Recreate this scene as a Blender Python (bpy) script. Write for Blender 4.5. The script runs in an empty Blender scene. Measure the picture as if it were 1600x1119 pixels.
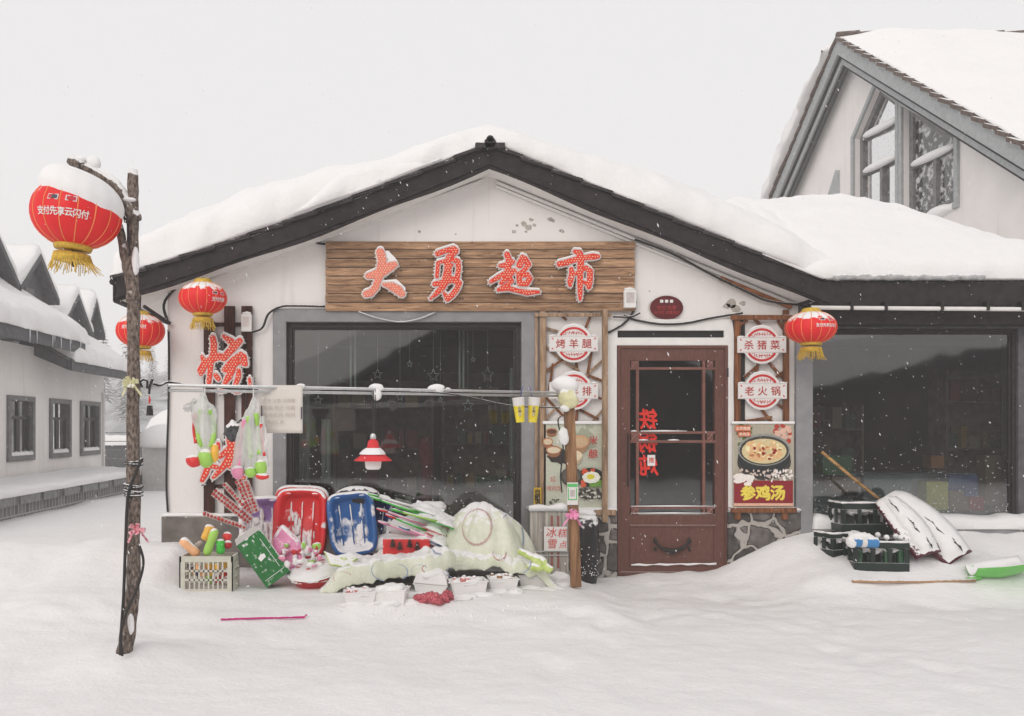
import bpy, bmesh, math, random
import numpy as np
from mathutils import Vector, Matrix, noise
from mathutils.geometry import tessellate_polygon
random.seed(7)
R = math.radians
S = bpy.context.scene
COL = S.collection
# ------------------------------------------------------------ camera, world, sun, exposure
F, CX, CY, H, D = 1400.0, 650.0, 668.0, 1.353, 8.24      # focal length, vanishing point, eye height, distance of the shop front
cd = bpy.data.cameras.new('camera'); cam = bpy.data.objects.new('camera', cd); COL.objects.link(cam)
cd.sensor_width = 36; cd.lens = 36*F/1600
cd.shift_x = (800-CX)/1600; cd.shift_y = (CY-559.5)/1600
cd.clip_start = .05; cd.clip_end = 2000
cam.location = (0, 0, H); cam.rotation_euler = (R(90), 0, 0)
S.camera = cam
w = bpy.data.worlds.new('World'); S.world = w; w.use_nodes = True
nt = w.node_tree; bg = nt.nodes['Background']
sky = nt.nodes.new('ShaderNodeTexSky'); sky.sky_type = 'NISHITA'; sky.sun_disc = False
SUN_EL, SUN_AZ = 28, 205                                   # behind the camera, a little to the left
sky.sun_elevation = R(SUN_EL); sky.sun_rotation = R(SUN_AZ); sky.dust_density = 6; sky.air_density = 1.5
mx = nt.nodes.new('ShaderNodeMix'); mx.data_type = 'RGBA'; mx.inputs[0].default_value = .93
mx.inputs[7].default_value = (7.75, 7.62, 7.62, 1)           # the even cloud layer
nt.links.new(sky.outputs[0], mx.inputs[6]); nt.links.new(mx.outputs[2], bg.inputs[0])
bg.inputs[1].default_value = .098
sd = bpy.data.lights.new('sun', 'SUN'); sd.energy = 1.0; sd.angle = R(35); sd.color = (1, .965, .93)
sun = bpy.data.objects.new('sun', sd); COL.objects.link(sun)
_d = Vector((math.sin(R(SUN_AZ))*math.cos(R(SUN_EL)), math.cos(R(SUN_AZ))*math.cos(R(SUN_EL)), math.sin(R(SUN_EL))))
sun.rotation_euler = _d.to_track_quat('Z', 'Y').to_euler()
S.view_settings.view_transform = 'Standard'; S.view_settings.look = 'None'
S.view_settings.exposure = 0.23; S.view_settings.gamma = 1
S.cycles.max_bounces = 8; S.cycles.volume_bounces = 3; S.cycles.transparent_max_bounces = 24; S.cycles.caustics_reflective = False; S.cycles.caustics_refractive = False

# ------------------------------------------------------------ helpers
def P(px, py, Y=D): return Vector(((px-CX)*Y/F, Y, H+(CY-py)*Y/F))
def onX(px, py, X): Y = F*X/(px-CX); return Vector((X, Y, H+(CY-py)*Y/F))
def srgb(r, g, b):
    f = lambda c: ((c/255+.055)/1.055)**2.4 if c > 10 else c/255/12.92
    return (f(r), f(g), f(b))
def lerp(a, b, t): return a+(b-a)*t
def sm(a, b, x):
    t = min(1, max(0, (x-a)/(b-a))); return t*t*(3-2*t)
def fb(x, y, z=0, o=3): return noise.fractal(Vector((x, y, z)), 1, 2, o)

SNOWC = (.85, .836, .832)
def mat(name, col, rough=.6, metal=0, var=.15, scale=10, bump=0, bscale=40, dust=0, dscale=25, alpha=1, stretch=None, col2=None, trans=0, spec=.4, sheen=0, emit=0):
    """painted / plain surface: colour with noise variation, bump, and snow lying on faces that look up"""
    m = bpy.data.materials.new(name); m.use_nodes = True; n = m.node_tree; L = n.links.new
    b = n.nodes['Principled BSDF']; b.inputs['Roughness'].default_value = rough; b.inputs['Metallic'].default_value = metal
    b.inputs['Specular IOR Level'].default_value = spec
    tc = n.nodes.new('ShaderNodeTexCoord'); mp = n.nodes.new('ShaderNodeMapping'); L(tc.outputs['Object'], mp.inputs[0])
    if stretch: mp.inputs['Scale'].default_value = stretch
    ns = n.nodes.new('ShaderNodeTexNoise'); ns.inputs['Scale'].default_value = scale; ns.inputs['Detail'].default_value = 6
    L(mp.outputs[0], ns.inputs[0])
    rp = n.nodes.new('ShaderNodeValToRGB'); rp.color_ramp.elements[0].position = .3; rp.color_ramp.elements[1].position = .7
    c2 = col2 or tuple(min(1, c*(1+var)) for c in col)
    rp.color_ramp.elements[0].color = (*[c*(1-var) for c in col], 1); rp.color_ramp.elements[1].color = (*c2, 1)
    L(ns.outputs[0], rp.inputs[0]); out = rp.outputs[0]
    if dust:
        ge = n.nodes.new('ShaderNodeNewGeometry'); sp = n.nodes.new('ShaderNodeSeparateXYZ'); L(ge.outputs['Normal'], sp.inputs[0])
        n2 = n.nodes.new('ShaderNodeTexNoise'); n2.inputs['Scale'].default_value = dscale; n2.inputs['Detail'].default_value = 5; L(tc.outputs['Object'], n2.inputs[0])
        a = n.nodes.new('ShaderNodeMath'); a.operation = 'MULTIPLY_ADD'; a.inputs[1].default_value = 1.0; L(sp.outputs[2], a.inputs[0]); L(n2.outputs[0], a.inputs[2])
        mr = n.nodes.new('ShaderNodeMapRange'); mr.inputs[1].default_value = 1.12-dust; mr.inputs[2].default_value = 1.24-dust; L(a.outputs[0], mr.inputs[0])
        mi = n.nodes.new('ShaderNodeMix'); mi.data_type = 'RGBA'; mi.inputs[7].default_value = (*SNOWC, 1)
        L(mr.outputs[0], mi.inputs[0]); L(out, mi.inputs[6]); out = mi.outputs[2]
    L(out, b.inputs['Base Color'])
    if alpha < 1: b.inputs['Alpha'].default_value = alpha
    if trans: b.inputs['Transmission Weight'].default_value = trans
    if emit: L(out, b.inputs['Emission Color']); b.inputs['Emission Strength'].default_value = emit
    if bump:
        n3 = n.nodes.new('ShaderNodeTexNoise'); n3.inputs['Scale'].default_value = bscale; n3.inputs['Detail'].default_value = 5; L(mp.outputs[0], n3.inputs[0])
        bp = n.nodes.new('ShaderNodeBump'); bp.inputs['Strength'].default_value = bump; bp.inputs['Distance'].default_value = .01
        L(n3.outputs[0], bp.inputs['Height']); L(bp.outputs[0], b.inputs['Normal'])
    return m
def snow_mat(name, bump=.35, bscale=9, c=SNOWC):
    m = mat(name, c, rough=.75, var=.012, scale=3, spec=.25); n = m.node_tree; L = n.links.new
    tc = n.nodes['Texture Coordinate']; b = n.nodes['Principled BSDF']
    h = None
    for sc, wt in ((bscale, 1.0), (bscale*5, .35), (260, .12)):
        q = n.nodes.new('ShaderNodeTexNoise'); q.inputs['Scale'].default_value = sc; q.inputs['Detail'].default_value = 4; L(tc.outputs['Object'], q.inputs[0])
        a = n.nodes.new('ShaderNodeMath'); a.operation = 'MULTIPLY_ADD'; a.inputs[1].default_value = wt; L(q.outputs[0], a.inputs[0])
        if h: L(h, a.inputs[2])
        else: a.inputs[2].default_value = 0
        h = a.outputs[0]
    bp = n.nodes.new('ShaderNodeBump'); bp.inputs['Strength'].default_value = bump; bp.inputs['Distance'].default_value = .03
    L(h, bp.inputs['Height']); L(bp.outputs[0], b.inputs['Normal'])
    return m
def wood_mat(name, dark, light, axis='X', dust=0, scale=1.0, rough=.75, bands=True):
    m = mat(name, dark, rough=rough, dust=dust, col2=light, var=.1, spec=.2); n = m.node_tree; L = n.links.new
    mp = n.nodes['Mapping']; s = {'X': (1.2, 14, 14), 'Y': (14, 1.2, 14), 'Z': (14, 14, 1.2)}[axis]
    mp.inputs['Scale'].default_value = [v*scale for v in s]
    ns = n.nodes['Noise Texture']; ns.inputs['Scale'].default_value = 2.2; ns.inputs['Distortion'].default_value = 1.6; ns.inputs['Detail'].default_value = 9
    ns.inputs['Roughness'].default_value = .68
    rp = n.nodes['Color Ramp']; rp.color_ramp.elements[0].position = .33; rp.color_ramp.elements[1].position = .66
    b = n.nodes['Principled BSDF']; bp = n.nodes.new('ShaderNodeBump'); bp.inputs['Strength'].default_value = .5; bp.inputs['Distance'].default_value = .004
    oi = n.nodes.new('ShaderNodeObjectInfo'); ml = n.nodes.new('ShaderNodeMath'); ml.operation = 'MULTIPLY'; ml.inputs[1].default_value = 37; L(oi.outputs['Random'], ml.inputs[0])
    va = n.nodes.new('ShaderNodeVectorMath'); va.operation = 'ADD'; L(mp.outputs[0], va.inputs[0]); L(ml.outputs[0], va.inputs[1]); L(va.outputs[0], ns.inputs[0])
    big = n.nodes.new('ShaderNodeTexNoise'); big.inputs['Scale'].default_value = .35; L(va.outputs[0], big.inputs[0])
    mrr = n.nodes.new('ShaderNodeMapRange'); mrr.inputs[1].default_value = .3; mrr.inputs[2].default_value = .7; mrr.inputs[3].default_value = .8; mrr.inputs[4].default_value = 1.22; L(big.outputs[0], mrr.inputs[0])
    wv = n.nodes.new('ShaderNodeTexWave'); wv.inputs['Scale'].default_value = .45; wv.inputs['Distortion'].default_value = 9; wv.inputs['Detail'].default_value = 3; wv.bands_direction = 'Z' if axis != 'Z' else 'X'; L(va.outputs[0], wv.inputs[0])
    wr = n.nodes.new('ShaderNodeMapRange'); wr.inputs[1].default_value = 0; wr.inputs[2].default_value = .35; wr.inputs[3].default_value = .74; wr.inputs[4].default_value = 1; L(wv.outputs['Fac'], wr.inputs[0])
    mm = n.nodes.new('ShaderNodeMath'); mm.operation = 'MULTIPLY'; L(mrr.outputs[0], mm.inputs[0]); L(wr.outputs[0], mm.inputs[1])
    mu = n.nodes.new('ShaderNodeMix'); mu.data_type = 'RGBA'; mu.blend_type = 'MULTIPLY'; mu.inputs[0].default_value = 1; L(rp.outputs[0], mu.inputs[6]); L(mm.outputs[0], mu.inputs[7])
    for lk in list(rp.outputs[0].links):
        if lk.to_node != mu: sk = lk.to_socket; n.links.remove(lk); L(mu.outputs[2], sk)
    L(ns.outputs[0], bp.inputs['Height']); L(bp.outputs[0], b.inputs['Normal'])
    return m
def glass_mat(name, refl=.11, tint=(.75, .8, .78), frost=0, frost_scale=20):
    m = bpy.data.materials.new(name); m.use_nodes = True; n = m.node_tree; L = n.links.new
    for x in list(n.nodes):
        if x.type != 'OUTPUT_MATERIAL': n.nodes.remove(x)
    o = [x for x in n.nodes if x.type == 'OUTPUT_MATERIAL'][0]
    t = n.nodes.new('ShaderNodeBsdfTransparent'); t.inputs[0].default_value = (*tint, 1)
    g = n.nodes.new('ShaderNodeBsdfGlossy'); g.inputs['Roughness'].default_value = .04
    tc = n.nodes.new('ShaderNodeTexCoord'); ns = n.nodes.new('ShaderNodeTexNoise'); ns.inputs['Scale'].default_value = 1.4; L(tc.outputs['Object'], ns.inputs[0])
    bp = n.nodes.new('ShaderNodeBump'); bp.inputs['Strength'].default_value = .3; bp.inputs['Distance'].default_value = .012; L(ns.outputs[0], bp.inputs['Height']); L(bp.outputs[0], g.inputs['Normal'])
    fr = n.nodes.new('ShaderNodeFresnel'); fr.inputs[0].default_value = 1.5
    a = n.nodes.new('ShaderNodeMath'); a.operation = 'ADD'; a.inputs[1].default_value = refl-.04; a.use_clamp = True; L(fr.outputs[0], a.inputs[0])
    mi = n.nodes.new('ShaderNodeMixShader'); L(a.outputs[0], mi.inputs[0]); L(t.outputs[0], mi.inputs[1]); L(g.outputs[0], mi.inputs[2])
    # dust and rime on the pane
    d = n.nodes.new('ShaderNodeBsdfDiffuse'); d.inputs[0].default_value = (.7, .7, .7, 1)
    n2 = n.nodes.new('ShaderNodeTexNoise'); n2.inputs['Scale'].default_value = frost_scale; n2.inputs['Detail'].default_value = 6; L(tc.outputs['Object'], n2.inputs[0])
    mr = n.nodes.new('ShaderNodeMapRange'); mr.inputs[1].default_value = .62-frost*.35; mr.inputs[2].default_value = .78-frost*.35; mr.inputs[4].default_value = max(.035, min(.95, frost*2)); mr.inputs[3].default_value = .006; L(n2.outputs[0], mr.inputs[0])
    m2 = n.nodes.new('ShaderNodeMixShader'); L(mr.outputs[0], m2.inputs[0]); L(mi.outputs[0], m2.inputs[1]); L(d.outputs[0], m2.inputs[2])
    L(m2.outputs[0], o.inputs[0])
    return m

def wloc(o):
    v = Vector((0, 0, 0))
    while o is not None: v += o.location; o = o.parent
    return v
def tag(o, label=None, cat=None, group=None, kind=None):
    if label: o['label'] = label
    if cat: o['category'] = cat
    if group: o['group'] = group
    if kind: o['kind'] = kind
    return o
def thing(name, label, cat, loc=(0, 0, 0), group=None):
    o = bpy.data.objects.new(name, None); COL.objects.link(o); o.location = loc; o.empty_display_size = .1
    return tag(o, label, cat, group)
class MB:
    """collects shapes in world coordinates and links them as ONE mesh object"""
    def __init__(s): s.v = []; s.f = []; s.mi = []; s.m = 0
    def add(s, vs, fs):
        b = len(s.v); s.v += [Vector(v) for v in vs]; s.f += [tuple(b+i for i in f) for f in fs]; s.mi += [s.m]*len(fs); return s
    def box(s, x0, x1, y0, y1, z0, z1, rot=None, piv=None):
        vs = [Vector((x, y, z)) for x in (x0, x1) for y in (y0, y1) for z in (z0, z1)]
        if rot is not None:
            c = Vector(piv) if piv is not None else Vector(((x0+x1)/2, (y0+y1)/2, (z0+z1)/2)); vs = [c+rot@(v-c) for v in vs]
        return s.add(vs, [(0, 1, 3, 2), (4, 6, 7, 5), (0, 4, 5, 1), (2, 3, 7, 6), (0, 2, 6, 4), (1, 5, 7, 3)])
    def bar(s, p, q, wd, ht, up=(0, 0, 1)):
        p, q = Vector(p), Vector(q); d = (q-p).normalized(); a = d.cross(Vector(up))
        if a.length < 1e-4: a = Vector((1, 0, 0))
        a.normalize(); b = a.cross(d).normalized()
        vs = [e+a*wd/2*i+b*ht/2*j for e in (p, q) for i, j in ((-1, -1), (1, -1), (1, 1), (-1, 1))]
        return s.add(vs, [(0, 3, 2, 1), (4, 5, 6, 7), (0, 1, 5, 4), (1, 2, 6, 5), (2, 3, 7, 6), (3, 0, 4, 7)])
    def tube(s, pts, r, n=8, jit=0, cap=True):
        pts = [Vector(p) for p in pts]; k = len(pts); rs = r if isinstance(r, (list, tuple)) else [r]*k
        vs = []; d0 = (pts[1]-pts[0]).normalized(); a = d0.orthogonal().normalized()
        for i, p in enumerate(pts):
            d = (pts[min(i+1, k-1)]-pts[max(i-1, 0)]).normalized(); a = (a-d*a.dot(d)); a = a.normalized() if a.length > 1e-5 else d.orthogonal().normalized(); b = d.cross(a)
            for j in range(n):
                t = 2*math.pi*j/n; q = p+(a*math.cos(t)+b*math.sin(t))*rs[i]
                if jit: q += (q-p)*jit*noise.noise(q*18)
                vs.append(q)
        fs = [(i*n+j, i*n+(j+1) % n, (i+1)*n+(j+1) % n, (i+1)*n+j) for i in range(k-1) for j in range(n)]
        if cap: fs += [tuple(range(n-1, -1, -1)), tuple((k-1)*n+j for j in range(n))]
        return s.add(vs, fs)
    def lathe(s, prof, c=(0, 0, 0), n=20, rot=None, sy=1, cap=True):
        c = Vector(c); vs = []
        for r, z in prof:
            for j in range(n):
                t = 2*math.pi*j/n; q = Vector((r*math.cos(t), r*math.sin(t)*sy, z)); vs.append(c+(rot@q if rot else q))
        k = len(prof); fs = [(i*n+j, i*n+(j+1) % n, (i+1)*n+(j+1) % n, (i+1)*n+j) for i in range(k-1) for j in range(n)]
        if cap: fs += [tuple(range(n-1, -1, -1)), tuple((k-1)*n+j for j in range(n))]
        return s.add(vs, fs)
    def ball(s, c, r, n=12, m=8, rot=None, jit=0, js=8, seed=0, lo=-1):
        c = Vector(c); r = Vector((r, r, r)) if not hasattr(r, '__len__') else Vector(r); vs = []
        for i in range(m+1):
            ph = -math.pi/2+math.pi*i/m
            for j in range(n):
                t = 2*math.pi*j/n; u = Vector((math.cos(ph)*math.cos(t), math.cos(ph)*math.sin(t), max(lo, math.sin(ph))))
                k = 1+jit*noise.noise(u*1.3*js/8+Vector((seed, seed*2, 0))) if jit else 1
                q = Vector((u.x*r.x, u.y*r.y, u.z*r.z))*k; vs.append(c+(rot@q if rot else q))
        return s.add(vs, [(i*n+j, i*n+(j+1) % n, (i+1)*n+(j+1) % n, (i+1)*n+j) for i in range(m) for j in range(n)])
    def grid(s, fn, nu, nv):
        vs = [fn(i/nu, j/nv) for j in range(nv+1) for i in range(nu+1)]
        return s.add(vs, [(j*(nu+1)+i, j*(nu+1)+i+1, (j+1)*(nu+1)+i+1, (j+1)*(nu+1)+i) for j in range(nv) for i in range(nu)])
    def prism(s, poly, off, holes=()):
        """planar 3-D polygon with holes, thickened by the vector off"""
        loops = [[Vector(p) for p in poly]]+[[Vector(p) for p in h] for h in holes]
        flat = [p for l in loops for p in l]; off = Vector(off); n = len(flat)
        tri = tessellate_polygon(loops); fs = [tuple(t) for t in tri]+[tuple(n+i for i in reversed(t)) for t in tri]
        b = 0
        for l in loops:
            k = len(l); fs += [(b+i, b+(i+1) % k, n+b+(i+1) % k, n+b+i) for i in range(k)]; b += k
        return s.add(flat+[p+off for p in flat], fs)
    def xf(s, M, a=0):
        for i in range(a, len(s.v)): s.v[i] = M@s.v[i]
        return s
    def build(s, name, mt, parent=None, smooth=False, label=None, cat=None, group=None, kind=None, bevel=0, loc=None, merge=False, smooth_angle=None):
        me = bpy.data.meshes.new(name); o = bpy.data.objects.new(name, me); COL.objects.link(o)
        if parent is not None: o.parent = parent; base = wloc(parent)
        else:
            xs = [v.x for v in s.v]; ys = [v.y for v in s.v]; base = Vector(loc) if loc is not None else Vector(((min(xs)+max(xs))/2, (min(ys)+max(ys))/2, min(v.z for v in s.v))); o.location = base
        me.from_pydata([v-base for v in s.v], [], s.f)
        for x in (mt if isinstance(mt, (list, tuple)) else [mt]): me.materials.append(x)
        me.polygons.foreach_set('material_index', s.mi)
        bm = bmesh.new(); bm.from_mesh(me)
        if merge: bmesh.ops.remove_doubles(bm, verts=bm.verts, dist=1e-5)
        bmesh.ops.recalc_face_normals(bm, faces=bm.faces)
        if smooth_angle is not None:
            for f in bm.faces: f.smooth = True
            for e in bm.edges:
                if len(e.link_faces) == 2 and e.calc_face_angle(0) > R(smooth_angle): e.smooth = False
        bm.to_mesh(me); bm.free()
        if smooth: me.polygons.foreach_set('use_smooth', [True]*len(me.polygons))
        if bevel:
            bv = o.modifiers.new('b', 'BEVEL'); bv.width = bevel; bv.segments = 2; bv.limit_method = 'ANGLE'; bv.angle_limit = R(40)
        return tag(o, label, cat, group, kind)
def copy_tree(o, parent=None):
    c = o.copy(); COL.objects.link(c); c.parent = parent
    for ch in [x for x in bpy.data.objects if x.parent == o]: copy_tree(ch, c)
    return c
_tc = {}
def text_geo(t, bold=0, ext=0.0):
    """glyph mesh in x,y centred on the origin, height of one em = 1"""
    k = (t, bold, ext)
    if k not in _tc:
        c = bpy.data.curves.new('t', 'FONT'); c.body = t; c.align_x = 'CENTER'; c.align_y = 'CENTER'; c.offset = bold; c.extrude = ext; c.resolution_u = 3
        o = bpy.data.objects.new('t', c); COL.objects.link(o); bpy.context.view_layer.update()
        me = bpy.data.meshes.new_from_object(o.evaluated_get(bpy.context.evaluated_depsgraph_get()))
        vs = [v.co.copy() for v in me.vertices]; fs = [tuple(p.vertices) for p in me.polygons]
        xs = [v.x for v in vs]; ys = [v.y for v in vs]; cx = (min(xs)+max(xs))/2; cy = (min(ys)+max(ys))/2
        for v in vs: v.x -= cx; v.y -= cy
        bpy.data.objects.remove(o); bpy.data.curves.remove(c); bpy.data.meshes.remove(me)
        _tc[k] = (vs, fs)
    return _tc[k]
def put_text(mb, t, c, size, right=(1, 0, 0), up=(0, 0, 1), bold=0, ext=.002, wd=None, shear=0):
    vs, fs = text_geo(t)
    c, right, up = Vector(c), Vector(right), Vector(up); sx = size
    if wd: sx = wd/max(1e-6, max(v.x for v in vs)-min(v.x for v in vs))
    nrm = right.cross(up).normalized()
    for k, (ox, oy) in enumerate(((0, 0), (1, 0), (-1, 0), (0, 1), (0, -1)) if bold else ((0, 0),)):
        mb.add([c+right*((v.x+v.y*shear+ox*bold)*sx)+up*((v.y+oy*bold)*size)+Vector((0, .00012*k, 0)) for v in vs], fs)

# ---- shapes drawn with a brush: distance field of strokes -> clean outline mesh
def stroke_sdf(strokes, N=112, size=1120.0, dx=0, dy=0, pad=90):
    step = (size+2*pad)/N; g = np.arange(N+1)*step-pad; X, Y = np.meshgrid(g, g); best = np.full(X.shape, 1e9)
    for st in strokes:
        for a, b in zip(st[:-1], st[1:]):
            ax, ay, ar = a; bx, by, br = b; ax += dx; bx += dx; ay += dy; by += dy
            vx, vy = bx-ax, by-ay; L = vx*vx+vy*vy+1e-9
            t = np.clip(((X-ax)*vx+(Y-ay)*vy)/L, 0, 1)
            d = np.hypot(X-ax-t*vx, Y-ay-t*vy)-(ar+(br-ar)*t)
            best = np.minimum(best, d)
    return g, best
def contour_mesh(g, f, iso=0.0):
    """marching squares: filled region f < iso -> (2-D verts, faces)"""
    N = len(g)-1; V = []; Fc = []; key = {}
    def pt(k, x, y):
        if k not in key: key[k] = len(V); V.append((x, y))
        return key[k]
    F_ = f-iso
    for j in range(N):
        row = F_[j:j+2]
        if row.min() > 0: continue
        for i in range(N):
            c = [(i, j), (i+1, j), (i+1, j+1), (i, j+1)]; v = [F_[b, a] for a, b in c]
            if min(v) >= 0: continue
            poly = []
            for k in range(4):
                (a, b), (a2, b2) = c[k], c[(k+1) % 4]
                if v[k] < 0: poly.append(pt(('p', a, b), g[a], g[b]))
                if (v[k] < 0) != (v[(k+1) % 4] < 0):
                    t = v[k]/(v[k]-v[(k+1) % 4]); e = ('e', *sorted(((a, b), (a2, b2))))
                    poly.append(pt(e, g[a]+(g[a2]-g[a])*t, g[b]+(g[b2]-g[b])*t))
            if len(poly) > 2: Fc.append(tuple(poly))
    return V, Fc
def plate(mb, V, Fc, mp, d0, d1):
    """plate from contour: mp maps (x,y,depth)->world; front at d0, sides back to d1"""
    ec = {}
    for f in Fc:
        for a, b in zip(f, f[1:]+f[:1]): ec[(a, b)] = ec.get((a, b), 0)+1
    edge = [e for e in ec if (e[1], e[0]) not in ec]; n = len(V)
    mb.add([mp(x, y, d0) for x, y in V]+[mp(x, y, d1) for x, y in V], list(Fc)+[(a, b, n+b, n+a) for a, b in edge])

# ------------------------------------------------------------ materials
M = {}
M['snow'] = snow_mat('snow', .6, 5)
M['snow_ground'] = snow_mat('snow_ground', .55, 7)
M['snow_soft'] = snow_mat('snow_soft', .15, 20)
M['plaster'] = mat('plaster', (.80, .765, .745), rough=.9, var=.045, scale=1.6, bump=.35, bscale=45, spec=.1)
_n = M['plaster'].node_tree; _b = _n.nodes['Principled BSDF']; _src = _b.inputs['Base Color'].links[0].from_socket
_mp = _n.nodes.new('ShaderNodeMapping'); _mp.inputs['Scale'].default_value = (7, 7, .5); _n.links.new(_n.nodes['Texture Coordinate'].outputs['Object'], _mp.inputs[0])
_t = _n.nodes.new('ShaderNodeTexNoise'); _t.inputs['Scale'].default_value = 1.3; _t.inputs['Detail'].default_value = 8; _n.links.new(_mp.outputs[0], _t.inputs[0])
_mr = _n.nodes.new('ShaderNodeMapRange'); _mr.inputs[1].default_value = .58; _mr.inputs[2].default_value = .80; _mr.inputs[4].default_value = .45; _n.links.new(_t.outputs[0], _mr.inputs[0])
_mi = _n.nodes.new('ShaderNodeMix'); _mi.data_type = 'RGBA'; _mi.inputs[7].default_value = (.50, .46, .42, 1); _n.links.new(_mr.outputs[0], _mi.inputs[0]); _n.links.new(_src, _mi.inputs[6]); _n.links.new(_mi.outputs[2], _b.inputs['Base Color'])
M['fascia'] = mat('fascia_paint', (.030, .023, .025), rough=.7, var=.3, scale=14, bump=.5, bscale=60, dust=.36, dscale=90, spec=.2)
M['tile'] = mat('roof_tile_clay', (.035, .028, .028), rough=.75, var=.35, scale=20, bump=.4, dust=.2)
M['grey'] = mat('grey_render', (.27, .265, .275), rough=.85, var=.12, scale=9, bump=.3, bscale=90, spec=.15)
M['darkframe'] = mat('dark_window_frame', (.026, .021, .021), rough=.55, var=.35, scale=30, dust=.12, dscale=70)
M['white'] = mat('white_paint', (.76, .74, .72), rough=.6, var=.05, scale=12)
M['metal'] = mat('pale_metal_tube', (.55, .56, .56), rough=.35, metal=.5, var=.1, scale=20, dust=.2)
M['black'] = mat('black_rubber', (.02, .018, .018), rough=.6, var=.2, dust=.12, dscale=80)
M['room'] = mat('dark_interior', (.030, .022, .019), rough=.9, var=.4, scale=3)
M['glass'] = glass_mat('window_glass', .20)
M['doorglass'] = glass_mat('door_glass', .16)

# ------------------------------------------------------------ ground
FOOT = []
_r = random.Random(21)
for (xa, ya, xb, yb, n_) in ((3.6, 3.0, 2.35, 7.7, 9), (.2, 3.4, 1.9, 7.5, 8), (-3.6, 6.4, -.6, 5.9, 7), (.4, 6.3, 2.0, 6.9, 5), (2.6, 7.4, 5.2, 6.6, 6)):
    for i_ in range(n_):
        t_ = (i_+.5)/n_; a_ = math.atan2(yb-ya, xb-xa); s_ = .11*(1 if i_ % 2 else -1)
        FOOT.append((xa+(xb-xa)*t_-math.sin(a_)*s_+_r.uniform(-.06, .06), ya+(yb-ya)*t_+math.cos(a_)*s_+_r.uniform(-.06, .06), a_+_r.uniform(-.25, .25)))
def gz(x, y):
    z = -.06
    disp = sm(-3.4, -2.7, x)*(1-sm(1.25, 1.75, x+.12*fb(x, y)))*sm(5.9, 6.9, y+.25*fb(x*1.3, y*1.3, 2))
    z += .10*disp
    z += .34*(1-sm(-2.15, -1.75, x))*math.exp(-((y-8.1+.15*fb(x, 0))/1.05)**2)*(.85+.3*fb(x*.5, 1.3))
    z += .10*math.exp(-((y-6.3)/.6)**2-((x+3.0)/1.1)**2)
    z += sm(7.5, 8.15, y)*(.08+.05*sm(1.5, 2.6, x)-.02)*(1 if x > 1.3 else .4)
    z += .26*sm(2.75, 3.6, x)*sm(7.0, 7.75, y)*(1+.12*fb(x*2, y*2))
    z += .10*sm(2.6, 3.0, x)*sm(7.75, 8.2, y)
    near = 1-sm(12, 30, y)
    z += .027*fb(x*.8, y*.8, 0, 3)+near*(.008*fb(x*2.6, y*2.6, 5, 3)+.006*fb(x*9, y*9, 9, 2))
    z += .10*math.exp(-((x+1.74)/.34)**2-((y-5.42)/.30)**2)
    for fx_, fy_, fa in FOOT:
        dx, dy = x-fx_, y-fy_
        if abs(dx) < .3 and abs(dy) < .3:
            u = dx*math.cos(fa)+dy*math.sin(fa); v = -dx*math.sin(fa)+dy*math.cos(fa); q = (u/.17)**2+(v/.085)**2
            z += -.015*math.exp(-q)+.004*math.exp(-(math.sqrt(q)-1.7)**2*4)
    # trodden path in front of the door and across the yard
    path = math.exp(-((x-2.3-.3*(8-y))/.9)**2)*sm(3, 5, y)*(1-sm(8.2, 9, y))
    z += path*.014*fb(x*5, y*5, 3, 2)-.02*path
    b = noise.noise(Vector((x*3.1, y*3.1, 20))); z -= near*.012*max(0, b-.25)
    if y > 22: z += .6*sm(22, 40, y)*fb(x*.08, y*.08, 4)
    return z
def axis(segs):
    a = [segs[0][0]]
    for s0, s1, st in segs:
        n = max(1, int(round((s1-s0)/st))); a += [s0+(s1-s0)*(i+1)/n for i in range(n)]
    return a
xs = axis([(-120, -40, 16), (-40, -12, 3), (-12, -4.5, .2), (-4.5, 6.5, .045), (6.5, 12, .25), (12, 40, 3), (40, 80, 10)])
ys = axis([(-30, -10, 6), (-10, 2, .6), (2, 8.6, .04), (8.6, 12, .1), (12, 26, .3), (26, 60, 1.5), (60, 155, 10)])
nx = len(xs); gm = MB(); gm.add([(x, y, gz(x, y)) for y in ys for x in xs], [(j*nx+i, j*nx+i+1, (j+1)*nx+i+1, (j+1)*nx+i) for j in range(len(ys)-1) for i in range(nx-1)])
gm.build('snow_ground', M['snow_ground'], smooth=True, kind='structure', loc=(0, 0, 0))
def G(px, py):
    """point of the snow that the photograph shows at this pixel"""
    dx, dz = (px-CX)/F, (CY-py)/F; y = 3.0
    while y < 60:
        if H+dz*y <= gz(dx*y, y): break
        y += .01
    return Vector((dx*y, y, gz(dx*y, y)))
# hills with forest in the fog
hm = MB()
def hill(u, v):
    x = lerp(-110, 70, u); y = lerp(62, 150, v)
    return Vector((x, y, -2+ (17*sm(0, .6, v))*(.75+.5*fb(x*.015, y*.012, 7))+1.6*fb(x*.08, y*.08)))
hm.grid(hill, 70, 40); M['hill'] = mat('wooded_hill_snow', (.45, .45, .46), rough=.9, var=.5, scale=.25, bump=1, bscale=1, spec=0)
hm.build('hills', M['hill'], smooth=True, kind='structure', loc=(0, 0, 0))
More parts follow.
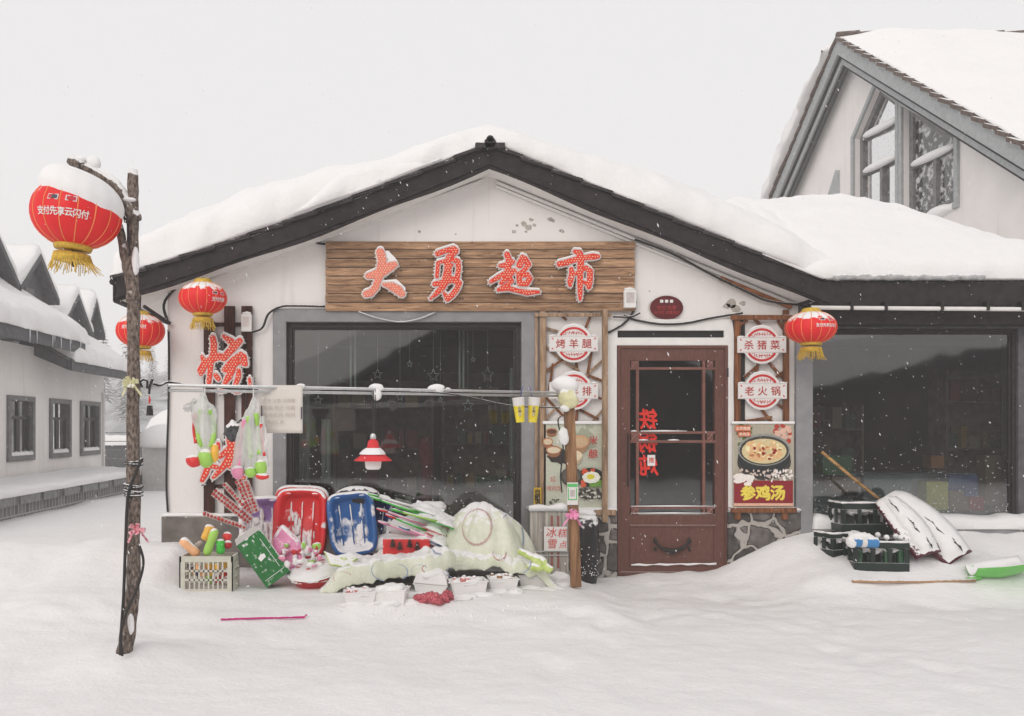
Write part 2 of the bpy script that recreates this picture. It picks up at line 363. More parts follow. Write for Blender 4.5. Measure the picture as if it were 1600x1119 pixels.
# ------------------------------------------------------------ snow lying on roofs
def snow_slab(x0, x1, y0, y1, base, thick, nu, nv, r=.16, edges='xXyY', bulge=.04, seed=0, warp=1.0):
    """snow layer over base(x,y): rounded free edges, slightly overhanging"""
    mb = MB(); top = []; bot = []
    def ax(a, b, n, e0, e1):
        o = []
        for i in range(n+1):
            t = i/n; t2 = t
            o.append(a+(b-a)*t2)
        return o
    X = sorted(set([round(v, 4) for v in ax(x0, x1, nu, 0, 0)]+[x0+r*k/6 for k in range(6)]+[x1-r*k/6 for k in range(6)]))
    Y = sorted(set([round(v, 4) for v in ax(y0, y1, nv, 0, 0)]+[y0+r*k/6 for k in range(6)]+[y1-r*k/6 for k in range(6)]))
    X = [X[i] for i in range(len(X)) if i == 0 or X[i]-X[i-1] > 1e-3]; Y = [Y[i] for i in range(len(Y)) if i == 0 or Y[i]-Y[i-1] > 1e-3]
    for y in Y:
        for x in X:
            k = 1.0; ox = oy = 0
            ds = [('x', x-x0, -1, 0), ('X', x1-x, 1, 0), ('y', y-y0, 0, -1), ('Y', y1-y, 0, 1)]
            for nm, d, sx, sy_ in ds:
                if nm in edges and d < r:
                    q = max(0, min(1, d/r)); k *= math.sqrt(max(0, 1-(1-q)**2))*.94+.06
                    bl = bulge*(1-abs(2*q-.6))*(1+fb(x*3+seed, y*3, seed)) if q < .8 else 0
                    ox += sx*bl; oy += sy_*bl
                    ed = .05*warp*fb(x*2.2+seed, y*2.2, seed+3, 4)*(1-q)
                    ox += sx*ed; oy += sy_*ed
            t = thick(x, y)*k*(1+.16*warp*fb(x*1.1+seed, y*1.1, seed, 3)+.05*warp*fb(x*4+seed, y*4, seed, 3))
            top.append(Vector((x+ox, y+oy, base(x, y)+max(.012, t)))); bot.append(Vector((x+ox*.5, y+oy*.5, base(x, y)+.003)))
    a, b = len(X), len(Y); n = a*b
    fs = [(j*a+i, j*a+i+1, (j+1)*a+i+1, (j+1)*a+i) for j in range(b-1) for i in range(a-1)]
    fs += [tuple(n+q for q in reversed(f)) for f in fs]
    for i in range(a-1): fs += [(i, i+1, n+i+1, n+i), ((b-1)*a+i+1, (b-1)*a+i, n+(b-1)*a+i, n+(b-1)*a+i+1)]
    for j in range(b-1): fs += [((j+1)*a, j*a, n+j*a, n+(j+1)*a), (j*a+a-1, (j+1)*a+a-1, n+(j+1)*a+a-1, n+j*a+a-1)]
    return mb.add(top+bot, fs)
def rect(x0, x1, z0, z1, y): return [Vector((x0, y, z0)), Vector((x1, y, z0)), Vector((x1, y, z1)), Vector((x0, y, z1))]
def pr(px0, py0, px1, py1, Y=D): a = P(px0, py0, Y); b = P(px1, py1, Y); return a.x, b.x, b.z, a.z     # x0,x1,z0,z1

# ------------------------------------------------------------ THE SHOP
YF = 7.95; SF = F/YF
fx = lambda px: (px-CX)/SF
fz = lambda py: H+(CY-py)/SF
AX, AZ = fx(765), fz(228); LX, LZ = fx(178), fz(438); RX, RZ = fx(1285), fz(441)
def zr(x):
    if x < AX: t = (AX-x)/(AX-LX); return AZ+(LZ-AZ)*t-.05*math.sin(math.pi*min(1, max(0, t)))
    return AZ+(RZ-AZ)*(x-AX)/(RX-AX)
TH = .20
shop = thing('shop_building', 'white plastered village shop with a low snow-laden gable roof and dark verge boards', 'shop', (.6, D, 0))
# front wall with openings
wx0, wx1 = P(262, 0).x, P(1247, 0).x
def zu(x): return zr(x)-TH
top = [Vector((x, D, zu(x)+.05)) for x in [wx0+(wx1-wx0)*i/24 for i in range(25)]]
W1 = pr(447, 503, 815, 826); DR = pr(963, 517, 1133, 900)
wall = MB(); wall.prism([Vector((wx0, D, -.3)), Vector((wx1, D, -.3))]+list(reversed(top)), (0, .22, 0),
                        [rect(W1[0], W1[1], W1[2], W1[3], D), rect(DR[0], DR[1], -.1, DR[3], D)])
wall.box(wx0, wx0+.2, D+.22, 15, -.3, zu(wx0)+.02); wall.box(wx1-.2, wx1, D+2.9, 15, -.3, zu(wx1)+.02)
wall_o = wall.build('wall', M['plaster'], shop)
# plaster blemishes under the ridge: chipped holes
ch = MB()
for px, py, r in ((655, 362, 3), (712, 366, 1.6), (803, 362, 4), (818, 350, 5), (826, 356, 6), (830, 344, 4), (860, 343, 5), (864, 345, 3), (878, 361, 4), (1015, 455, 1.5), (930, 392, 1.5), (1143, 475, 9), (1150, 482, 8), (1135, 478, 6), (1160, 474, 5), (835, 352, 3.4), (822, 362, 3), (808, 352, 2.6)):
    c = P(px, py, D-.002); n = 11
    ch.prism([c+Vector((math.cos(t)*r/170*(.7+.5*random.random()), 0, math.sin(t)*r/170*(.5+.5*random.random()))) for t in [2*math.pi*k/n for k in range(n)]], (0, .001, 0))
M['chip'] = mat('bare_render', (.42, .38, .34), rough=.95, var=.35, scale=60)
ch.build('plaster_chips', M['chip'], wall_o, kind='stuff')
# roof: deck with white soffit, verge boards, tile course ends
rf = MB(); N = 16
for side, (a, b) in enumerate(((LX, AX), (AX, RX+.02))):
    xsn = [a+(b-a)*i/N for i in range(N+1)]
    rf.add([(x, y, zr(x)-o) for y in (YF+.03, 15.2) for x in xsn for o in (.015, TH-.012)],
           [f for i in range(N) for f in ((2*i, 2*i+2, 2*(N+1)+2*i+2, 2*(N+1)+2*i), (2*i+1, 2*(N+1)+2*i+1, 2*(N+1)+2*i+3, 2*i+3), (2*i, 2*i+1, 2*i+3, 2*i+2), (2*(N+1)+2*i, 2*(N+1)+2*i+2, 2*(N+1)+2*i+3, 2*(N+1)+2*i+1))]
           + ([(0, 2*(N+1), 2*(N+1)+1, 1)] if side == 0 else [(2*N, 2*N+1, 4*N+3, 4*N+2)]))
roof_o = rf.build('roof', M['white'], shop)
for nm, a, b in (('verge_board', LX+.02, AX), ('verge_board', AX, RX+.10)):
    m = MB(); xsn = [a+(b-a)*i/20 for i in range(21)]
    up = [Vector((x, YF-.012, zr(x)+.0)) for x in xsn]; lo = [Vector((x, YF-.012, zr(x)-TH-.012*math.sin(x*5))) for x in reversed(xsn)]
    m.prism(up+lo, (0, .04, 0)); m.build(nm, M['fascia'], roof_o, bevel=.004)
    m = MB(); lo1 = [Vector((x, YF-.028, zr(x)-TH+.055)) for x in xsn]; lo2 = [Vector((x, YF-.028, zr(x)-TH+.03)) for x in reversed(xsn)]
    m.prism(lo1+lo2, (0, .014, 0)); m.build('verge_moulding', M['fascia'], roof_o)
tl = MB()
def tiles(a, b, n, sgn):
    for i in range(n):
        x0 = a+(b-a)*i/n; x1 = a+(b-a)*(i+1.06)/n
        z0, z1 = zr(x0), zr(min(max(x1, LX), RX))
        dz = .030 if True else 0
        hi0, hi1 = (z0+.012+random.uniform(-.006, .006), z1+.036+random.uniform(-.008, .008)) if sgn > 0 else (z0+.036, z1+.012)
        vs = []
        for y in (YF-.045+random.uniform(-.012, .012), YF+.5):
            vs += [Vector((x0, y, hi0-.03)), Vector((x1, y, hi1-.03)), Vector((x1, y, hi1)), Vector((x0, y, hi0))]
        tl.add(vs, [(0, 1, 2, 3), (7, 6, 5, 4), (0, 4, 5, 1), (3, 2, 6, 7), (0, 3, 7, 4), (1, 5, 6, 2)])
tiles(AX, LX, 11, 1); tiles(AX, RX, 11, 1)
# ridge tile end
for rr, dzz in ((.055, .015), (.035, .05)):
    tl.tube([Vector((AX, YF-.07, AZ+dzz-.01)), Vector((AX, YF+.6, AZ+dzz-.01))], rr, 10)
tl.bar(Vector((AX-.13, YF-.03, AZ-.015)), Vector((AX+.13, YF-.03, AZ-.015)), .08, .05)
tl.build('verge_tile', M['tile'], roof_o, bevel=.004)
# left eave: exposed tile ends and boxed soffit going back along the side
m = MB()
for k in range(9): m.tube([Vector((LX-.03, YF+.05+k*.8, LZ-.005)), Vector((LX-.03, YF+.12+k*.8, LZ-.005))], .03, 8)
m.box(LX-.02, LX+.05, YF+.03, 15, LZ-TH+.01, LZ-.02); m.build('eave_board', M['fascia'], roof_o)
m = MB(); m.bar(P(224, 478, 8.05), P(266, 506, 8.20), .03, .025); m.build('eave_strut', M['tile'], roof_o)
def th_main(x, y): return (.25+.22*min(1, abs(x-AX)/1.5))*(.80+.35*sm(YF, YF+.7, y))
sn = snow_slab(LX-.03, RX+.7, YF-.03, 12.5, lambda x, y: zr(x)+.03 if x < RX else zr(RX)+.03, lambda x, y: th_main(x, y)*(1-.8*sm(RX-.3, RX+.6, x))*(.72+.28*sm(LX-.05, LX+.55, x)), 130, 46, r=.24, edges='xy', bulge=.05, seed=1)
sn.build('roof_snow', M['snow'], roof_o, smooth=True)
# lower slab of half-slipped snow near the left ridge
sn = snow_slab(fx(462), fx(690), YF-.075, YF+.7, lambda x, y: zr(x)+.035, lambda x, y: .21*sm(fx(455), fx(540), x)*(1-sm(fx(560), fx(690), x))+.04, 40, 10, r=.13, edges='xXy', bulge=.03, seed=5)
sn.build('slipped_snow', M['snow'], roof_o, smooth=True)
# white moulding, brown batten below the soffit on the right, thin left moulding
m = MB()
def rk(px, off, Y): x = P(px, 0, Y).x; return Vector((x, Y, zu(x)-off))
m.bar(rk(775, .02, D-.012), rk(1235, .02, D-.012), .024, .05, up=(0, -1, 0)); m.bar(rk(285, .02, D-.012), rk(755, .02, D-.012), .024, .04, up=(0, -1, 0))
m.bar(rk(775, .055, D-.02), rk(1235, .055, D-.02), .02, .018, up=(0, -1, 0))
m.build('rake_moulding', M['white'], wall_o)
M['batten'] = wood_mat('brown_batten', srgb(110, 62, 34), srgb(160, 104, 66), 'X', dust=.15)
m = MB(); m.bar(rk(1125, .06, D-.04), rk(1236, .06, D-.04), .03, .05, up=(0, -1, 0)); m.build('batten', M['batten'], wall_o)
# grey render surround of the large window and the window itself
GW = pr(427, 483, 842, 836)
m = MB(); y0 = D-.035
m.prism(rect(GW[0], GW[1], GW[2], GW[3], y0), (0, .20, 0), [rect(W1[0]+.004, W1[1]-.004, W1[2]+.03, W1[3]-.004, y0)])
m.build('window_surround', M['grey'], wall_o, bevel=.006)
def window(x0, x1, z0, z1, y, fw, parent, gm, name='window'):
    m = MB(); m.prism(rect(x0, x1, z0, z1, y), (0, .06, 0), [rect(x0+fw, x1-fw, z0+fw, z1-fw, y)])
    m.prism(rect(x0+fw, x1-fw, z0+fw, z1-fw, y+.02), (0, .03, 0), [rect(x0+fw+.018, x1-fw-.018, z0+fw+.018, z1-fw-.018, y+.02)])
    wn = m.build(name, M['darkframe'], parent, bevel=.003)
    g = MB(); g.add(rect(x0+fw+.015, x1-fw-.015, z0+fw+.015, z1-fw-.015, y+.035), [(0, 1, 2, 3)]); g.build('glass', gm, wn)
    return wn
window(W1[0]+.006, W1[1]-.006, W1[2]+.03, W1[3]-.006, D+.03, .045, shop, M['glass'])
# stone plinth in random rubble with pale mortar
def stone_mat(name, scale=3.3):
    m = mat(name, (.1, .09, .085), rough=.9, var=.4, scale=12, bump=1, bscale=22, dust=.30, dscale=30, spec=.15); n = m.node_tree; L = n.links.new
    tc = n.nodes['Texture Coordinate']; b = n.nodes['Principled BSDF']
    v = n.nodes.new('ShaderNodeTexVoronoi'); v.feature = 'DISTANCE_TO_EDGE'; v.inputs['Scale'].default_value = scale; v.inputs['Randomness'].default_value = .9
    nz = n.nodes.new('ShaderNodeTexNoise'); nz.inputs['Scale'].default_value = 5; L(tc.outputs['Object'], nz.inputs[0])
    ml = n.nodes.new('ShaderNodeMix'); ml.data_type = 'RGBA'; ml.blend_type = 'ADD'; ml.inputs[0].default_value = .16; L(tc.outputs['Object'], ml.inputs[6]); L(nz.outputs[1], ml.inputs[7]); L(ml.outputs[2], v.inputs['Vector'])
    mr = n.nodes.new('ShaderNodeMapRange'); mr.inputs[1].default_value = .045; mr.inputs[2].default_value = .08; L(v.outputs['Distance'], mr.inputs[0])
    v2 = n.nodes.new('ShaderNodeTexVoronoi'); v2.inputs['Scale'].default_value = scale; v2.inputs['Randomness'].default_value = .9; L(ml.outputs[2], v2.inputs['Vector'])
    hs = n.nodes.new('ShaderNodeMapRange'); hs.inputs[3].default_value = .5; hs.inputs[4].default_value = 1.9; L(v2.outputs['Color'], hs.inputs[0])
    old = b.inputs['Base Color'].links[0].from_socket
    mu = n.nodes.new('ShaderNodeMix'); mu.data_type = 'RGBA'; mu.blend_type = 'MULTIPLY'; mu.inputs[0].default_value = 1; L(old, mu.inputs[6]); L(hs.outputs[0], mu.inputs[7])
    mo = n.nodes.new('ShaderNodeMix'); mo.data_type = 'RGBA'; mo.inputs[6].default_value = (.40, .37, .34, 1); L(mr.outputs[0], mo.inputs[0]); L(mu.outputs[2], mo.inputs[7]); L(mo.outputs[2], b.inputs['Base Color'])
    b2 = n.nodes.new('ShaderNodeBump'); b2.inputs['Strength'].default_value = 1; b2.inputs['Distance'].default_value = .05; L(mr.outputs[0], b2.inputs['Height'])
    ob = [x for x in n.nodes if x.type == 'BUMP' and x != b2][0]; L(b2.outputs[0], ob.inputs['Normal'])
    return m
M['stone'] = stone_mat('rubble_stone', 4.0)
for a, b in ((255, 430), (840, 962), (1134, 1247)):
    m = MB(); m.box(P(a, 0).x, P(b, 0).x, D-.07, D+.05, -.3, P(0, 806 if a < 500 else 797).z); m.build('stone_plinth', M['stone'] if a > 500 else mat('grey_brown_plinth', (.17, .15, .135), rough=.95, var=.3, scale=7, bump=.8, bscale=25, dust=.15, dscale=25), wall_o, bevel=.012)
    sn = snow_slab(P(a, 0).x+.01, P(b, 0).x-.01, D-.085, D+.0, lambda x, y: P(0, 806 if a < 500 else 797).z, lambda x, y: .03, 20, 3, r=.04, edges='xXy', bulge=.01); sn.build('plinth_snow', M['snow_soft'], wall_o, smooth=True)
# interior room seen through the panes
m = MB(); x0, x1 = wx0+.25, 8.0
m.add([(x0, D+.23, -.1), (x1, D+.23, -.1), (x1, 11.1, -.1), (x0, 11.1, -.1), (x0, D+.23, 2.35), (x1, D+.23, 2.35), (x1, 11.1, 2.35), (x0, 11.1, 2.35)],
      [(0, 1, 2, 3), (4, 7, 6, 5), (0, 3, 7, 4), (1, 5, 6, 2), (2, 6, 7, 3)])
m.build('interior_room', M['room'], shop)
# ---- door
M['doorwood'] = mat('maroon_door_paint', srgb(100, 63, 53), rough=.6, var=.18, scale=22, bump=.35, bscale=110, dust=.1, dscale=90, stretch=(3, 3, .8))
dx0, dx1, dz0, dz1 = pr(963, 540, 1136, 898)
gx0, gx1, gz0, gz1 = pr(984, 564, 1116, 804)
m = MB(); m.prism(rect(dx0+.003, dx1-.003, dz0-.02, dz1, D-.02), (0, .07, 0), [rect(gx0, gx1, gz0, gz1, D-.02)])
dr = m.build('door', M['doorwood'], shop, bevel=.004)
m = MB(); kx0, kx1, kz0, kz1 = pr(983, 820, 1117, 884)
m.prism(rect(kx0, kx1, kz0, kz1, D-.03), (0, .012, 0), [rect(kx0+.018, kx1-.018, kz0+.018, kz1-.018, D-.03)]); m.build('door_panel', M['doorwood'], dr, bevel=.003)
m = MB(); m.prism(rect(dx0+.004, dx1-.004, dz0, dz1-.001, D-.034), (0, .015, 0), [rect(dx0+.03, dx1-.03, dz0+.03, dz1-.03, D-.034)]); m.build('door_frame', M['doorwood'], dr, bevel=.003)
m = MB()
for px in (995.5, 1099): a, b = P(px, 804), P(px, 564); m.box(a.x-.012, a.x+.012, D-.018, D+.012, a.z, b.z)
for py in (576, 676, 690, 793): a, b = P(984, py), P(1116, py); m.box(a.x, b.x, D-.021, D+.014, a.z-.011, a.z+.011)
for px in (990, 1108):
    for py in (570, 683, 798): c = P(px, py); m.box(c.x-.028, c.x+.028, D-.027, D+.0, c.z-.032, c.z+.032)
for px in (990, 1108):
    for py in (570, 683, 798):
        c = P(px, py); m.bar(c+Vector((-.02, -.03, -.022)), c+Vector((.02, -.03, .022)), .006, .008, up=(0, 1, 0)); m.bar(c+Vector((-.02, -.032, .022)), c+Vector((.02, -.032, -.022)), .006, .008, up=(0, 1, 0))
m.build('glazing_bars', mat('door_bar_paint', srgb(122, 80, 70), rough=.6, var=.2, dust=.28, dscale=60), dr)
m = MB(); m.add(rect(gx0, gx1, gz0, gz1, D+.018), [(0, 1, 2, 3)]); m.build('glass', M['doorglass'], dr)
m = MB()
for a, b, c in ((985, 676, 994), (1000, 676, 1072), (985, 793, 1118), (1043, 690, 1060), (997, 690, 1012), (985, 804, 1110)):
    p, q = P(a, b), P(c, b); m.tube([p+Vector((0, -.026, .014)), (p+q)/2+Vector((0, -.028, .016)), q+Vector((0, -.026, .014))], [.004, .008, .003], 6)
p, q = P(985, 882), P(1117, 880); m.tube([lerp(p, q, i/12)+Vector((0, -.034, .004*math.sin(i*2.1))) for i in range(13)], [.003+.009*abs(math.sin(i*.9+.4)) for i in range(13)], 6)
m.build('door_snow', M['snow_soft'], dr, smooth=True, kind='stuff')
M['iron'] = mat('dark_iron', (.04, .035, .033), rough=.5, metal=.6, var=.3)
m = MB(); pts = [P(1024, 843, D-.05), P(1026, 849, D-.055), P(1034, 857, D-.06), P(1050, 862, D-.062), P(1066, 857, D-.06), P(1075, 849, D-.055), P(1077, 843, D-.05)]
m.tube(pts, [.014, .01, .016, .026, .016, .01, .014], 8)
for px in (1024, 1077): m.ball(P(px, 845, D-.05), (.016, .02, .032)); m.ball(P(px, 858, D-.045), (.013, .014, .022))
m.build('swag_handle', M['iron'], dr, smooth=True)
m = MB(); m.tube([P(981, 677, D-.045), P(981, 760, D-.045)], .007, 8)
for py in (680, 757): m.tube([P(981, py, D-.05), P(981, py, D-.02)], .006, 6)
m.build('pull_bar', M['iron'], dr)
for py in (575, 860): m = MB(); m.tube([P(1137, py, D-.035), P(1137, py+14, D-.035)], .008, 8); m.build('hinge', M['iron'], dr)
# lettering stuck to the inside of the pane, so it reads reversed
m = MB()
for i, chh in enumerate('铁锅炖'):
    put_text(m, chh, P(1013, 655+i*36, D+.011), .20, right=(-1, 0, 0), bold=.028, wd=.165, shear=.12)
M['redvinyl'] = mat('red_vinyl_letters', srgb(215, 45, 32), rough=.5, var=.08)
m.build('lettering', M['redvinyl'], dr)
m = MB(); m.box(*[P(1012, 0, D).x, P(1024, 0, D).x], D+.006, D+.010, P(0, 728).z, P(0, 711).z); m.build('notice', M['white'], dr)
m = MB(); put_text(m, '推', P(1018, 719, D+.004), .055, bold=.01); m.build('notice_lettering', M['redvinyl'], dr)
# transom, white surround
m = MB(); ax0, ax1, az0, az1 = pr(948, 499, 1146, 898)
m.prism([Vector((ax0, D-.03, az0)), Vector((dx0, D-.03, az0)), Vector((dx0, D-.03, P(0, 540).z)), Vector((dx1, D-.03, P(0, 540).z)), Vector((dx1, D-.03, az0)), Vector((ax1, D-.03, az0)), Vector((ax1, D-.03, az1)), Vector((ax0, D-.03, az1))], (0, .03, 0), [rect(*pr(964, 517, 1130, 528), D-.03)])
m.build('door_surround', M['white'], wall_o, bevel=.005)
m = MB(); a = pr(960, 512, 1134, 531); m.box(a[0], a[1], D+.01, D+.05, a[2], a[3]); m.build('transom', M['black'], wall_o)
# ---- wing to the right
WX1 = 8.2
wing = thing('shop_wing', 'low side wing of the shop with a wide display window under a deep snowy eave', 'building', (5.5, D, 0))
yW = D-.01; V2 = pr(1262, 513, 1590, 829)
m = MB(); m.prism([Vector((wx1, yW, -.3)), Vector((WX1, yW, -.3)), Vector((WX1, yW, 2.75)), Vector((wx1, yW, 2.75))], (0, .22, 0), [rect(V2[0], V2[1], V2[2], V2[3], yW)])
m.build('wall', mat('dark_wing_paint', (.10, .095, .105), rough=.8, var=.25, scale=12, bump=.3), wing)
m = MB(); a = pr(1240, 488, 1266, 852); m.box(a[0], a[1], D-.06, D-.012, a[2], a[3]-.10); m.build('corner_pilaster', M['grey'], wing, bevel=.006)
m = MB(); a = pr(1262, 826, 1640, 851); m.box(a[0]+.025, 8, D-.09, D+.1, a[2], a[3]); sill = m.build('window_sill', M['grey'], wing, bevel=.006)
sn = snow_slab(V2[0]+.02, 8, D-.10, D+.06, lambda x, y: a[3], lambda x, y: .13+.06*fb(x*2, 0), 60, 6, r=.08, edges='xy', bulge=.02, seed=3); sn.build('sill_snow', M['snow'], wing, smooth=True)
window(V2[0]+.004, V2[1], V2[2]+.02, V2[3], D+.02, .035, wing, M['glass'])
m = MB(); m.box(wx1+.02, 8.1, D-.065, D+.05, -.3, P(0, 852).z); m.build('stone_plinth', M['stone'], wing, bevel=.01)
zE = fz(441)
m = MB(); m.box(RX-.04, WX1+.6, YF-.01, YF+.03, fz(478), zE); m.box(RX-.06, WX1+.6, YF+.03, 11, fz(478)+.01, fz(478)+.04)
m.build('fascia', M['fascia'], wing)
m = MB(); m.box(RX-.1, WX1+.6, YF+.05, 14, fz(478)+.045, zE-.02)
yr = 10.9
m.add([(RX-.3, YF+.02, zE-.02), (WX1+.6, YF+.02, zE-.02), (WX1+.6, yr, zE+.75), (RX-.3, yr, zE+.75), (WX1+.6, 14, zE-.02), (RX-.3, 14, zE-.02)], [(0, 1, 2, 3), (3, 2, 4, 5), (1, 4, 2), (0, 3, 5)])
wroof = m.build('roof', M['tile'], wing)
m = MB(); k = 0; x = RX-.02
while x < WX1+.6:
    m.tube([Vector((x, YF+.004, zE-.036)), Vector((x, YF+.5, zE-.01))], .048, 10); x += .115
m.build('eave_tile', M['tile'], wroof)
def wing_top(x, y):
    pk = [(2.6, 3.75), (3.22, 4.05), (4.3, 4.10), (5.19, 4.02), (5.9, 3.72), (6.68, 3.2), (7.3, 2.84), (8.2, 2.8), (9.5, 2.8)]
    for (a, za), (b, zb) in zip(pk, pk[1:]):
        if x <= b or b == 9.5: t = min(1, max(0, (x-a)/(b-a))); zp = za+(zb-za)*t; break
    t = min(1, max(0, (y-YF)/(yr-YF))); e = zE+.20
    prof = 1-(1-t)**1.55
    if y > yr: prof = 1-((y-yr)/2.5)**2*.5
    return e+(zp-e)*prof
sn = snow_slab(RX-.55, WX1+.7, YF-.04, 13.3, lambda x, y: max(zE+.02, zr(min(x, RX))+.01), lambda x, y: .02+max(.05, wing_top(x, y)-max(zE+.02, zr(min(x, RX))+.01))*sm(RX-.55, RX+.15, x), 120, 60, r=.13, edges='y', bulge=.03, seed=8, warp=.45)
sn.build('roof_snow', M['snow'], wroof, smooth=True)
sn = snow_slab(2.3, RX+.3, YF+.30, 13.3, lambda x, y: zr(min(x, RX))-.10, lambda x, y: max(0, wing_top(x, y)-zr(min(x, RX))+.10)*sm(2.2, RX, x), 30, 60, r=.13, edges='y', bulge=.0, seed=8)
sn.build('roof_snow', M['snow'], roof_o, smooth=True)
m = MB(); m.tube([Vector((fx(lerp(1296, 1532, i/30)), YF-.055+.012*fb(i*.5, 1), zE+.035+.012*fb(i*.7, 2))) for i in range(31)], [.012+.022*abs(fb(i*.4, 5))+.008 for i in range(31)], 8, jit=.4); m.build('icy_crust', mat('grey_ice_crust', (.42, .42, .42), rough=.5, var=.3, scale=20, bump=.8, dust=.1, dscale=30), wroof, smooth=True)
# gutter
m = MB(); g0, g1 = Vector((RX-.12, YF-.05, fz(482))), Vector((WX1+.5, YF-.05, fz(489)))
m.tube([g0, g1], .019, 10)
gut = m.build('gutter_pipe', M['white'], wing, smooth=True)
for px in (1325, 1378, 1465, 1536, 1590): m = MB(); c = Vector((fx(px), YF-.03, fz(478))); m.box(c.x-.012, c.x+.012, YF-.078, YF-.0, c.z-.05, c.z+.03); m.build('gutter_bracket', M['iron'], gut)
m = MB(); m.box(RX-.05, WX1, D-.20, D-.012, fz(505), fz(478)+.01); m.build('eave_beam', M['fascia'], wing, bevel=.01)
# ------------------------------------------------------------ THE TALL HOUSE BEHIND ON THE RIGHT (gable wall on X = 9)
XR, XV = 9.0, 8.6
M['paleblue'] = mat('grey_blue_trim', (.36, .375, .38), rough=.7, var=.12, scale=14, bump=.2, dust=.06)
M['oldtile'] = mat('brown_tile_edge', (.11, .075, .06), rough=.8, var=.4, scale=15, bump=.4, dust=.1)
hs = thing('tall_house', 'tall steep-gabled white house with grey trim and two angled attic windows, behind the shop wing', 'house', (XR, 18.3, 0))
RY, RZh = 18.3, 9.33; SL = .705
def hz(y): return RZh-SL*abs(y-RY)
y0h, y1h = 11.6, 25.0
def px_poly(pts, X): return [onX(a, b, X) for a, b in pts]
wl = [(1336, 217), (1370, 136), (1402, 160), (1402, 345), (1336, 345)]
wr = [(1412, 166), (1494, 210), (1494, 346), (1412, 420)]
def clipz(poly, z0): return [Vector((p.x, p.y, max(p.z, z0))) for p in poly]
Lo = clipz(px_poly(wl, XR), 5.3); Ro = clipz(px_poly(wr, XR), 5.1)
sm_w = px_poly([(1300, 300), (1310, 268), (1313, 268), (1313, 305)], XR)
m = MB(); m.prism([Vector((XR, y0h, 0)), Vector((XR, y1h, 0)), Vector((XR, y1h, hz(y1h)-.3)), Vector((XR, RY, RZh-.3)), Vector((XR, y0h, hz(y0h)-.3))], (.25, 0, 0), [Lo, Ro])
m.box(XR+.25, XR+16, y0h, y0h+.25, 0, hz(y0h)-.32); m.box(XR+.25, XR+16, y1h-.25, y1h, 0, hz(y1h)-.32); m.box(XR+15.9, XR+16.1, y0h+.25, y1h-.25, 0, 5)
hwall = m.build('wall', M['plaster'], hs)
def inset(poly, d):
    c = sum(poly, Vector())/len(poly); out = []
    n = len(poly)
    for i in range(n):
        p0, p1, p2 = poly[i-1], poly[i], poly[(i+1) % n]
        e1 = (p1-p0).normalized(); e2 = (p2-p1).normalized()
        n1 = Vector((0, -e1.z, e1.y)); n2 = Vector((0, -e2.z, e2.y))
        if n1.dot(c-p1) < 0: n1 = -n1
        if n2.dot(c-p1) < 0: n2 = -n2
        k = 1+n1.dot(n2); out.append(p1+(n1+n2)*d/max(.35, k))
    return out
M['atticglass'] = glass_mat('frosted_attic_glass', .12, frost=.42, frost_scale=9)
M['atticglass2'] = glass_mat('attic_glass', .12, frost=.22, frost_scale=12)
for poly, bars, gm in ((Lo, [((1350, 217), (1402, 190)), ((1350, 272), (1402, 247)), ((1380, 262), (1380, 345))], M['atticglass2']), (Ro, [((1425, 262), (1490, 232)), ((1464, 248), (1464, 360))], M['atticglass'])):
    out = inset(poly, -.10); inn = inset(poly, .0)
    m = MB(); m.prism([Vector((XR-.05, p.y, p.z)) for p in out], (.05, 0, 0), [[Vector((XR-.05, p.y, p.z)) for p in inn]])
    wo = m.build('attic_window', M['paleblue'], hs, bevel=.008)
    i1 = inset(poly, .005); i2 = inset(poly, .13)
    m = MB(); m.prism([Vector((XR+.10, p.y, p.z)) for p in i1], (.08, 0, 0), [[Vector((XR+.10, p.y, p.z)) for p in i2]])
    for a, b in bars: m.bar(onX(*a, XR+.12), onX(*b, XR+.12), .09, .09, up=(1, 0, 0))
    m.build('sash', mat('attic_sash_paint', (.17, .165, .165), rough=.7, var=.3, dust=.2), wo)
    m = MB(); m.add([Vector((XR+.15, p.y, p.z)) for p in i1], [tuple(range(len(i1)))]); m.build('glass', gm, wo)
    m = MB()
    for a, b in bars[:2 if poly is Lo else 1]:
        p, q = onX(*a, XR+.06), onX(*b, XR+.06); m.tube([lerp(p, q, i/10)+Vector((0, 0, .05)) for i in range(11)], [.03+.05*math.sin(math.pi*i/10)**.5 for i in range(11)], 8)
    if poly is Ro: p, q = onX(1418, 352, XR), onX(1492, 322, XR); m.tube([lerp(p, q, i/10)+Vector((.0, 0, .0)) for i in range(11)], [.05+.07*abs(math.sin(i*.6+.6)) for i in range(11)], 8)
    m.build('ledge_snow', M['snow_soft'], wo, smooth=True, kind='stuff')
m = MB(); s_ = [Vector((XR-.04, p.y, p.z)) for p in px_poly([(1296, 305), (1308, 266), (1312, 266), (1312, 308)], XR)]; m.prism(s_, (.06, 0, 0)); m.build('small_attic_window', M['paleblue'], hs)
# attic room
m = MB(); m.prism([Vector((XR+.3, y, z)) for y, z in ((14.2, 4.5), (20.5, 4.5), (20.5, hz(20.5)-.4), (RY, RZh-.5), (14.2, hz(14.2)-.4))], (2.5, 0, 0)); m.build('interior_room', M['room'], hs)
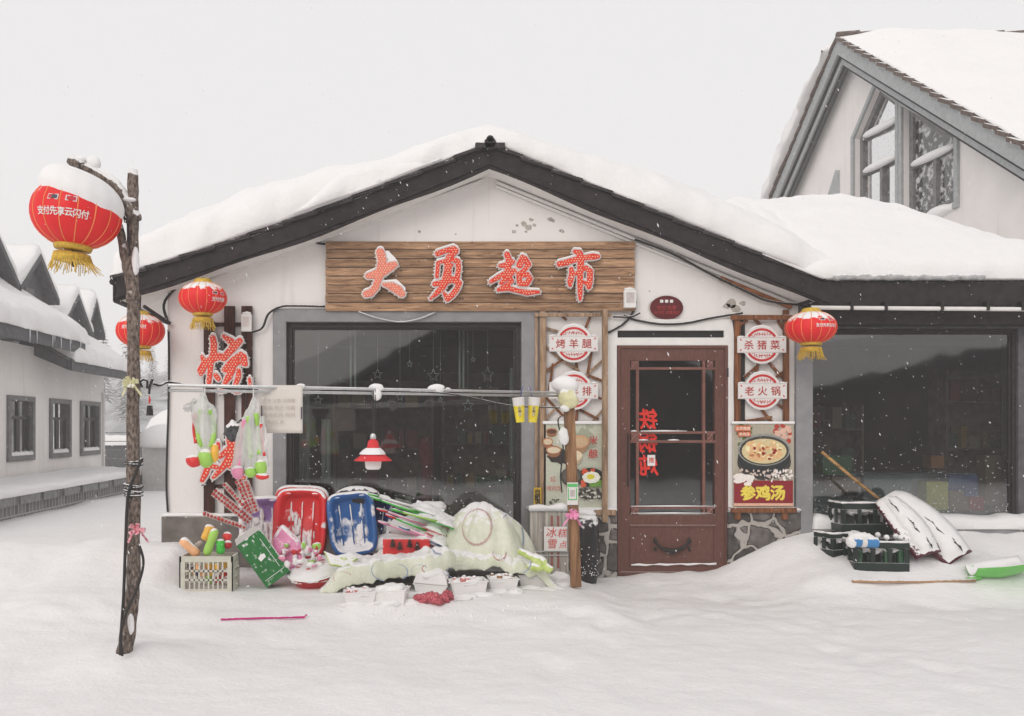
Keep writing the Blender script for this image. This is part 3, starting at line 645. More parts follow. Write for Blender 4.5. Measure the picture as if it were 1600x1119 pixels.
# roof slabs
m = MB()
for s in (-1, 1):
    ye = y0h-.6 if s < 0 else y1h+.6
    m.add([(x, y, hz(y)-o) for x in (XV+.06, XR+16.6) for y in (RY, ye) for o in (.0, .16)], [(0, 2, 6, 4), (1, 5, 7, 3), (0, 1, 3, 2), (4, 6, 7, 5), (2, 3, 7, 6), (0, 4, 5, 1)])
hroof = m.build('roof', M['paleblue'], hs)
for s in (-1, 1):
    ye = y0h-.6 if s < 0 else y1h+.6
    m = MB()
    def vb(o0, o1, xa, th): m.prism([Vector((xa, RY, RZh-o0)), Vector((xa, ye, hz(ye)-o0)), Vector((xa, ye, hz(ye)-o1)), Vector((xa, RY, RZh-o1))], (th, 0, 0))
    vb(.06, .36, XV, .05); vb(.37, .56, XV+.10, .05)
    m.build('verge_board', M['paleblue'], hroof)
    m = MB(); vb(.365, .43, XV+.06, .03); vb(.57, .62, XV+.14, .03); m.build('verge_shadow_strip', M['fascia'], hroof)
    m = MB(); n = 26
    for i in range(n):
        ya, yb = RY+(ye-RY)*i/n, RY+(ye-RY)*(i+1.08)/n
        m.add([(x, y, hz(y)+dz+k) for x in (XV-.05+random.uniform(-.02, .02), XV+.5) for y, k in ((ya, -.01), (yb, .05)) for dz in (-.07, .0)], [(0, 1, 3, 2), (4, 6, 7, 5), (1, 5, 7, 3), (0, 2, 6, 4), (2, 3, 7, 6), (0, 4, 5, 1)])
    m.build('verge_tile', M['oldtile'], hroof)
m = MB()
for i in range(40): m.tube([Vector((XV+i*.42, RY, RZh+.02)), Vector((XV+.44+i*.42, RY, RZh+.055))], .085, 8)
m.build('ridge_tile', M['oldtile'], hroof)
sn = snow_slab(XV+.0, XR+16.4, y0h-.6, RY-.12, lambda x, y: hz(y)+.03, lambda x, y: .07+.16*sm(XV, XV+1.0, x)+.12*fb(x*.6, y*.6, 4), 70, 60, r=.3, edges='xyY', bulge=.02, seed=11)
sn.build('roof_snow', M['snow'], hroof, smooth=True)
sn = snow_slab(XV-.15, XR+16.4, RY+.3, y1h+.4, lambda x, y: hz(y)+.03, lambda x, y: .38+.14*fb(x*.6, y*.6, 2)+.25*sm(RY+1.0, RY+2.6, y)*(1-sm(RY+2.6, RY+3.6, y)), 60, 50, r=.4, edges='xyY', bulge=.10, seed=12, warp=2)
sn.build('lee_roof_snow', M['snow'], hroof, smooth=True)

# ------------------------------------------------------------ THE LONG LOW HOUSE ON THE LEFT (wall on X = -7.6)
XL, XE = -7.6, -6.9
M['slate'] = mat('dark_grey_boards', (.085, .085, .09), rough=.75, var=.3, scale=10, bump=.3, dust=.12)
lh = thing('long_house', 'long low white house with three grey windows and pointed dormers, on its stone terrace', 'house', (XL, 17, 0))
ya, yb = 9.5, 21.8
m = MB(); wins = []
for pa, pb in ((10, 52), (76.5, 109), (124.5, 154.5)): wins.append((-F*XL/(CX-pa), -F*XL/(CX-pb)))
wins = [(14.75, 15.85)]+wins; wz0, wz1 = .71, 1.96
def rx(y0, y1, z0, z1, x): return [Vector((x, y0, z0)), Vector((x, y1, z0)), Vector((x, y1, z1)), Vector((x, y0, z1))]
m.prism(rx(ya, yb, 0, 2.95, XL), (-.25, 0, 0), [rx(a+.03, b-.03, wz0+.03, wz1-.03, XL) for a, b in wins])
m.box(XL-9, XL-.25, yb-.25, yb, 0, 2.9); lw = m.build('wall', M['plaster'], lh)
M['greyframe'] = mat('mid_grey_frame', (.16, .155, .155), rough=.75, var=.2, dust=.1)
for a, b in wins:
    m = MB(); m.prism(rx(a, b, wz0, wz1, XL+.05), (-.12, 0, 0), [rx(a+.11, b-.11, wz0+.11, wz1-.10, XL+.05)]); wo = m.build('window', M['greyframe'], lh, bevel=.008)
    m = MB(); x = XL-.06; c = (a+b)/2; zt = wz1-.42
    m.box(x-.03, x+.03, a+.10, b-.10, zt-.03, zt+.03); m.box(x-.02, x+.025, c-.025, c+.025, wz0+.1, wz1-.1)
    for s in (a+.14, c+.05, c-.05, b-.14): m.box(x-.02, x+.02, s-.025, s+.025, wz0+.1, zt-.03)
    m.box(x-.02, x+.02, a+.16, b-.16, wz0+.12, wz0+.17); m.build('sash', M['darkframe'], wo)
    m = MB(); m.add(rx(a+.1, b-.1, wz0+.1, wz1-.09, x-.005), [(0, 1, 2, 3)]); m.build('glass', M['glass'], wo)
    m = MB(); m.box(x-.5, x-.3, a+.25, c-.2, wz0+.1, wz1-.3); m.box(x-.5, x-.3, c+.25, b-.1, wz0+.1, wz1-.3); m.build('curtain', mat('grey_curtain', (.3, .3, .29), var=.3), wo)
    m = MB(); m.tube([Vector((XL+.0, a+.13+(b-a-.26)*i/10, wz0+.13)) for i in range(11)], [.03+.035*abs(math.sin(i*1.3+a)) for i in range(11)], 8); m.build('ledge_snow', M['snow_soft'], wo, smooth=True, kind='stuff')
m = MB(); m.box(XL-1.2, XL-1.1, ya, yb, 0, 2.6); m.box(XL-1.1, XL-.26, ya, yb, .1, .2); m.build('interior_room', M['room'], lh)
PL = .62
def lz(x): return 3.12+(XE-x)*PL
def lhroof(xe, z0, y0, y1, back, th=.22):
    m = MB(); zf = lambda x: z0+th+(xe-x)*PL
    m.add([(x, y, zf(x)-o) for y in (y0, y1) for x in (xe, back) for o in (.02, .20)], [(0, 2, 6, 4), (1, 5, 7, 3), (0, 1, 3, 2), (4, 6, 7, 5), (0, 4, 5, 1)])
    return m
m = lhroof(XE, 2.88, ya, 18.6, -11); lroof = m.build('roof', M['slate'], lh)
m = MB(); m.box(XE-.02, XE+.03, ya, 18.62, 2.88, 3.12)
m.prism([Vector((XE-.02, 18.62, 2.88)), Vector((XE-.02, 18.62, 3.12)), Vector((-11, 18.62, lz(-11))), Vector((-11, 18.62, lz(-11)-.24))], (0, .05, 0)); m.build('fascia', M['slate'], lroof)
z2 = 2.49; m = lhroof(XE, z2, 17.9, 21.9, -11, .2); lroof2 = m.build('lower_roof', M['slate'], lh)
m = MB(); m.box(XE-.02, XE+.03, 17.9, 21.9, z2, z2+.22); m.prism([Vector((XE, 17.88, z2)), Vector((XE, 17.88, z2+.22)), Vector((XL-.3, 17.88, z2+.22+.62*.7)), Vector((XL-.3, 17.88, z2+.25*1.7))], (0, -.05, 0)); m.build('fascia', M['slate'], lroof2)
sn = snow_slab(-11, XE+.06, ya, 18.75, lambda x, y: lz(x)+.0, lambda x, y: .36+.10*fb(x, y*.7, 3), 60, 70, r=.3, edges='XY', bulge=.10, seed=21, warp=2); sn.build('roof_snow', M['snow'], lroof, smooth=True)
sn = snow_slab(-11, XE+.05, 18.0, 21.95, lambda x, y: z2+.21+(XE-x)*PL, lambda x, y: .30+.08*fb(x, y*.7, 3), 50, 36, r=.3, edges='XyY', bulge=.08, seed=23, warp=2); sn.build('roof_snow', M['snow'], lroof2, smooth=True)
m = MB()
for y in (16.9, 17.0, 17.3, 17.75, 17.82, 18.3, 16.2, 15.9): m.tube([Vector((XE+.05, y, 3.14)), Vector((XE+.05, y, 3.14-random.uniform(.12, .3)))], [.016, .002], 6)
m.build('icicles', mat('ice', (.8, .85, .88), rough=.15, var=.02), lroof, kind='stuff')
# dormers facing the lane
for yy, za, ze, xd, hw in ((15.0, 5.05, 4.2, -7.95, 1.0), (17.0, 5.1, 4.2, -7.95, 1.05), (19.0, 5.05, 4.2, -7.95, 1.0), (21.0, 4.5, 3.66, -7.9, .95), (22.75, 4.62, 3.75, -8.1, .62)):
    m = MB(); m.prism([Vector((xd-.25, yy-hw*.62, 3.5)), Vector((xd-.25, yy+hw*.62, 3.5)), Vector((xd-.25, yy+hw*.62, ze+.25)), Vector((xd-.25, yy, za-.2)), Vector((xd-.25, yy-hw*.62, ze+.25))], (-2.6, 0, 0)); dm = m.build('dormer', M['slate'], lh)
    m = MB()
    for s in (-1, 1): m.prism([Vector((xd, yy, za)), Vector((xd, yy+s*hw, ze)), Vector((xd, yy+s*hw, ze-.12)), Vector((xd, yy, za-.16))], (-3, 0, 0))
    m.build('dormer_roof', M['slate'], dm)
    m = MB(); m.prism(rx(yy-.2, yy+.2, 3.7, ze+.1, xd-.23), (-.04, 0, 0)); m.build('dormer_vent', M['greyframe'], dm)
    sn = snow_slab(xd-3.2, xd-.02, yy-hw*.98, yy+hw*.98, lambda x, y: za-(za-ze)*abs(y-yy)/hw+.005, lambda x, y: .22+.1*fb(x, y), 26, 20, r=.16, edges='XyY', bulge=.04, seed=int(yy)); sn.build('dormer_snow', M['snow'], dm, smooth=True)
m = MB(); dx_, dy_ = XL+.04, 21.7; m.tube([Vector((dx_, dy_, 2.2)), Vector((dx_, dy_, .3))], .03, 8); m.build('downpipe', M['white'], lw)
# terrace
tr = thing('stone_terrace', 'low dark stone terrace wall topped with smooth snow below the long house windows', 'terrace', (-6.1, 16, 0))
m = MB(); m.box(XL+.02, -6.16, ya, 20.9, -.2, .30); m.box(XL+.02, -6.1, ya, 20.95, .17, .32)
M['terr'] = mat('dark_terrace_stone', (.13, .13, .135), rough=.9, var=.3, scale=6, bump=.6, bscale=12, dust=.1)
n_ = M['terr'].node_tree; br = n_.nodes.new('ShaderNodeTexBrick'); br.inputs['Scale'].default_value = 1; br.inputs['Brick Width'].default_value = .13; br.inputs['Row Height'].default_value = .32; br.inputs['Mortar Size'].default_value = .012; br.offset = .3
br.inputs['Color1'].default_value = (.12, .12, .125, 1); br.inputs['Color2'].default_value = (.24, .235, .23, 1); br.inputs['Mortar'].default_value = (.40, .39, .38, 1)
mp_ = n_.nodes.new('ShaderNodeMapping'); mp_.inputs['Rotation'].default_value = (R(90), 0, R(90)); n_.links.new(n_.nodes['Texture Coordinate'].outputs['Object'], mp_.inputs[0])
cx_ = n_.nodes.new('ShaderNodeCombineXYZ'); sx_ = n_.nodes.new('ShaderNodeSeparateXYZ'); n_.links.new(n_.nodes['Texture Coordinate'].outputs['Object'], sx_.inputs[0]); n_.links.new(sx_.outputs[1], cx_.inputs[0]); n_.links.new(sx_.outputs[2], cx_.inputs[1]); n_.links.new(cx_.outputs[0], br.inputs[0])
mxx = [x for x in n_.nodes if x.type == 'MIX'][0]; n_.links.new(br.outputs[0], mxx.inputs[6])
m.build('terrace_wall', M['terr'], tr)
y = ya; mt_ = mat('coping_stone', (.20, .20, .20), var=.3, dust=.1, bump=.3)
while y < 20.8: m = MB(); m.box(-6.13, -6.06, y, y+random.uniform(.5, .8), .172, .30); y += .85; m.build('coping_stone', mt_, tr)
sn = snow_slab(XL+.06, -6.02, ya, 20.98, lambda x, y: .31, lambda x, y: .13+.03*fb(x*2, y), 20, 90, r=.09, edges='XY', bulge=.03, seed=31); sn.build('terrace_snow', M['snow'], tr, smooth=True)
# ------------------------------------------------------------ far end of the lane
bx = thing('utility_cabinet', 'pale square cabinet under a big rounded cap of snow, beyond the shop corner', 'cabinet', (-5.75, 20, 0))
m = MB(); m.box(-6.0, -5.2, 19.6, 20.4, -.05, 1.0); m.build('cabinet_body', mat('pale_cabinet_paint', (.55, .53, .52), rough=.7, var=.08), bx, bevel=.02)
m = MB(); m.ball((-5.6, 20, 1.0), (.58, .6, .42), 20, 12, lo=-.2, jit=.08); m.build('snow_cap', M['snow_soft'], bx, smooth=True)
m = MB(); m.box(-5.2, -5.19, 19.62, 20.38, .1, .95); m.box(-5.95, -5.25, 19.59, 19.6, .08, .92); m.build('cabinet_door', mat('cabinet_door_paint', (.5, .49, .48), var=.08), bx)
m = MB(); m.ball((-8.4, 33, .9), (1.5, 1.2, 1.2), 18, 10, jit=.2); m.ball((-7.3, 33, .5), (1.0, 1.0, .8), 16, 8, jit=.2)
m.build('snow_mound', M['snow_soft'], smooth=True, label='big rounded snow mound at the end of the lane', cat='snow mound')
fw = thing('far_retaining_wall', 'long low grey wall capped with snow crossing the far end of the lane', 'wall', (-12, 30, 0))
m = MB(); m.box(-17, -4, 30, 30.4, -.3, .75); m.build('wall_body', M['slate'], fw)
sn = snow_slab(-17, -4, 29.9, 30.5, lambda x, y: .75, lambda x, y: .35+.25*fb(x*.7, 0), 60, 6, r=.25, edges='xXyY', seed=41, warp=2); sn.build('wall_snow', M['snow'], fw, smooth=True)
fn = thing('wire_fence', 'thin wire fence with slender posts in the snow before the far wall', 'fence', (-12, 26, 0))
m = MB()
for i in range(4): m.tube([Vector((-17, 26, .45+.25*i)), Vector((-5, 26, .45+.25*i))], .012, 5)
m.build('wire', M['greyframe'], fn)
for i in range(7):
    m = MB(); m.box(-16.5+i*1.8, -16.42+i*1.8, 25.97, 26.05, -.2, 1.35); m.build('fence_post', M['greyframe'], fn)
# (no barn)
# conifers standing in the snow fog
M['needle'] = mat('snowy_conifer', (.16, .17, .165), rough=.9, var=.4, scale=4, dust=.8, dscale=3)
M['bark'] = mat('conifer_bark', (.08, .065, .055), rough=.9, var=.3)
def conifer(seed, h=7.0):
    rnd = random.Random(seed); t = thing('conifer', '', '')
    m = MB(); m.tube([Vector((0, 0, -.3)), Vector((0, 0, h*.97))], [.14, .02], 7); m.build('trunk', M['bark'], t)
    m = MB(); n = 26
    for i in range(n):
        z = h*(.12+.86*i/n); rr = h*.24*(1-i/n)**.85+.08; k = max(5, int(13*(1-i/n)+4))
        for j in range(k):
            a = 2*math.pi*(j+rnd.random())/k; L = rr*rnd.uniform(.65, 1.1)
            d = Vector((math.cos(a), math.sin(a), 0)); s = Vector((-d.y, d.x, 0)); p = Vector((0, 0, z))
            for q in range(4):
                u = (q+.5)/4; c = p+d*L*u+Vector((0, 0, -.25*L*u*u-.05)); wv = .16*h/7*(1.25-u)*rnd.uniform(.8, 1.4)
                m.add([c-s*wv+d*.0, c+d*L*.32+Vector((0, 0, rnd.uniform(-.12, .03))), c+s*wv, c-d*L*.15+Vector((0, 0, .07))], [(0, 1, 2, 3)])
    m.build('crown', M['needle'], t); return t
protos = [conifer(1, 7.5), conifer(2, 6.2)]
spots = [(-24.5, 62), (-21, 66), (-19.2, 60), (-17.4, 70), (-22.8, 72), (-15.6, 64), (-26.5, 76), (-18.8, 82), (-29, 68), (-13.6, 74), (-32, 80), (-24, 88), (-20.8, 92), (-28.3, 96)]
words = ['tallest', 'slim', 'broad', 'leaning', 'smallest']
for i, (x, y) in enumerate(spots):
    o = protos[i] if i < 2 else copy_tree(protos[i % 2]); o.location = (x, y, 1.2+.10*(y-60)); o.rotation_euler.z = i*1.7
    tag(o, 'snowy conifer fading into the fog beyond the lane', 'tree', 'conifers in the fog beyond the lane')
# ------------------------------------------------------------ the houses across the yard, behind the camera, that the panes reflect
M['darktimber'] = mat('dark_timber_wall', (.07, .055, .05), rough=.85, var=.3)
for nm, xa, xb, ap, ze, zp, lab in (('opposite_house', -4.0, 9.5, 3.6, 1.5, 5.4, 'dark timber gabled house across the yard, seen only reflected in the large shop window'), ('opposite_barn', 10.2, 34, 24, 2.25, 5.2, 'wide dark timber barn across the yard, seen only reflected in the wing window')):
    t = thing(nm, lab, 'house', ((xa+xb)/2, -9, 0))
    m = MB(); m.prism([Vector((xa+.4, -8, -.2)), Vector((xb-.4, -8, -.2)), Vector((xb-.4, -8, ze)), Vector((ap, -8, zp-.2)), Vector((xa+.4, -8, ze))], (0, -7, 0)); m.build('wall', M['darktimber'], t)
    m = MB()
    for a, b in (((xa, ze), (ap, zp)), ((ap, zp), (xb, ze))): m.prism([Vector((a[0], -7.5, a[1]-.15)), Vector((b[0], -7.5, b[1]-.15)), Vector((b[0], -7.5, b[1]+.12)), Vector((a[0], -7.5, a[1]+.12))], (0, -8, 0))
    rfo = m.build('roof', M['fascia'], t)
    m = MB()
    for a, b in (((xa, ze), (ap, zp)), ((ap, zp), (xb, ze))): m.prism([Vector((a[0], -7.4, a[1]+.12)), Vector((b[0], -7.4, b[1]+.12)), Vector((b[0], -7.4, b[1]+1.2)), Vector((a[0], -7.4, a[1]+1.2))], (0, -8, 0))
    m.build('roof_snow', M['snow'], rfo)
# ================================================================ THINGS ON AND IN FRONT OF THE SHOP
def spline(pts, n=6):
    pts = [Vector(p) for p in pts]; q = [pts[0]*2-pts[1]]+pts+[pts[-1]*2-pts[-2]]; out = []
    for i in range(1, len(q)-2):
        for k in range(n):
            t = k/n; a, b, c, d = q[i-1:i+3]
            out.append(.5*((2*b)+(c-a)*t+(2*a-5*b+4*c-d)*t*t+(3*b-a-3*c+d)*t**3))
    return out+[pts[-1]]
M['oak'] = wood_mat('sign_planks', srgb(116, 84, 60), srgb(196, 158, 126), 'X', dust=.05, rough=.8)
M['neonred'] = mat('red_letter_face', srgb(222, 58, 34), rough=.45, var=.1, scale=30, dust=.05)
M['neonpale'] = mat('frosted_letter_face', srgb(230, 128, 108), rough=.6, var=.12, scale=60)
M['rim'] = mat('pinkish_metal_rim', (.62, .55, .53), rough=.4, metal=.3, var=.15, dust=.15)
M['bulbface'] = mat('pale_orange_bulb', srgb(255, 205, 178), rough=.3, var=.1)
M['bulbedge'] = mat('clear_white_bulb', (.85, .83, .8), rough=.2, var=.05)
M['bulbdark'] = mat('dark_bulb_socket', (.04, .05, .05), rough=.4)
def bulb_letter(name, strokes, ox, oy, size, Y, parent, face, snow_extra=(), depth=.055, label=None, rim=24, snow=True, N=104):
    k = size/1119.0
    mp = lambda x, y, d: P(ox+x*k, oy+y*k, Y)+Vector((0, d, 0))
    g, f = stroke_sdf(strokes, N)
    m = MB(); V, Fc = contour_mesh(g, f, rim); plate(m, V, Fc, mp, 0, depth); L = m.build(name, M['rim'], parent, label=label)
    m = MB(); V2, F2 = contour_mesh(g, f, 0); plate(m, V2, F2, mp, -.008, 0); m.build('face', face, L)
    st = g[1]-g[0]
    def at(x, y):
        i = (x-g[0])/st; j = (y-g[0])/st; i0, j0 = int(i), int(j)
        if not (0 <= i0 < N and 0 <= j0 < N): return 1e9
        a, b = i-i0, j-j0; return (f[j0, i0]*(1-a)+f[j0, i0+1]*a)*(1-b)+(f[j0+1, i0]*(1-a)+f[j0+1, i0+1]*a)*b
    m = MB(); sp = 46; r_ = 12.5*k/170; row = 0; y = -40
    while y < 1160:
        x = -40+(sp/2 if row % 2 else 0)
        while x < 1160:
            if at(x, y) < -12:
                c = mp(x+random.uniform(-4, 4), y+random.uniform(-4, 4), -.009); m.lathe([(r_, 0), (r_*.7, r_*.7), (0.0005, r_)], c, 6, rot=Matrix.Rotation(R(90), 3, 'X'), cap=False)
            x += sp
        y += sp*.87; row += 1
    m.build('face_bulbs', M['bulbface'], L, smooth=True, kind='stuff')
    V3, _ = contour_mesh(g, f, rim+10); used = []
    m = MB(); m2 = MB()
    for x, y in V3:
        gxn, gyn = at(x+6, y)-at(x-6, y), at(x, y+6)-at(x, y-6); ln = math.hypot(gxn, gyn)+1e-6
        if gyn/ln < -.25 and gxn/ln > -.8: continue
        if all((x-a)**2+(y-b)**2 > 48**2 for a, b in used):
            used.append((x, y)); c = mp(x, y, .022); m.ball(c, r_*1.15, 7, 5); q = mp(x+gxn/ln*12+10, y+gyn/ln*12, .04); m2.ball(q, r_*1.0, 6, 4)
    m.build('edge_bulbs', M['bulbedge'], L, smooth=True, kind='stuff'); m2.build('bulb_sockets', M['bulbdark'], L, kind='stuff')
    if snow:
        g, f2 = stroke_sdf([[(x, y, r) for x, y, r in s] for s in strokes]+[[(x, y+rim+10, r) for x, y, r in s] for s in snow_extra], N, dy=-rim-26)
        m = MB(); V4, F4 = contour_mesh(g, f2, 0); plate(m, V4, F4, mp, .004, depth-.004); m.build('snow', M['snow_soft'], L)
    return L
DA = [[(440, 210, 70), (475, 350, 70), (450, 520, 80), (400, 680, 60), (360, 820, 55), (270, 915, 60), (190, 935, 55)], [(225, 620, 45), (350, 595, 70), (500, 520, 85), (620, 450, 70), (690, 420, 50)], [(500, 765, 25), (640, 800, 65), (750, 865, 75), (815, 930, 55)]]
YONG = [[(375, 230, 45), (480, 190, 42), (650, 140, 45), (700, 170, 45)], [(695, 190, 42), (580, 290, 55), (545, 400, 50), (560, 500, 62), (540, 640, 75), (460, 820, 52), (350, 930, 38), (250, 1020, 16)], [(385, 395, 30), (375, 520, 32), (365, 630, 30)], [(380, 390, 28), (540, 345, 28)], [(660, 340, 42), (735, 365, 42), (745, 500, 42), (722, 640, 42)], [(560, 440, 45), (630, 425, 25)], [(325, 760, 40), (480, 730, 48), (640, 680, 50), (755, 740, 48)], [(755, 740, 45), (720, 840, 45), (640, 945, 48), (550, 1020, 46), (495, 920, 26)]]
CHAO = [[(450, 245, 48), (480, 330, 48), (470, 480, 50), (440, 570, 48)], [(335, 440, 34), (450, 430, 48), (550, 370, 38)], [(165, 720, 30), (300, 640, 42), (450, 560, 48), (580, 530, 42)], [(540, 560, 42), (420, 670, 44), (345, 745, 30)], [(490, 590, 38), (510, 700, 40)], [(535, 705, 36), (440, 790, 44), (300, 860, 30)], [(300, 860, 30), (480, 835, 40), (650, 880, 36), (800, 910, 46), (1000, 900, 26)], [(720, 300, 50), (670, 430, 55)], [(760, 320, 50), (825, 420, 46), (740, 530, 36), (650, 585, 36)], [(655, 620, 40), (672, 750, 44), (790, 755, 46), (850, 660, 44), (810, 590, 36), (700, 625, 34)]]
SHI = [[(480, 190, 30), (560, 220, 55), (590, 300, 58), (578, 500, 50), (575, 700, 46), (575, 900, 40), (575, 1030, 22)], [(215, 410, 48), (330, 385, 50), (480, 335, 46), (660, 300, 42), (800, 280, 52), (885, 280, 36)], [(420, 500, 36), (432, 590, 46), (402, 700, 48), (400, 780, 32)], [(430, 590, 36), (560, 560, 26)], [(600, 520, 26), (680, 475, 38), (748, 540, 48), (745, 700, 48), (728, 815, 38)], [(640, 725, 24), (730, 780, 38)]]
KAO = [[(330, 180, 40), (350, 280, 48), (340, 440, 50), (300, 560, 48), (290, 700, 38), (270, 890, 36)], [(160, 480, 26), (190, 560, 40), (200, 600, 55), (150, 700, 62), (140, 760, 28)], [(210, 560, 46), (420, 490, 48)], [(400, 470, 52), (510, 500, 52), (600, 400, 55), (680, 310, 62), (760, 230, 44)], [(505, 155, 24), (620, 240, 54), (680, 300, 55)], [(780, 440, 36), (680, 520, 52), (560, 625, 36), (520, 690, 40), (650, 640, 44), (740, 560, 36), (850, 600, 38), (820, 480, 46)], [(640, 680, 54), (590, 790, 54), (520, 915, 30)], [(740, 700, 34), (740, 800, 40), (690, 930, 34)], [(375, 775, 34), (420, 835, 36)], [(440, 1025, 26), (490, 1025, 28)], [(690, 1035, 30), (750, 1035, 30)], [(912, 830, 18), (935, 1000, 26)]]
ROU = [[(570, 240, 62), (600, 330, 72), (600, 450, 72), (570, 580, 52)], [(655, 260, 40), (635, 450, 50)], [(560, 350, 46), (420, 460, 30)], [(540, 480, 46), (470, 590, 40), (360, 710, 26), (325, 745, 16)], [(265, 580, 36), (230, 680, 40), (180, 780, 28)], [(265, 580, 28), (370, 600, 30)], [(395, 290, 26), (395, 355, 26)], [(700, 735, 34), (735, 745, 30)]]
sg = thing('wooden_shop_sign', 'wide brown plank sign with four red bulb-studded brush characters under the gable', 'sign', P(750, 486, D-.04))
b = pr(509, 376, 992, 486, D-.06)
for i in range(8):
    z0 = b[2]+(b[3]-b[2])*i/8; z1 = b[2]+(b[3]-b[2])*(i+1)/8-.007
    m = MB(); m.box(b[0]+random.uniform(-.004, .004), b[1]+random.uniform(-.004, .004), D-.062+random.uniform(-.003, .003), D-.03, z0, z1); m.build('plank', M['oak'], sg, bevel=.003)
m = MB(); m.box(b[0]+.02, b[1]-.02, D-.029, D-.003, b[2]+.01, b[3]-.01); m.build('backing_board', M['fascia'], sg)
YL = D-.13
bulb_letter('letter', DA, 555, 376, 100, YL, sg, M['neonpale'], [[(560, 230, 40), (650, 350, 60), (720, 420, 40)], [(560, 720, 20), (700, 750, 60), (830, 860, 50)], [(200, 590, 30), (350, 530, 30)]], label='pale frosted character like a striding figure, first on the plank sign')
bulb_letter('letter', YONG, 650, 376, 100, YL, sg, M['neonred'])
bulb_letter('letter', CHAO, 752, 376, 100, YL, sg, M['neonred'])
bulb_letter('letter', SHI, 855, 376, 100, YL, sg, M['neonred'])
m = MB()
for i in range(14): x = lerp(b[0]+.25, b[1]-.2, random.random()); m.box(x, x+.012, D-.066, D-.06, b[2]+.02+.0857*(i % 8), b[2]+.03+.0857*(i % 8))
m.build('screw_heads', M['iron'], sg, kind='stuff')
# left vertical board: three dark slats with two characters
M['darkwood'] = wood_mat('dark_brown_slats', srgb(44, 24, 22), srgb(86, 52, 42), 'Z', dust=.05)
vs_ = thing('slatted_letter_board', 'three dark brown upright slats carrying two red bulb characters, left of the big window', 'sign', P(355, 800, D-.03))
for a, c, t in ((318, 335, 502), (350, 367, 478), (377, 394, 478)):
    q = pr(a, t, c, 806, D-.05); m = MB(); m.box(q[0], q[1], D-.05, D-.025, q[2], q[3]); m.build('slat', M['darkwood'], vs_, bevel=.003)
for py in (507, 760): q = pr(318, py-3, 394, py+3, D-.02); m = MB(); m.box(q[0], q[1], D-.023, D-.002, q[2], q[3]); m.build('crossbar', M['darkwood'], vs_)
bulb_letter('letter', KAO, 300, 510, 110, D-.12, vs_, M['neonred'], label='upper red character of crossing brush strokes', snow=True)
bulb_letter('letter', ROU, 295, 660, 130, D-.12, vs_, M['neonred'], label='lower red character with splayed legs')
# meter boxes
def meter_box(px0, py0, px1, py1, label):
    q = pr(px0, py0, px1, py1, D-.09); t = thing('meter_box', label, 'electric box', Vector(((q[0]+q[1])/2, D-.05, q[2])))
    m = MB(); m.box(q[0], q[1], D-.10, D-.052, q[2], q[3]); m.build('case', M['white'], t, bevel=.006)
    m = MB(); m.box(q[0]+.02, q[1]-.02, D-.104, D-.10, q[2]+.045, q[3]-.025); m.build('dial_window', M['rim'], t)
    m = MB(); m.tube([Vector((q[0]+.01, D-.075, q[3]+.004)), Vector(((q[0]+q[1])/2, D-.075, q[3]+.014)), Vector((q[1]-.01, D-.075, q[3]+.004))], .014, 8); m.build('snow', M['snow_soft'], t, smooth=True)
meter_box(377, 491, 393, 518, 'small white meter box fixed to the dark slats above the red character')
meter_box(975, 453, 994, 481, 'small white switch box on the lower right corner of the plank sign')
# cables on the front
def cable(pts, r, label, Y=D-.02, name='cable', mt=None, cat='cable'):
    m = MB(); m.tube(spline([P(a, c, (z if z else Y)) for a, c, *zz in pts for z in [zz[0] if zz else None]]), r, 7)
    return m.build(name, mt or M['black'], smooth=True, label=label, cat=cat)
cable([(262, 505), (258, 470), (300, 430), (345, 415), (400, 402), (470, 379), (508, 381)], .013, 'black cable sweeping under the left verge to the plank sign')
cable([(394, 519), (410, 512), (420, 490), (440, 479), (470, 478), (508, 479)], .011, 'black cable curling from the meter box over the window surround', D-.055)
cable([(560, 487), (590, 497), (625, 503), (655, 498), (680, 488)], .007, 'thin pale cable sagging below the plank sign', D-.06, mt=M['metal'])
cable([(992, 374), (1050, 396), (1110, 428), (1165, 455), (1200, 470), (1245, 476)], .012, 'black cable running down under the right verge', D-.06)
cable([(975, 492), (990, 499), (1030, 506), (1070, 505), (1110, 497), (1160, 489)], .012, 'thick black cable above the door surround', D-.05)
cable([(950, 520), (975, 505), (990, 486), (993, 470)], .012, 'black cable bending up to the switch box', D-.05)
cable([(958, 495), (985, 495), (1000, 489)], .010, 'short black cable end beside the switch box', D-.07)
cable([(263, 515), (264, 560), (263, 640), (261, 700), (260, 760), (262, 800)], .010, 'thin dark conduit down the left corner of the shop', D-.02)
cable([(1145, 500), (1148, 530), (1147, 600), (1148, 650)], .006, 'thin wire beside the right trellis', D-.03)
# oval plaque
pq = thing('oval_plaque', 'dark red oval plaque with small pale writing above the door', 'plaque', P(1041, 500, D-.02))
c = P(1041, 481, D-.02); m = MB(); rot = Matrix.Rotation(R(90), 3, 'X')
m.lathe([(.150, -.012), (.155, 0), (.150, .010)], c, 36, rot=rot, sy=.72); m.build('plate', mat('plaque_red', srgb(92, 20, 24), rough=.35, var=.15, dust=.03), pq)
m = MB(); m.lathe([(.158, -.016), (.158, -.004), (.152, .012)], c, 36, rot=rot, sy=.73, cap=False); m.build('border', M['rim'], pq)
m = MB(); put_text(m, '支付 先享', c+Vector((0, -.0135, .0)), .042, bold=.01); put_text(m, '云闪付 优惠商户', c+Vector((0, -.0135, -.045)), .034, bold=.01); m.build('lettering', mat('dull_red_letters', srgb(170, 60, 56), rough=.5), pq)
m = MB()
for dx in (-.045, 0, .045): m.box(c.x+dx-.014, c.x+dx+.014, c.y-.014, c.y-.010, c.z+.045, c.z+.072)
m.build('emblem', M['white'], pq, kind='stuff')
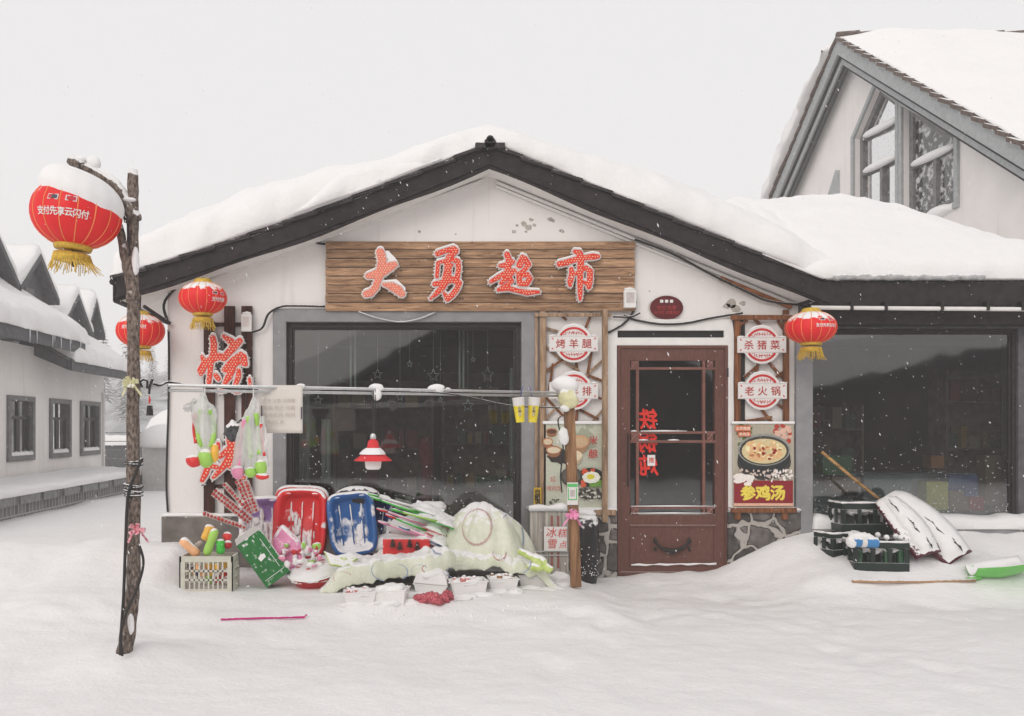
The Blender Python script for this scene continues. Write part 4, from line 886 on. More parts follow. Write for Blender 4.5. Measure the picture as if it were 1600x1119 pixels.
# ---- trellises with signs and posters
M['pine'] = wood_mat('weathered_pine', srgb(120, 90, 66), srgb(188, 160, 134), 'Z', dust=.2)
M['pinered'] = wood_mat('brown_stained_pine', srgb(92, 54, 34), srgb(150, 98, 64), 'Z', dust=.2)
M['signwhite'] = mat('white_sign_board', (.74, .71, .69), rough=.5, var=.04)
M['signred'] = mat('sign_red_print', srgb(196, 48, 50), rough=.5, var=.06)
M['signtext'] = mat('sign_red_letters', srgb(176, 52, 46), rough=.5, var=.06)
def stick(m, a, b, Y, w=.030, t=.022): m.bar(P(*a, Y), P(*b, Y), w, t, up=(0, -1, 0))
tr1 = thing('left_trellis', '', ''); tr1.name = 'wooden_trellis'
tag(tr1, 'weathered pale wooden trellis of crossed sticks between the big window and the door', 'trellis')
for (a, c, w_) in (((848, 486), (848, 815), .06), ((838, 490), (838, 800), .025)): m = MB(); stick(m, a, c, D-.045, w_); m.build('upright', M['pine'], tr1, bevel=.003)
m = MB(); stick(m, (945, 484), (945, 816), D-.10, .05, .03); m.build('upright', M['pine'], tr1, bevel=.003)
m = MB(); stick(m, (835, 492), (955, 492), D-.065, .035, .02); m.build('top_rail', M['pine'], tr1, bevel=.003)
for i, (a, c) in enumerate((((850, 512), (872, 518)), ((872, 488), (885, 500)), ((925, 488), (915, 512)), ((850, 540), (876, 562)), ((850, 582), (880, 561)), ((864, 568), (858, 610)), ((872, 560), (905, 580)), ((898, 545), (902, 582)), ((925, 545), (918, 585)), ((945, 560), (914, 588)), ((915, 585), (948, 598)), ((850, 618), (880, 650)), ((866, 640), (852, 655)), ((902, 640), (900, 662)), ((905, 640), (935, 655)), ((942, 640), (925, 660)), ((930, 620), (945, 625)))):
    m = MB(); stick(m, a, c, D-.03+.004*(i % 4), .022, .018); m.build('stick', M['pinered' if i % 3 else 'pine'], tr1)
tr2 = thing('wooden_trellis', 'brown stained trellis of crossed sticks between the door and the wing', 'trellis')
for a, c, w_ in (((1152, 492), (1152, 664), .055), ((1228, 484), (1228, 664), .055)): m = MB(); stick(m, a, c, D-.04, w_); m.build('upright', M['pinered'], tr2, bevel=.003)
m = MB(); stick(m, (1142, 496), (1238, 496), D-.065, .045, .02); m.build('top_rail', M['pinered'], tr2, bevel=.003)
m = MB(); q = pr(1156, 500, 1164, 660, D-.012); m.box(q[0], q[1], D-.012, D-.004, q[2], q[3]); m.build('dark_gap_strip', M['black'], tr2)
for i, (a, c) in enumerate((((1150, 512), (1168, 500)), ((1178, 498), (1196, 515)), ((1215, 500), (1228, 520)), ((1162, 590), (1185, 570)), ((1186, 560), (1180, 590)), ((1200, 565), (1222, 590)), ((1228, 578), (1210, 590)), ((1190, 640), (1206, 660)), ((1165, 658), (1206, 652)), ((1215, 632), (1230, 642)))):
    m = MB(); stick(m, a, c, D-.03+.004*(i % 4), .024, .018); m.build('stick', M['pinered'], tr2)
for o, p_ in ((tr1, (890, 815)), (tr2, (1190, 664))): pass
def round_sign(px, py, k, txt, label, Y):
    """disc with a band across, red printed ring, three characters"""
    u = k/170*Y/D; c = P(px, py, Y); t = thing('round_menu_sign', label, 'sign', c-Vector((0, 0, 30*u)), group='round menu signs on the trellises')
    out = []
    for q in range(60):
        a = 2*math.pi*q/60; x, z = 30*math.cos(a), 30*math.sin(a)
        out.append((x, z))
    m = MB(); n = Vector((0, .012, 0))
    band = [(-38, -13), (38, -13), (38, 13), (31, 14), (26, 20)]
    # outline: union of disc and band walked by angle
    pts = []
    for q in range(120):
        a = 2*math.pi*q/120; ca, sa = math.cos(a), math.sin(a)
        rb = min(38/abs(ca) if abs(ca) > 1e-6 else 1e9, 12.5/abs(sa) if abs(sa) > 1e-6 else 1e9); rr = max(29.5, rb)
        pts.append((rr*ca, rr*sa))
    m.prism([c+Vector((x*u, 0, z*u)) for x, z in pts], n); board = m.build('sign_board', M['signwhite'], t, bevel=.0015)
    for lo, hi in ((32, 148), (212, 328)):
        m = MB(); A = [R(lo+(hi-lo)*i/24) for i in range(25)]
        m.prism([c+Vector((26*u*math.cos(a), -.002, 26*u*math.sin(a))) for a in A]+[c+Vector((22.5*u*math.cos(a), -.002, 22.5*u*math.sin(a))) for a in reversed(A)], (0, .0015, 0)); m.build('red_ring', M['signred'], t)
    rnd = random.Random(int(px))
    m = MB()
    for s in (-1, 1):
        for i in range(9):
            x = (-16+i*4)*u; z0 = s*(13.5+rnd.uniform(0, 1))*u; z1 = s*min(20, 14+math.sqrt(max(0, 21**2-(x/u)**2))-13)*u
            m.bar(c+Vector((x, -.002, z0)), c+Vector((x+rnd.uniform(-3, 3)*u, -.002, z1)), .7*u, .001, up=(0, -1, 0))
            m.bar(c+Vector((x, -.002, (z0+z1)/2)), c+Vector((x+rnd.uniform(2, 5)*u, -.002, (z0+z1)/2+rnd.uniform(-2, 2)*u)), .6*u, .001, up=(0, -1, 0))
        m.tube([c+Vector((x*u, -.002, s*(17.0-abs(x)*.25)*u)) for x in (-5, 0, 5)], .35*u, 4)
    for sx in (-1, 1):
        for sz in (-1, 1): m.bar(c+Vector((34.5*sx*u, -.002, 9*sz*u)), c+Vector((32*sx*u, -.002, 7*sz*u)), 1.6*u, .001, up=(0, -1, 0))
    m.build('crackle_print', M['signred'], t, kind='stuff')
    m = MB()
    for s in (-1, 1): m.bar(c+Vector((-37*u, -.002, s*11.6*u)), c+Vector((37*u, -.002, s*11.6*u)), .6*u, .001, up=(0, -1, 0))
    m.build('band_line', M['rim'], t)
    m = MB()
    for i, chh in enumerate(txt): put_text(m, chh, c+Vector(((-20.5+20.5*i)*u, -.002, 0)), 15.5*u*1.0, bold=.012)
    m.build('lettering', M['signtext'], t)
    m = MB(); m.tube([c+Vector(((x)*u, .004, (math.sqrt(max(0, 29.5**2-x*x)))*u+.004)) for x in (-20, -12, 0, 12, 20)], [.004, .009, .011, .008, .004], 7)
    for s in (-1, 1): m.tube([c+Vector((s*x*u, .004, 13*u)) for x in (28, 33, 38)], [.008, .009, .003], 7)
    m.build('snow', M['snow_soft'], t, smooth=True, kind='stuff')
round_sign(896.5, 537, 1, '烤羊腿', 'round white menu sign reading roast lamb leg, upper one on the pale trellis', D-.085)
round_sign(896.5, 611, 1, '烤羊排', 'round white menu sign half hidden by the post snowball, lower one on the pale trellis', D-.085)
round_sign(1190.5, 539, 1.0, '杀猪菜', 'round white menu sign reading pork stew, upper one on the brown trellis', D-.085)
round_sign(1191.5, 611, 1.0, '老火锅', 'round white menu sign reading old hotpot, lower one on the brown trellis', D-.085)
# food posters: flat printed boards with printed shapes
def disc(m, px, py, rx_, ry, Y, n=28, a0=0, a1=360, jit=0):
    c = P(px, py, Y); s = Y/F
    m.prism([c+Vector((rx_*s*math.cos(R(a))*(1+jit*random.uniform(-1, 1)), 0, ry*s*math.sin(R(a))*(1+jit*random.uniform(-1, 1)))) for a in [a0+(a1-a0)*i/n for i in range(n)]], (0, .0006, 0))
cm = {}
def flat(*rgb):
    if rgb not in cm: cm[rgb] = mat('print_%02x%02x%02x' % rgb, srgb(*rgb), rough=.45, var=.12, scale=60)
    return cm[rgb]
def printed(parent, Y, items):
    """list of (name, rgb, drawing function); each print lies .8 mm in front of the last"""
    for i, (nm, rgb, fn_) in enumerate(items):
        m = MB(); fn_(m, Y-.0012*(i+1)); m.build(nm, flat(*rgb), parent, kind='stuff' if fn_.__name__ == 'f' else None)
rnd = random.Random(3)
def blobs(px0, px1, py0, py1, n, r0, r1, jit=.25, inside=None):
    def f(m, Y):
        k = 0
        while k < n:
            x, y = rnd.uniform(px0, px1), rnd.uniform(py0, py1)
            if inside and not inside(x, y): continue
            disc(m, x, y, rnd.uniform(r0, r1), rnd.uniform(r0, r1)*.8, Y-.00002*k, 9, jit=jit); k += 1
    return f
p2 = thing('food_poster', 'poster of a black bowl of chicken soup with yellow writing on red', 'poster', P(1192, 791, D-.06))
q = pr(1145.5, 661, 1240, 792, D-.06); m = MB(); m.box(q[0], q[1], D-.06, D-.045, q[2], q[3]); m.build('board', flat(196, 182, 164), p2)
YP = D-.061; ell = lambda cx, cy, a, b_: (lambda x, y: ((x-cx)/a)**2+((y-cy)/b_)**2 < 1)
printed(p2, YP, [
    ('print_background', (176, 168, 150), lambda m, Y: m.prism(rect(*pr(1147, 663, 1239, 752, Y), Y), (0, .0006, 0))),
    ('print_greens', (92, 112, 62), blobs(1150, 1176, 664, 720, 16, 3, 6)),
    ('print_dates', (178, 60, 44), blobs(1205, 1236, 665, 690, 14, 2, 5)),
    ('print_pale_meat', (222, 180, 160), blobs(1205, 1238, 668, 700, 12, 3, 6)),
    ('print_bowl_shadow', (60, 56, 52), lambda m, Y: disc(m, 1194, 722, 42, 28, Y)),
    ('print_bowl', (40, 42, 44), lambda m, Y: disc(m, 1194, 714, 41, 27, Y)),
    ('print_bowl_rim', (150, 148, 142), lambda m, Y: disc(m, 1194, 703, 41, 25, Y)),
    ('print_bowl_inner', (62, 60, 56), lambda m, Y: disc(m, 1194, 704, 38.5, 22.5, Y)),
    ('print_soup', (214, 196, 150), lambda m, Y: disc(m, 1194, 705, 35, 19.5, Y)),
    ('print_chicken', (226, 182, 132), blobs(1168, 1220, 692, 718, 22, 4, 8, inside=ell(1194, 704, 30, 14))),
    ('print_soup_lights', (238, 224, 176), blobs(1165, 1222, 690, 720, 16, 2, 5, inside=ell(1194, 704, 31, 15))),
    ('print_chicken_dark', (184, 120, 76), blobs(1170, 1220, 692, 718, 12, 1.5, 4, inside=ell(1194, 704, 28, 13))),
    ('print_jujube', (150, 44, 34), blobs(1170, 1218, 695, 718, 6, 2, 3.4, inside=ell(1194, 704, 30, 15))),
    ('print_pebbles', (206, 186, 176), blobs(1150, 1238, 732, 752, 46, 1.2, 3)),
    ('print_red_panel', (138, 28, 38), lambda m, Y: m.prism(rect(*pr(1147, 751, 1239, 786, Y), Y), (0, .0006, 0))),
    ('print_cloud', (236, 228, 222), blobs(1152, 1176, 742, 757, 14, 4, 8, jit=.05)),
    ('print_cloud', (236, 228, 222), blobs(1205, 1238, 735, 752, 30, 1, 3, jit=.05)),
    ('lettering', (232, 210, 84), lambda m, Y: [put_text(m, chh, P(1169+i*23, 770, Y), 24/170, bold=.045) for i, chh in enumerate('参鸡汤')]),
    ('print_stripe', (226, 176, 150), lambda m, Y: m.prism(rect(*pr(1147, 786.5, 1239, 790.5, Y), Y), (0, .0006, 0))),
    ('print_tag', (206, 104, 66), lambda m, Y: [m.prism(rect(*pr(1149, 665, 1173, 674, Y), Y), (0, .0006, 0)), m.prism(rect(*pr(1153, 675, 1173, 682, Y), Y), (0, .0006, 0))]),
    ('tag_lettering', (244, 226, 206), lambda m, Y: [put_text(m, '正宗韩国', P(1161, 669.5, Y), 5.6/170, bold=.02), put_text(m, '参鸡汤', P(1163, 678.5, Y), 5.4/170, bold=.02)])])
m = MB(); q = pr(1143, 658.5, 1242, 662.5, D-.07); m.box(q[0], q[1], D-.075, D-.04, q[2], q[3]); m.build('snow', M['snow_soft'], p2, bevel=.006)
ld = thing('poster_ledge', 'brown wooden ledge on two blocks under the chicken soup poster', 'shelf', P(1192, 800, D-.08))
m = MB(); q = pr(1142, 793, 1244, 801, D-.09); m.box(q[0], q[1], D-.11, D-.0, q[2], q[3]); m.build('ledge_board', M['pinered'], ld, bevel=.003)
for a in (1152, 1226): m = MB(); q = pr(a-4, 801, a+5, 812, D-.09); m.box(q[0], q[1], D-.10, D-.072, q[2]-.0, q[3]-.001); m.build('block', M['pinered'], ld, bevel=.003)
p1 = thing('food_poster', 'pale green poster of clay wine bowls and a fried egg pan', 'poster', P(895, 800, D-.055))
q = pr(850, 661, 942, 795, D-.055); m = MB(); m.box(q[0], q[1], D-.056, D-.042, q[2], q[3]); m.build('board', flat(196, 198, 180), p1)
def bowl(px, py, a, b_, c1, c2):
    return [('print_bowl', c1, lambda m, Y: disc(m, px, py+b_*.7, a*.86, b_*1.1, Y)), ('print_bowl_rim', tuple(min(255, int(v*1.25)) for v in c1), lambda m, Y: disc(m, px, py, a, b_, Y)), ('print_liquid', c2, lambda m, Y: disc(m, px, py+.5, a*.84, b_*.74, Y))]
it = [('print_wash', (168, 172, 150), blobs(892, 925, 666, 700, 20, 3, 9)), ('print_dark_cloth', (58, 48, 44), blobs(852, 885, 700, 722, 20, 4, 9))]
for a in ((862, 674, 9, 5, (150, 104, 74), (92, 58, 44)), (856, 690, 8, 6, (150, 100, 70), (216, 196, 166)), (865, 703, 12, 6.5, (146, 100, 72), (222, 206, 178)), (906, 690, 15, 10, (168, 130, 98), (206, 176, 138)), (898, 712, 12, 8, (196, 172, 140), (230, 214, 186))): it += bowl(*a)
it += [('print_pan', (44, 40, 38), lambda m, Y: disc(m, 923, 746, 21, 15, Y)), ('print_pan', (72, 64, 58), lambda m, Y: disc(m, 893, 745, 17, 15, Y)), ('print_pan_inner', (96, 92, 84), lambda m, Y: disc(m, 893, 744, 14, 12, Y)),
       ('print_greens', (110, 156, 60), blobs(920, 941, 752, 759, 18, 2, 4)), ('print_tomato', (212, 84, 50), blobs(908, 930, 734, 742, 12, 2, 4)), ('print_tomato', (216, 96, 60), blobs(907, 915, 750, 760, 6, 2, 4)),
       ('print_egg', (238, 236, 224), lambda m, Y: disc(m, 924, 746, 14, 9, Y, jit=.06)), ('print_yolk', (222, 206, 52), lambda m, Y: disc(m, 923, 745, 6, 4, Y)),
       ('print_pebbles', (66, 60, 56), blobs(905, 940, 765, 780, 26, 2, 5)), ('print_pebbles', (210, 206, 196), blobs(905, 940, 765, 785, 16, 1, 2.5)), ('print_ink', (84, 78, 66), blobs(858, 872, 780, 790, 9, 1, 3)),
       ('lettering', (186, 54, 52), lambda m, Y: [put_text(m, '米', P(927, 688, Y), 15/170, bold=.012, shear=.1), put_text(m, '酿', P(927, 709, Y), 15/170, bold=.012, shear=.1)]),
       ('small_lettering', (186, 70, 60), lambda m, Y: [put_text(m, '延', P(864, 749, Y), 9/170), put_text(m, '烤肉饭', P(866, 763, Y), 8.5/170)])]
printed(p1, D-.057, it)
m = MB(); q = pr(848, 658, 944, 663, D-.07); m.box(q[0], q[1], D-.08, D-.042, q[2], q[3]); m.build('snow', M['snow_soft'], p1, bevel=.008)
ld = thing('poster_ledge', 'worn snow-dusted board below the rice wine poster', 'shelf', P(895, 806, D-.06)); m = MB(); q = pr(830, 796, 962, 805, D-.08); m.box(q[0], q[1], D-.10, D-.0, q[2], q[3]); m.build('ledge_board', M['pine'], ld, bevel=.003)
ys_ = thing('yellow_strip_sign', 'narrow yellow strip with black characters at the foot of the pale trellis', 'sign', P(839.5, 795, D-.08)); m = MB(); q = pr(834, 762, 846, 795, D-.085); m.box(q[0], q[1], D-.085, D-.075, q[2], q[3]); m.build('board', flat(196, 160, 44), ys_)
m = MB(); [put_text(m, chh, P(840, 769+i*8.5, D-.0865), 9.5/170, bold=.03) for i, chh in enumerate('自酿酒')]; m.build('lettering', flat(34, 30, 26), ys_)

# ---- lanterns
M['lanternred'] = mat('red_lantern_cloth', srgb(226, 30, 34), rough=.55, var=.06, scale=8, dust=.10, dscale=22)
M['gold'] = mat('gold_braid', srgb(206, 170, 62), rough=.45, metal=.2, var=.25, scale=60)
M['goldrib'] = mat('gold_rib', srgb(236, 140, 84), rough=.5, var=.1)
M['whiteink'] = mat('white_letters', (.80, .76, .74), rough=.5, var=.03)
def lantern(px, py, Y, rx_, rz, tilt, label, text=None, text_a=0, tass=.13, cap=False, hang=.1, twist=0):
    s = Y/F; c = P(px, py, Y); a, h = rx_*s, rz*s
    Rm = Matrix.Rotation(R(tilt), 3, 'Y')@Matrix.Rotation(R(twist), 3, 'Z')
    t = thing('red_lantern', label, 'lantern', c-Vector((0, 0, h)), group='red paper lanterns'); n = 16
    def sp(th, ph, k=1.0):          # th: azimuth, 0 towards the camera; ph: latitude
        puff = 1-.018*(1-abs(math.sin(n/2*th)))
        return Vector((a*k*puff*math.cos(ph)**.85*math.sin(th), -a*k*puff*math.cos(ph)**.85*math.cos(th), h*k*math.sin(ph)))
    m = MB(); m.grid(lambda u, v: c+Rm@sp(2*math.pi*u, lerp(-1.22, 1.22, v)), 96, 22); body = m.build('lantern_body', M['lanternred'], t, smooth=True)
    m = MB()
    for k in range(n):
        th = 2*math.pi*k/n; m.tube([c+Rm@sp(th, lerp(-1.22, 1.22, i/12), 1.004) for i in range(13)], .0016+a*.007, 5)
    m.build('ribs', M['goldrib'], body, kind='stuff')
    zt = h*math.sin(1.22); rt = a*math.cos(1.22)**.85
    m = MB(); m.lathe([(rt*.98, -zt-.03*a/.26), (rt*1.06, -zt-.01), (rt*1.02, -zt+.012)], (0, 0, 0), 20, cap=True); m.lathe([(rt*1.02, -zt-.095*a/.26), (rt*1.0, -zt-.05*a/.26)], (0, 0, 0), 20)
    m.xf(Matrix.Translation(c)@Rm.to_4x4()); m.build('lower_ring', M['gold'], t, smooth=True)
    m = MB(); m.lathe([(rt*1.0, zt-.012), (rt*1.02, zt+.005), (rt*.75, zt+.035*a/.2), (.004, zt+.037*a/.2)], (0, 0, 0), 20); m.xf(Matrix.Translation(c)@Rm.to_4x4()); m.build('top_cap', M['gold'], t, smooth=True)
    m = MB(); rr = random.Random(int(px))
    for k in range(70):
        th = 2*math.pi*k/70; p0 = c+Rm@Vector((rt*math.sin(th), rt*math.cos(th), -zt-.06*a/.26)); L = tass*rr.uniform(.7, 1.05); dx = rr.uniform(-.3, .3)*(rr.random() < .35)
        m.tube([p0, p0+Vector((dx*L*.3+math.sin(th)*.01, 0, -L*.5)), p0+Vector((dx*L+math.sin(th)*.02*(1 if not tilt else 1.5)+(.25*L if tilt and math.sin(th) > .6 else 0), rr.uniform(-.01, .01), -L))], .0016+a*.003, 4)
    m.build('tassel', M['gold'], t)
    m = MB(); m.tube([c+Rm@Vector((0, 0, zt+.02)), c+Rm@Vector((0, 0, zt))+Vector((0, 0, hang))], .006, 6); m.tube([c+Rm@Vector((0, 0, -zt-.02)), c+Rm@Vector((0, 0, -zt))+Vector((0, 0, -tass*1.25))], .006 if tilt else .003, 6); m.build('hanging_wire', M['black'], t)
    if text:
        m = MB(); W_ = text[1]; gl = text[0]
        for i, chh in enumerate(gl):
            vs, fs = text_geo(chh, .02); th0 = (i-(len(gl)-1)/2)*W_+text_a
            m.add([c+Rm@sp(th0+v.x*W_*1.05, text[2]+v.y*W_*1.15*a/h, 1.012) for v in vs], fs)
        m.build('lettering', M['whiteink'], t)
        m = MB()
        for k, th0 in enumerate((text_a-.17*1.0-.04, text_a+.19)):
            m.add([c+Rm@sp(th0+x, text[2]+.39+z*a/h*.8, 1.012) for x, z in ((-.12, -.075), (.12, -.075), (.13, .075), (-.11, .075))], [(0, 1, 2, 3)])
        m.build('emblem_plate', M['whiteink'], t)
        m = MB()
        for k, th0 in enumerate((text_a-.17*1.0-.04, text_a+.19)):
            for j, (x0, x1) in enumerate((((-.10, -.02)), ((-.02, .10)))) if k == 0 else enumerate((((-.09, .10)),)):
                m.m = (1 if k == 1 or j == 0 else 0); m.add([c+Rm@sp(th0+x, text[2]+.39+z*a/h*.8, 1.018) for x, z in ((x0, -.052), (x1, -.052), (x1+.005, .052), (x0+.005, .052))], [(0, 1, 2, 3)])
        m.build('emblem_print', [flat(46, 62, 74), flat(196, 52, 62)], t)
    if cap:
        m = MB()
        def cp(u, v):
            th = 2*math.pi*u; ph0 = .33-.32*math.sin(th-.15)+.05*fb(math.cos(th)*2.5, math.sin(th)*2.5, 3); q = v*math.pi/2
            p = sp(th, ph0); k = math.cos(q)**.62; zt_ = h+.050
            rad = Vector((p.x, p.y, 0))*(1+.05*math.sin(min(1, v*5)*math.pi/2))*k; z = p.z+(zt_*(1-.25*(p.x/a)*k)-p.z)*math.sin(q)**.9
            return c+Rm@Vector((rad.x, rad.y, z))*1.0
        m.grid(cp, 64, 16); m.build('snow_cap', M['snow_soft'], t, smooth=True)
    return t
lantern(119.5, 334, 5.20, 69, 53, 6, 'big tilted red lantern with a thick cap of snow, hung from the log pole branch', ('支付先享云闪付', .17, -.22), .05, .10, True, .10)
lantern(317, 466, 7.86, 37.5, 25, 0, 'red lantern under the left verge beside the dark slats', ('支付先享', .17, -.2), .95, .10, hang=.05)
lantern(219.5, 517, 8.0, 37.5, 25.5, 0, 'red lantern half hidden behind the log pole at the left eave', ('支付先享云闪付', .15, .12), 0, .09, hang=.20)
lantern(1267, 512, 7.72, 38, 25, 0, 'red lantern with frosted top at the corner of door trellis and wing', ('支付先享云闪付', .135, .0), .25, .10, hang=.05)

# ---- the log pole and its branches
M['log'] = mat('grey_brown_bark', srgb(70, 58, 54), rough=.95, var=.35, scale=75, bump=1, bscale=80, stretch=(1, 1, .45), dust=.40, dscale=22, col2=srgb(150, 136, 126), spec=.1)
YPo = 5.32
lp = thing('log_pole', 'crooked bark-covered log pole with a forked branch, lashed with cable', 'pole', P(193, 1028, YPo))
pp = lambda *a: [P(x, y, YPo) for x, y in a]
m = MB(); m.tube(spline(pp((190, 1045), (200, 985), (207, 930), (209, 860), (208, 760), (208, 650), (209, 560), (208, 450), (207, 380), (208, 320), (207.5, 266)), 5), [.048]*6+[.043]*8+[.039]*12+[.037]*10+[.034]*8+[.031]*7, 16, jit=.22); m.build('trunk', M['log'], lp, smooth=True)
m = MB(); m.tube(spline(pp((207, 345), (202, 322), (186, 296), (165, 280), (145, 268), (130, 262)), 5), [.050, .050, .048, .045, .042, .040, .036, .034, .03, .03, .028, .028, .028, .026, .026, .026, .026, .027, .028, .03, .030, .030, .030, .03, .03, .03][:26], 12, jit=.3)
m.tube(pp((134, 264), (124, 259), (116, 253), (110, 249)), [.030, .036, .038, .034], 12, jit=.3); m.build('branch', M['log'], lp, smooth=True)
m = MB(); m.tube(spline(pp((208, 470), (204, 432), (194, 392), (186, 352)), 5), [.045, .045, .04, .04, .036, .036, .034, .034, .03, .03, .028, .028, .026, .026, .026, .022], 12, jit=.3); m.build('branch', M['log'], lp, smooth=True)
m = MB()
for a, c, r0 in (((148, 262), (150, 250), .006), ((170, 279), (169, 272), .005), ((205, 330), (196, 318), .004), ((212, 660), (218, 655), .01), ((202, 700), (196, 703), .008), ((212, 590), (217, 586), .009)): m.tube(pp(a, c), [r0*1.5, r0*.6], 6)
m.build('twig_stub', M['log'], lp, kind='stuff')
m = MB(); q = pp((146, 262))[0]; m.ball(q+Vector((.0, .01, .03)), (.045, .035, .04), jit=.2); m.ball(P(203, 312, YPo-.04), (.04, .025, .012), jit=.2); m.ball(P(212, 408, YPo-.02), (.022, .03, .085), jit=.1); m.ball(P(205, 975, YPo-.045), (.02, .02, .06), jit=.3); m.ball(P(126, 249, YPo), (.04, .03, .02), jit=.2)
m.tube(pp((150, 262), (168, 272), (186, 286), (198, 304)), [.008, .012, .012, .006], 7)
m.build('branch_snow', M['snow_soft'], lp, smooth=True, kind='stuff')
m = MB()
for py, s in ((722, .4), (725, -.3), (762, .3), (767, -.5), (770, 0.2), (774, -.1), (758, -.6)):
    c = P(208.5, py, YPo); m.tube([c+Vector((.052*math.cos(a), .052*math.sin(a), .014*s*math.cos(a))) for a in [2*math.pi*i/16 for i in range(17)]], .0062, 6)
m.build('lashing', M['black'], lp)
cable([(222, 716, 5.26), (212, 740, 5.26), (200, 775, 5.26), (196, 850, 5.25), (193, 930, 5.24), (189, 990, 5.22), (188, 1024, 5.2)], .0095, 'black cable hanging down the left of the log pole into the snow')
cable([(217, 850, 5.26), (224, 880, 5.25), (214, 920, 5.24), (198, 955, 5.22), (189, 990, 5.2), (191, 1025, 5.2)], .008, 'black cable looping across the foot of the log pole')
cable([(189, 330, 5.3), (198, 345, 5.26), (201, 370, 5.26), (203, 400, 5.26)], .006, 'thin wire from the big lantern to the log pole')
# ribbons
def bow(c, s, mt, label, name='ribbon_bow', loops=6, tails=2, seed=0, cat='ribbon'):
    rr = random.Random(seed); t = thing(name, label, cat, c-Vector((0, 0, s*.6))); c = Vector(c)
    for k in range(loops):
        a = math.pi*2*k/loops+rr.uniform(-.2, .2); d = Vector((math.cos(a), 0, math.sin(a)*.8)); n = Vector((-d.z, 0, d.x)); L = s*rr.uniform(.45, .62)
        m = MB(); m.grid(lambda u, v: c+d*L*math.sin(math.pi*u)*1.0+Vector((0, -.01-.030*s/.1*(.5-.5*math.cos(2*math.pi*u)) if u < .5 else -.004, 0))+n*s*.13*(v-.5)*(1+1.6*math.sin(math.pi*u))+Vector((0, -.02*math.sin(math.pi*u), 0)), 12, 2); m.build('loop', mt, t, smooth=True)
    for k in range(tails):
        sg_ = -1 if k % 2 else 1; m = MB(); m.grid(lambda u, v: c+Vector((sg_*s*(.15+.55*u), -.012-.01*math.sin(5*u), -s*(.95*u)))+Vector((.8, 0, .5*sg_))*s*.16*(v-.5), 8, 2); m.build('tail', mt, t, smooth=True)
    m = MB(); m.ball(c+Vector((0, -.015, 0)), s*.10, 10, 6); m.build('knot', mt, t, smooth=True)
    return t
M['ribA'] = mat('red_white_ribbon', srgb(214, 40, 76), rough=.4, var=.2, scale=70, col2=srgb(248, 214, 222)); M['ribB'] = mat('pink_ribbon', srgb(236, 132, 184), rough=.35, var=.12, scale=40, col2=srgb(248, 184, 214)); M['ribC'] = mat('pale_yellow_ribbon', srgb(216, 212, 170), rough=.5, var=.1, scale=30, dust=.2)
bow(P(216, 826, 5.22), .085, M['ribA'], 'red and white ribbon bow tied to the middle of the log pole', seed=1, loops=5, tails=3)
bow(P(206, 598, 5.22), .08, M['ribC'], 'pale yellow ribbon knotted round the log pole at the rail end', seed=2, loops=7)

# ---- rails between log pole and front post
YF1 = 7.42
RA, RB = P(214, 601, 5.30), P(884, 614, YF1)
def rail(px, dz=0):
    # point of the rail seen at this column
    k = (px-CX)/F; t = (k*RA.y-RA.x)/((RB.x-RA.x)-k*(RB.y-RA.y)); return RA+(RB-RA)*t+Vector((0, 0, dz))
m = MB(); m.tube([rail(262), rail(884)], .011, 10); m.build('hanging_rail', M['metal'], smooth=True, label='upper white metal rail strung from the log pole to the front post', cat='rail')
m = MB(); m.tube([rail(262, -.03)+Vector((0, .03, 0)), rail(884, -.026)+Vector((0, .03, 0))], .010, 10); m.build('hanging_rail', M['metal'], smooth=True, label='lower grey metal rail just behind the upper one', cat='rail')
m = MB(); pts = [P(222, 604, 5.28), P(219, 597, 5.25), P(224, 593, 5.25), P(230, 596, 5.25), P(230, 606, 5.25), P(236, 599, 5.25), P(238, 592, 5.25), P(234, 605, 5.25), P(233, 616, 5.25)]; m.tube(spline(pts), .007, 6)
m.tube(spline([P(240, 600, 5.3), P(250, 602, 5.35), P(262, 597, 5.45), P(276, 599, 5.5), P(300, 602, 5.6), P(330, 605, 5.7)]), [.008]*20+[.005]*11, 6)
pl = m.build('plug_cable', M['black'], smooth=True, label='black cable with curled end tied at the log pole end of the rail', cat='cable')
cable([(335, 602, 5.8), (352, 606, 5.85), (372, 608, 5.9), (392, 608, 6), (406, 611, 6.1)], .010, 'thick black cable wound on the rail in front of the slats')
cable([(640, 612, 6.4), (690, 614, 6.6), (740, 622, 6.9), (800, 634, 7.1), (870, 637, 7.4), (884, 640, 7.42)], .006, 'thin black wire drooping off the rail towards the front post')
m = MB(); a_ = P(233, 618, 5.25); m.tube([a_, P(234, 625, 5.25), P(233, 632, 5.25)], [.002, .008, .002], 6); ct = thing('hanging_bell', 'small dark bell with red bead dangling beside the log pole', 'bell', P(234, 648, 5.25)); m.build('red_bead', M['signred'], ct)
m = MB(); m.tube([P(233, 630, 5.25), P(234, 637, 5.25)], .0015, 5); m.build('thread', M['signred'], ct)
m = MB(); m.lathe([(.022, -.058), (.021, -.05), (.018, -.02), (.016, 0), (.004, .002)], P(234, 634, 5.25), 4); m.ball(P(234, 633.5, 5.25), .007); m.build('bell_body', M['black'], ct)
# snow lumps on the rails
for i, (px, s) in enumerate(((589, .05), (682, .06), (700, .02), (470, .03))):
    m = MB(); c = rail(px); m.ball(c+Vector((0, .01, .012)), (s*1.1, .03, s*.55), jit=.3, seed=i)
    if px == 589: m.ball(c+Vector((0, 0, -.03)), (.035, .025, .05), jit=.2)
    m.build('snow_lump', M['snow_soft'], smooth=True, label=['lump of snow over the lamp cord on the rail', 'long lump of snow midway on the rail', 'small crumb of snow right of the midway lump on the rail', 'small lump of snow beside the paper sheet on the rail'][i], cat='snow')
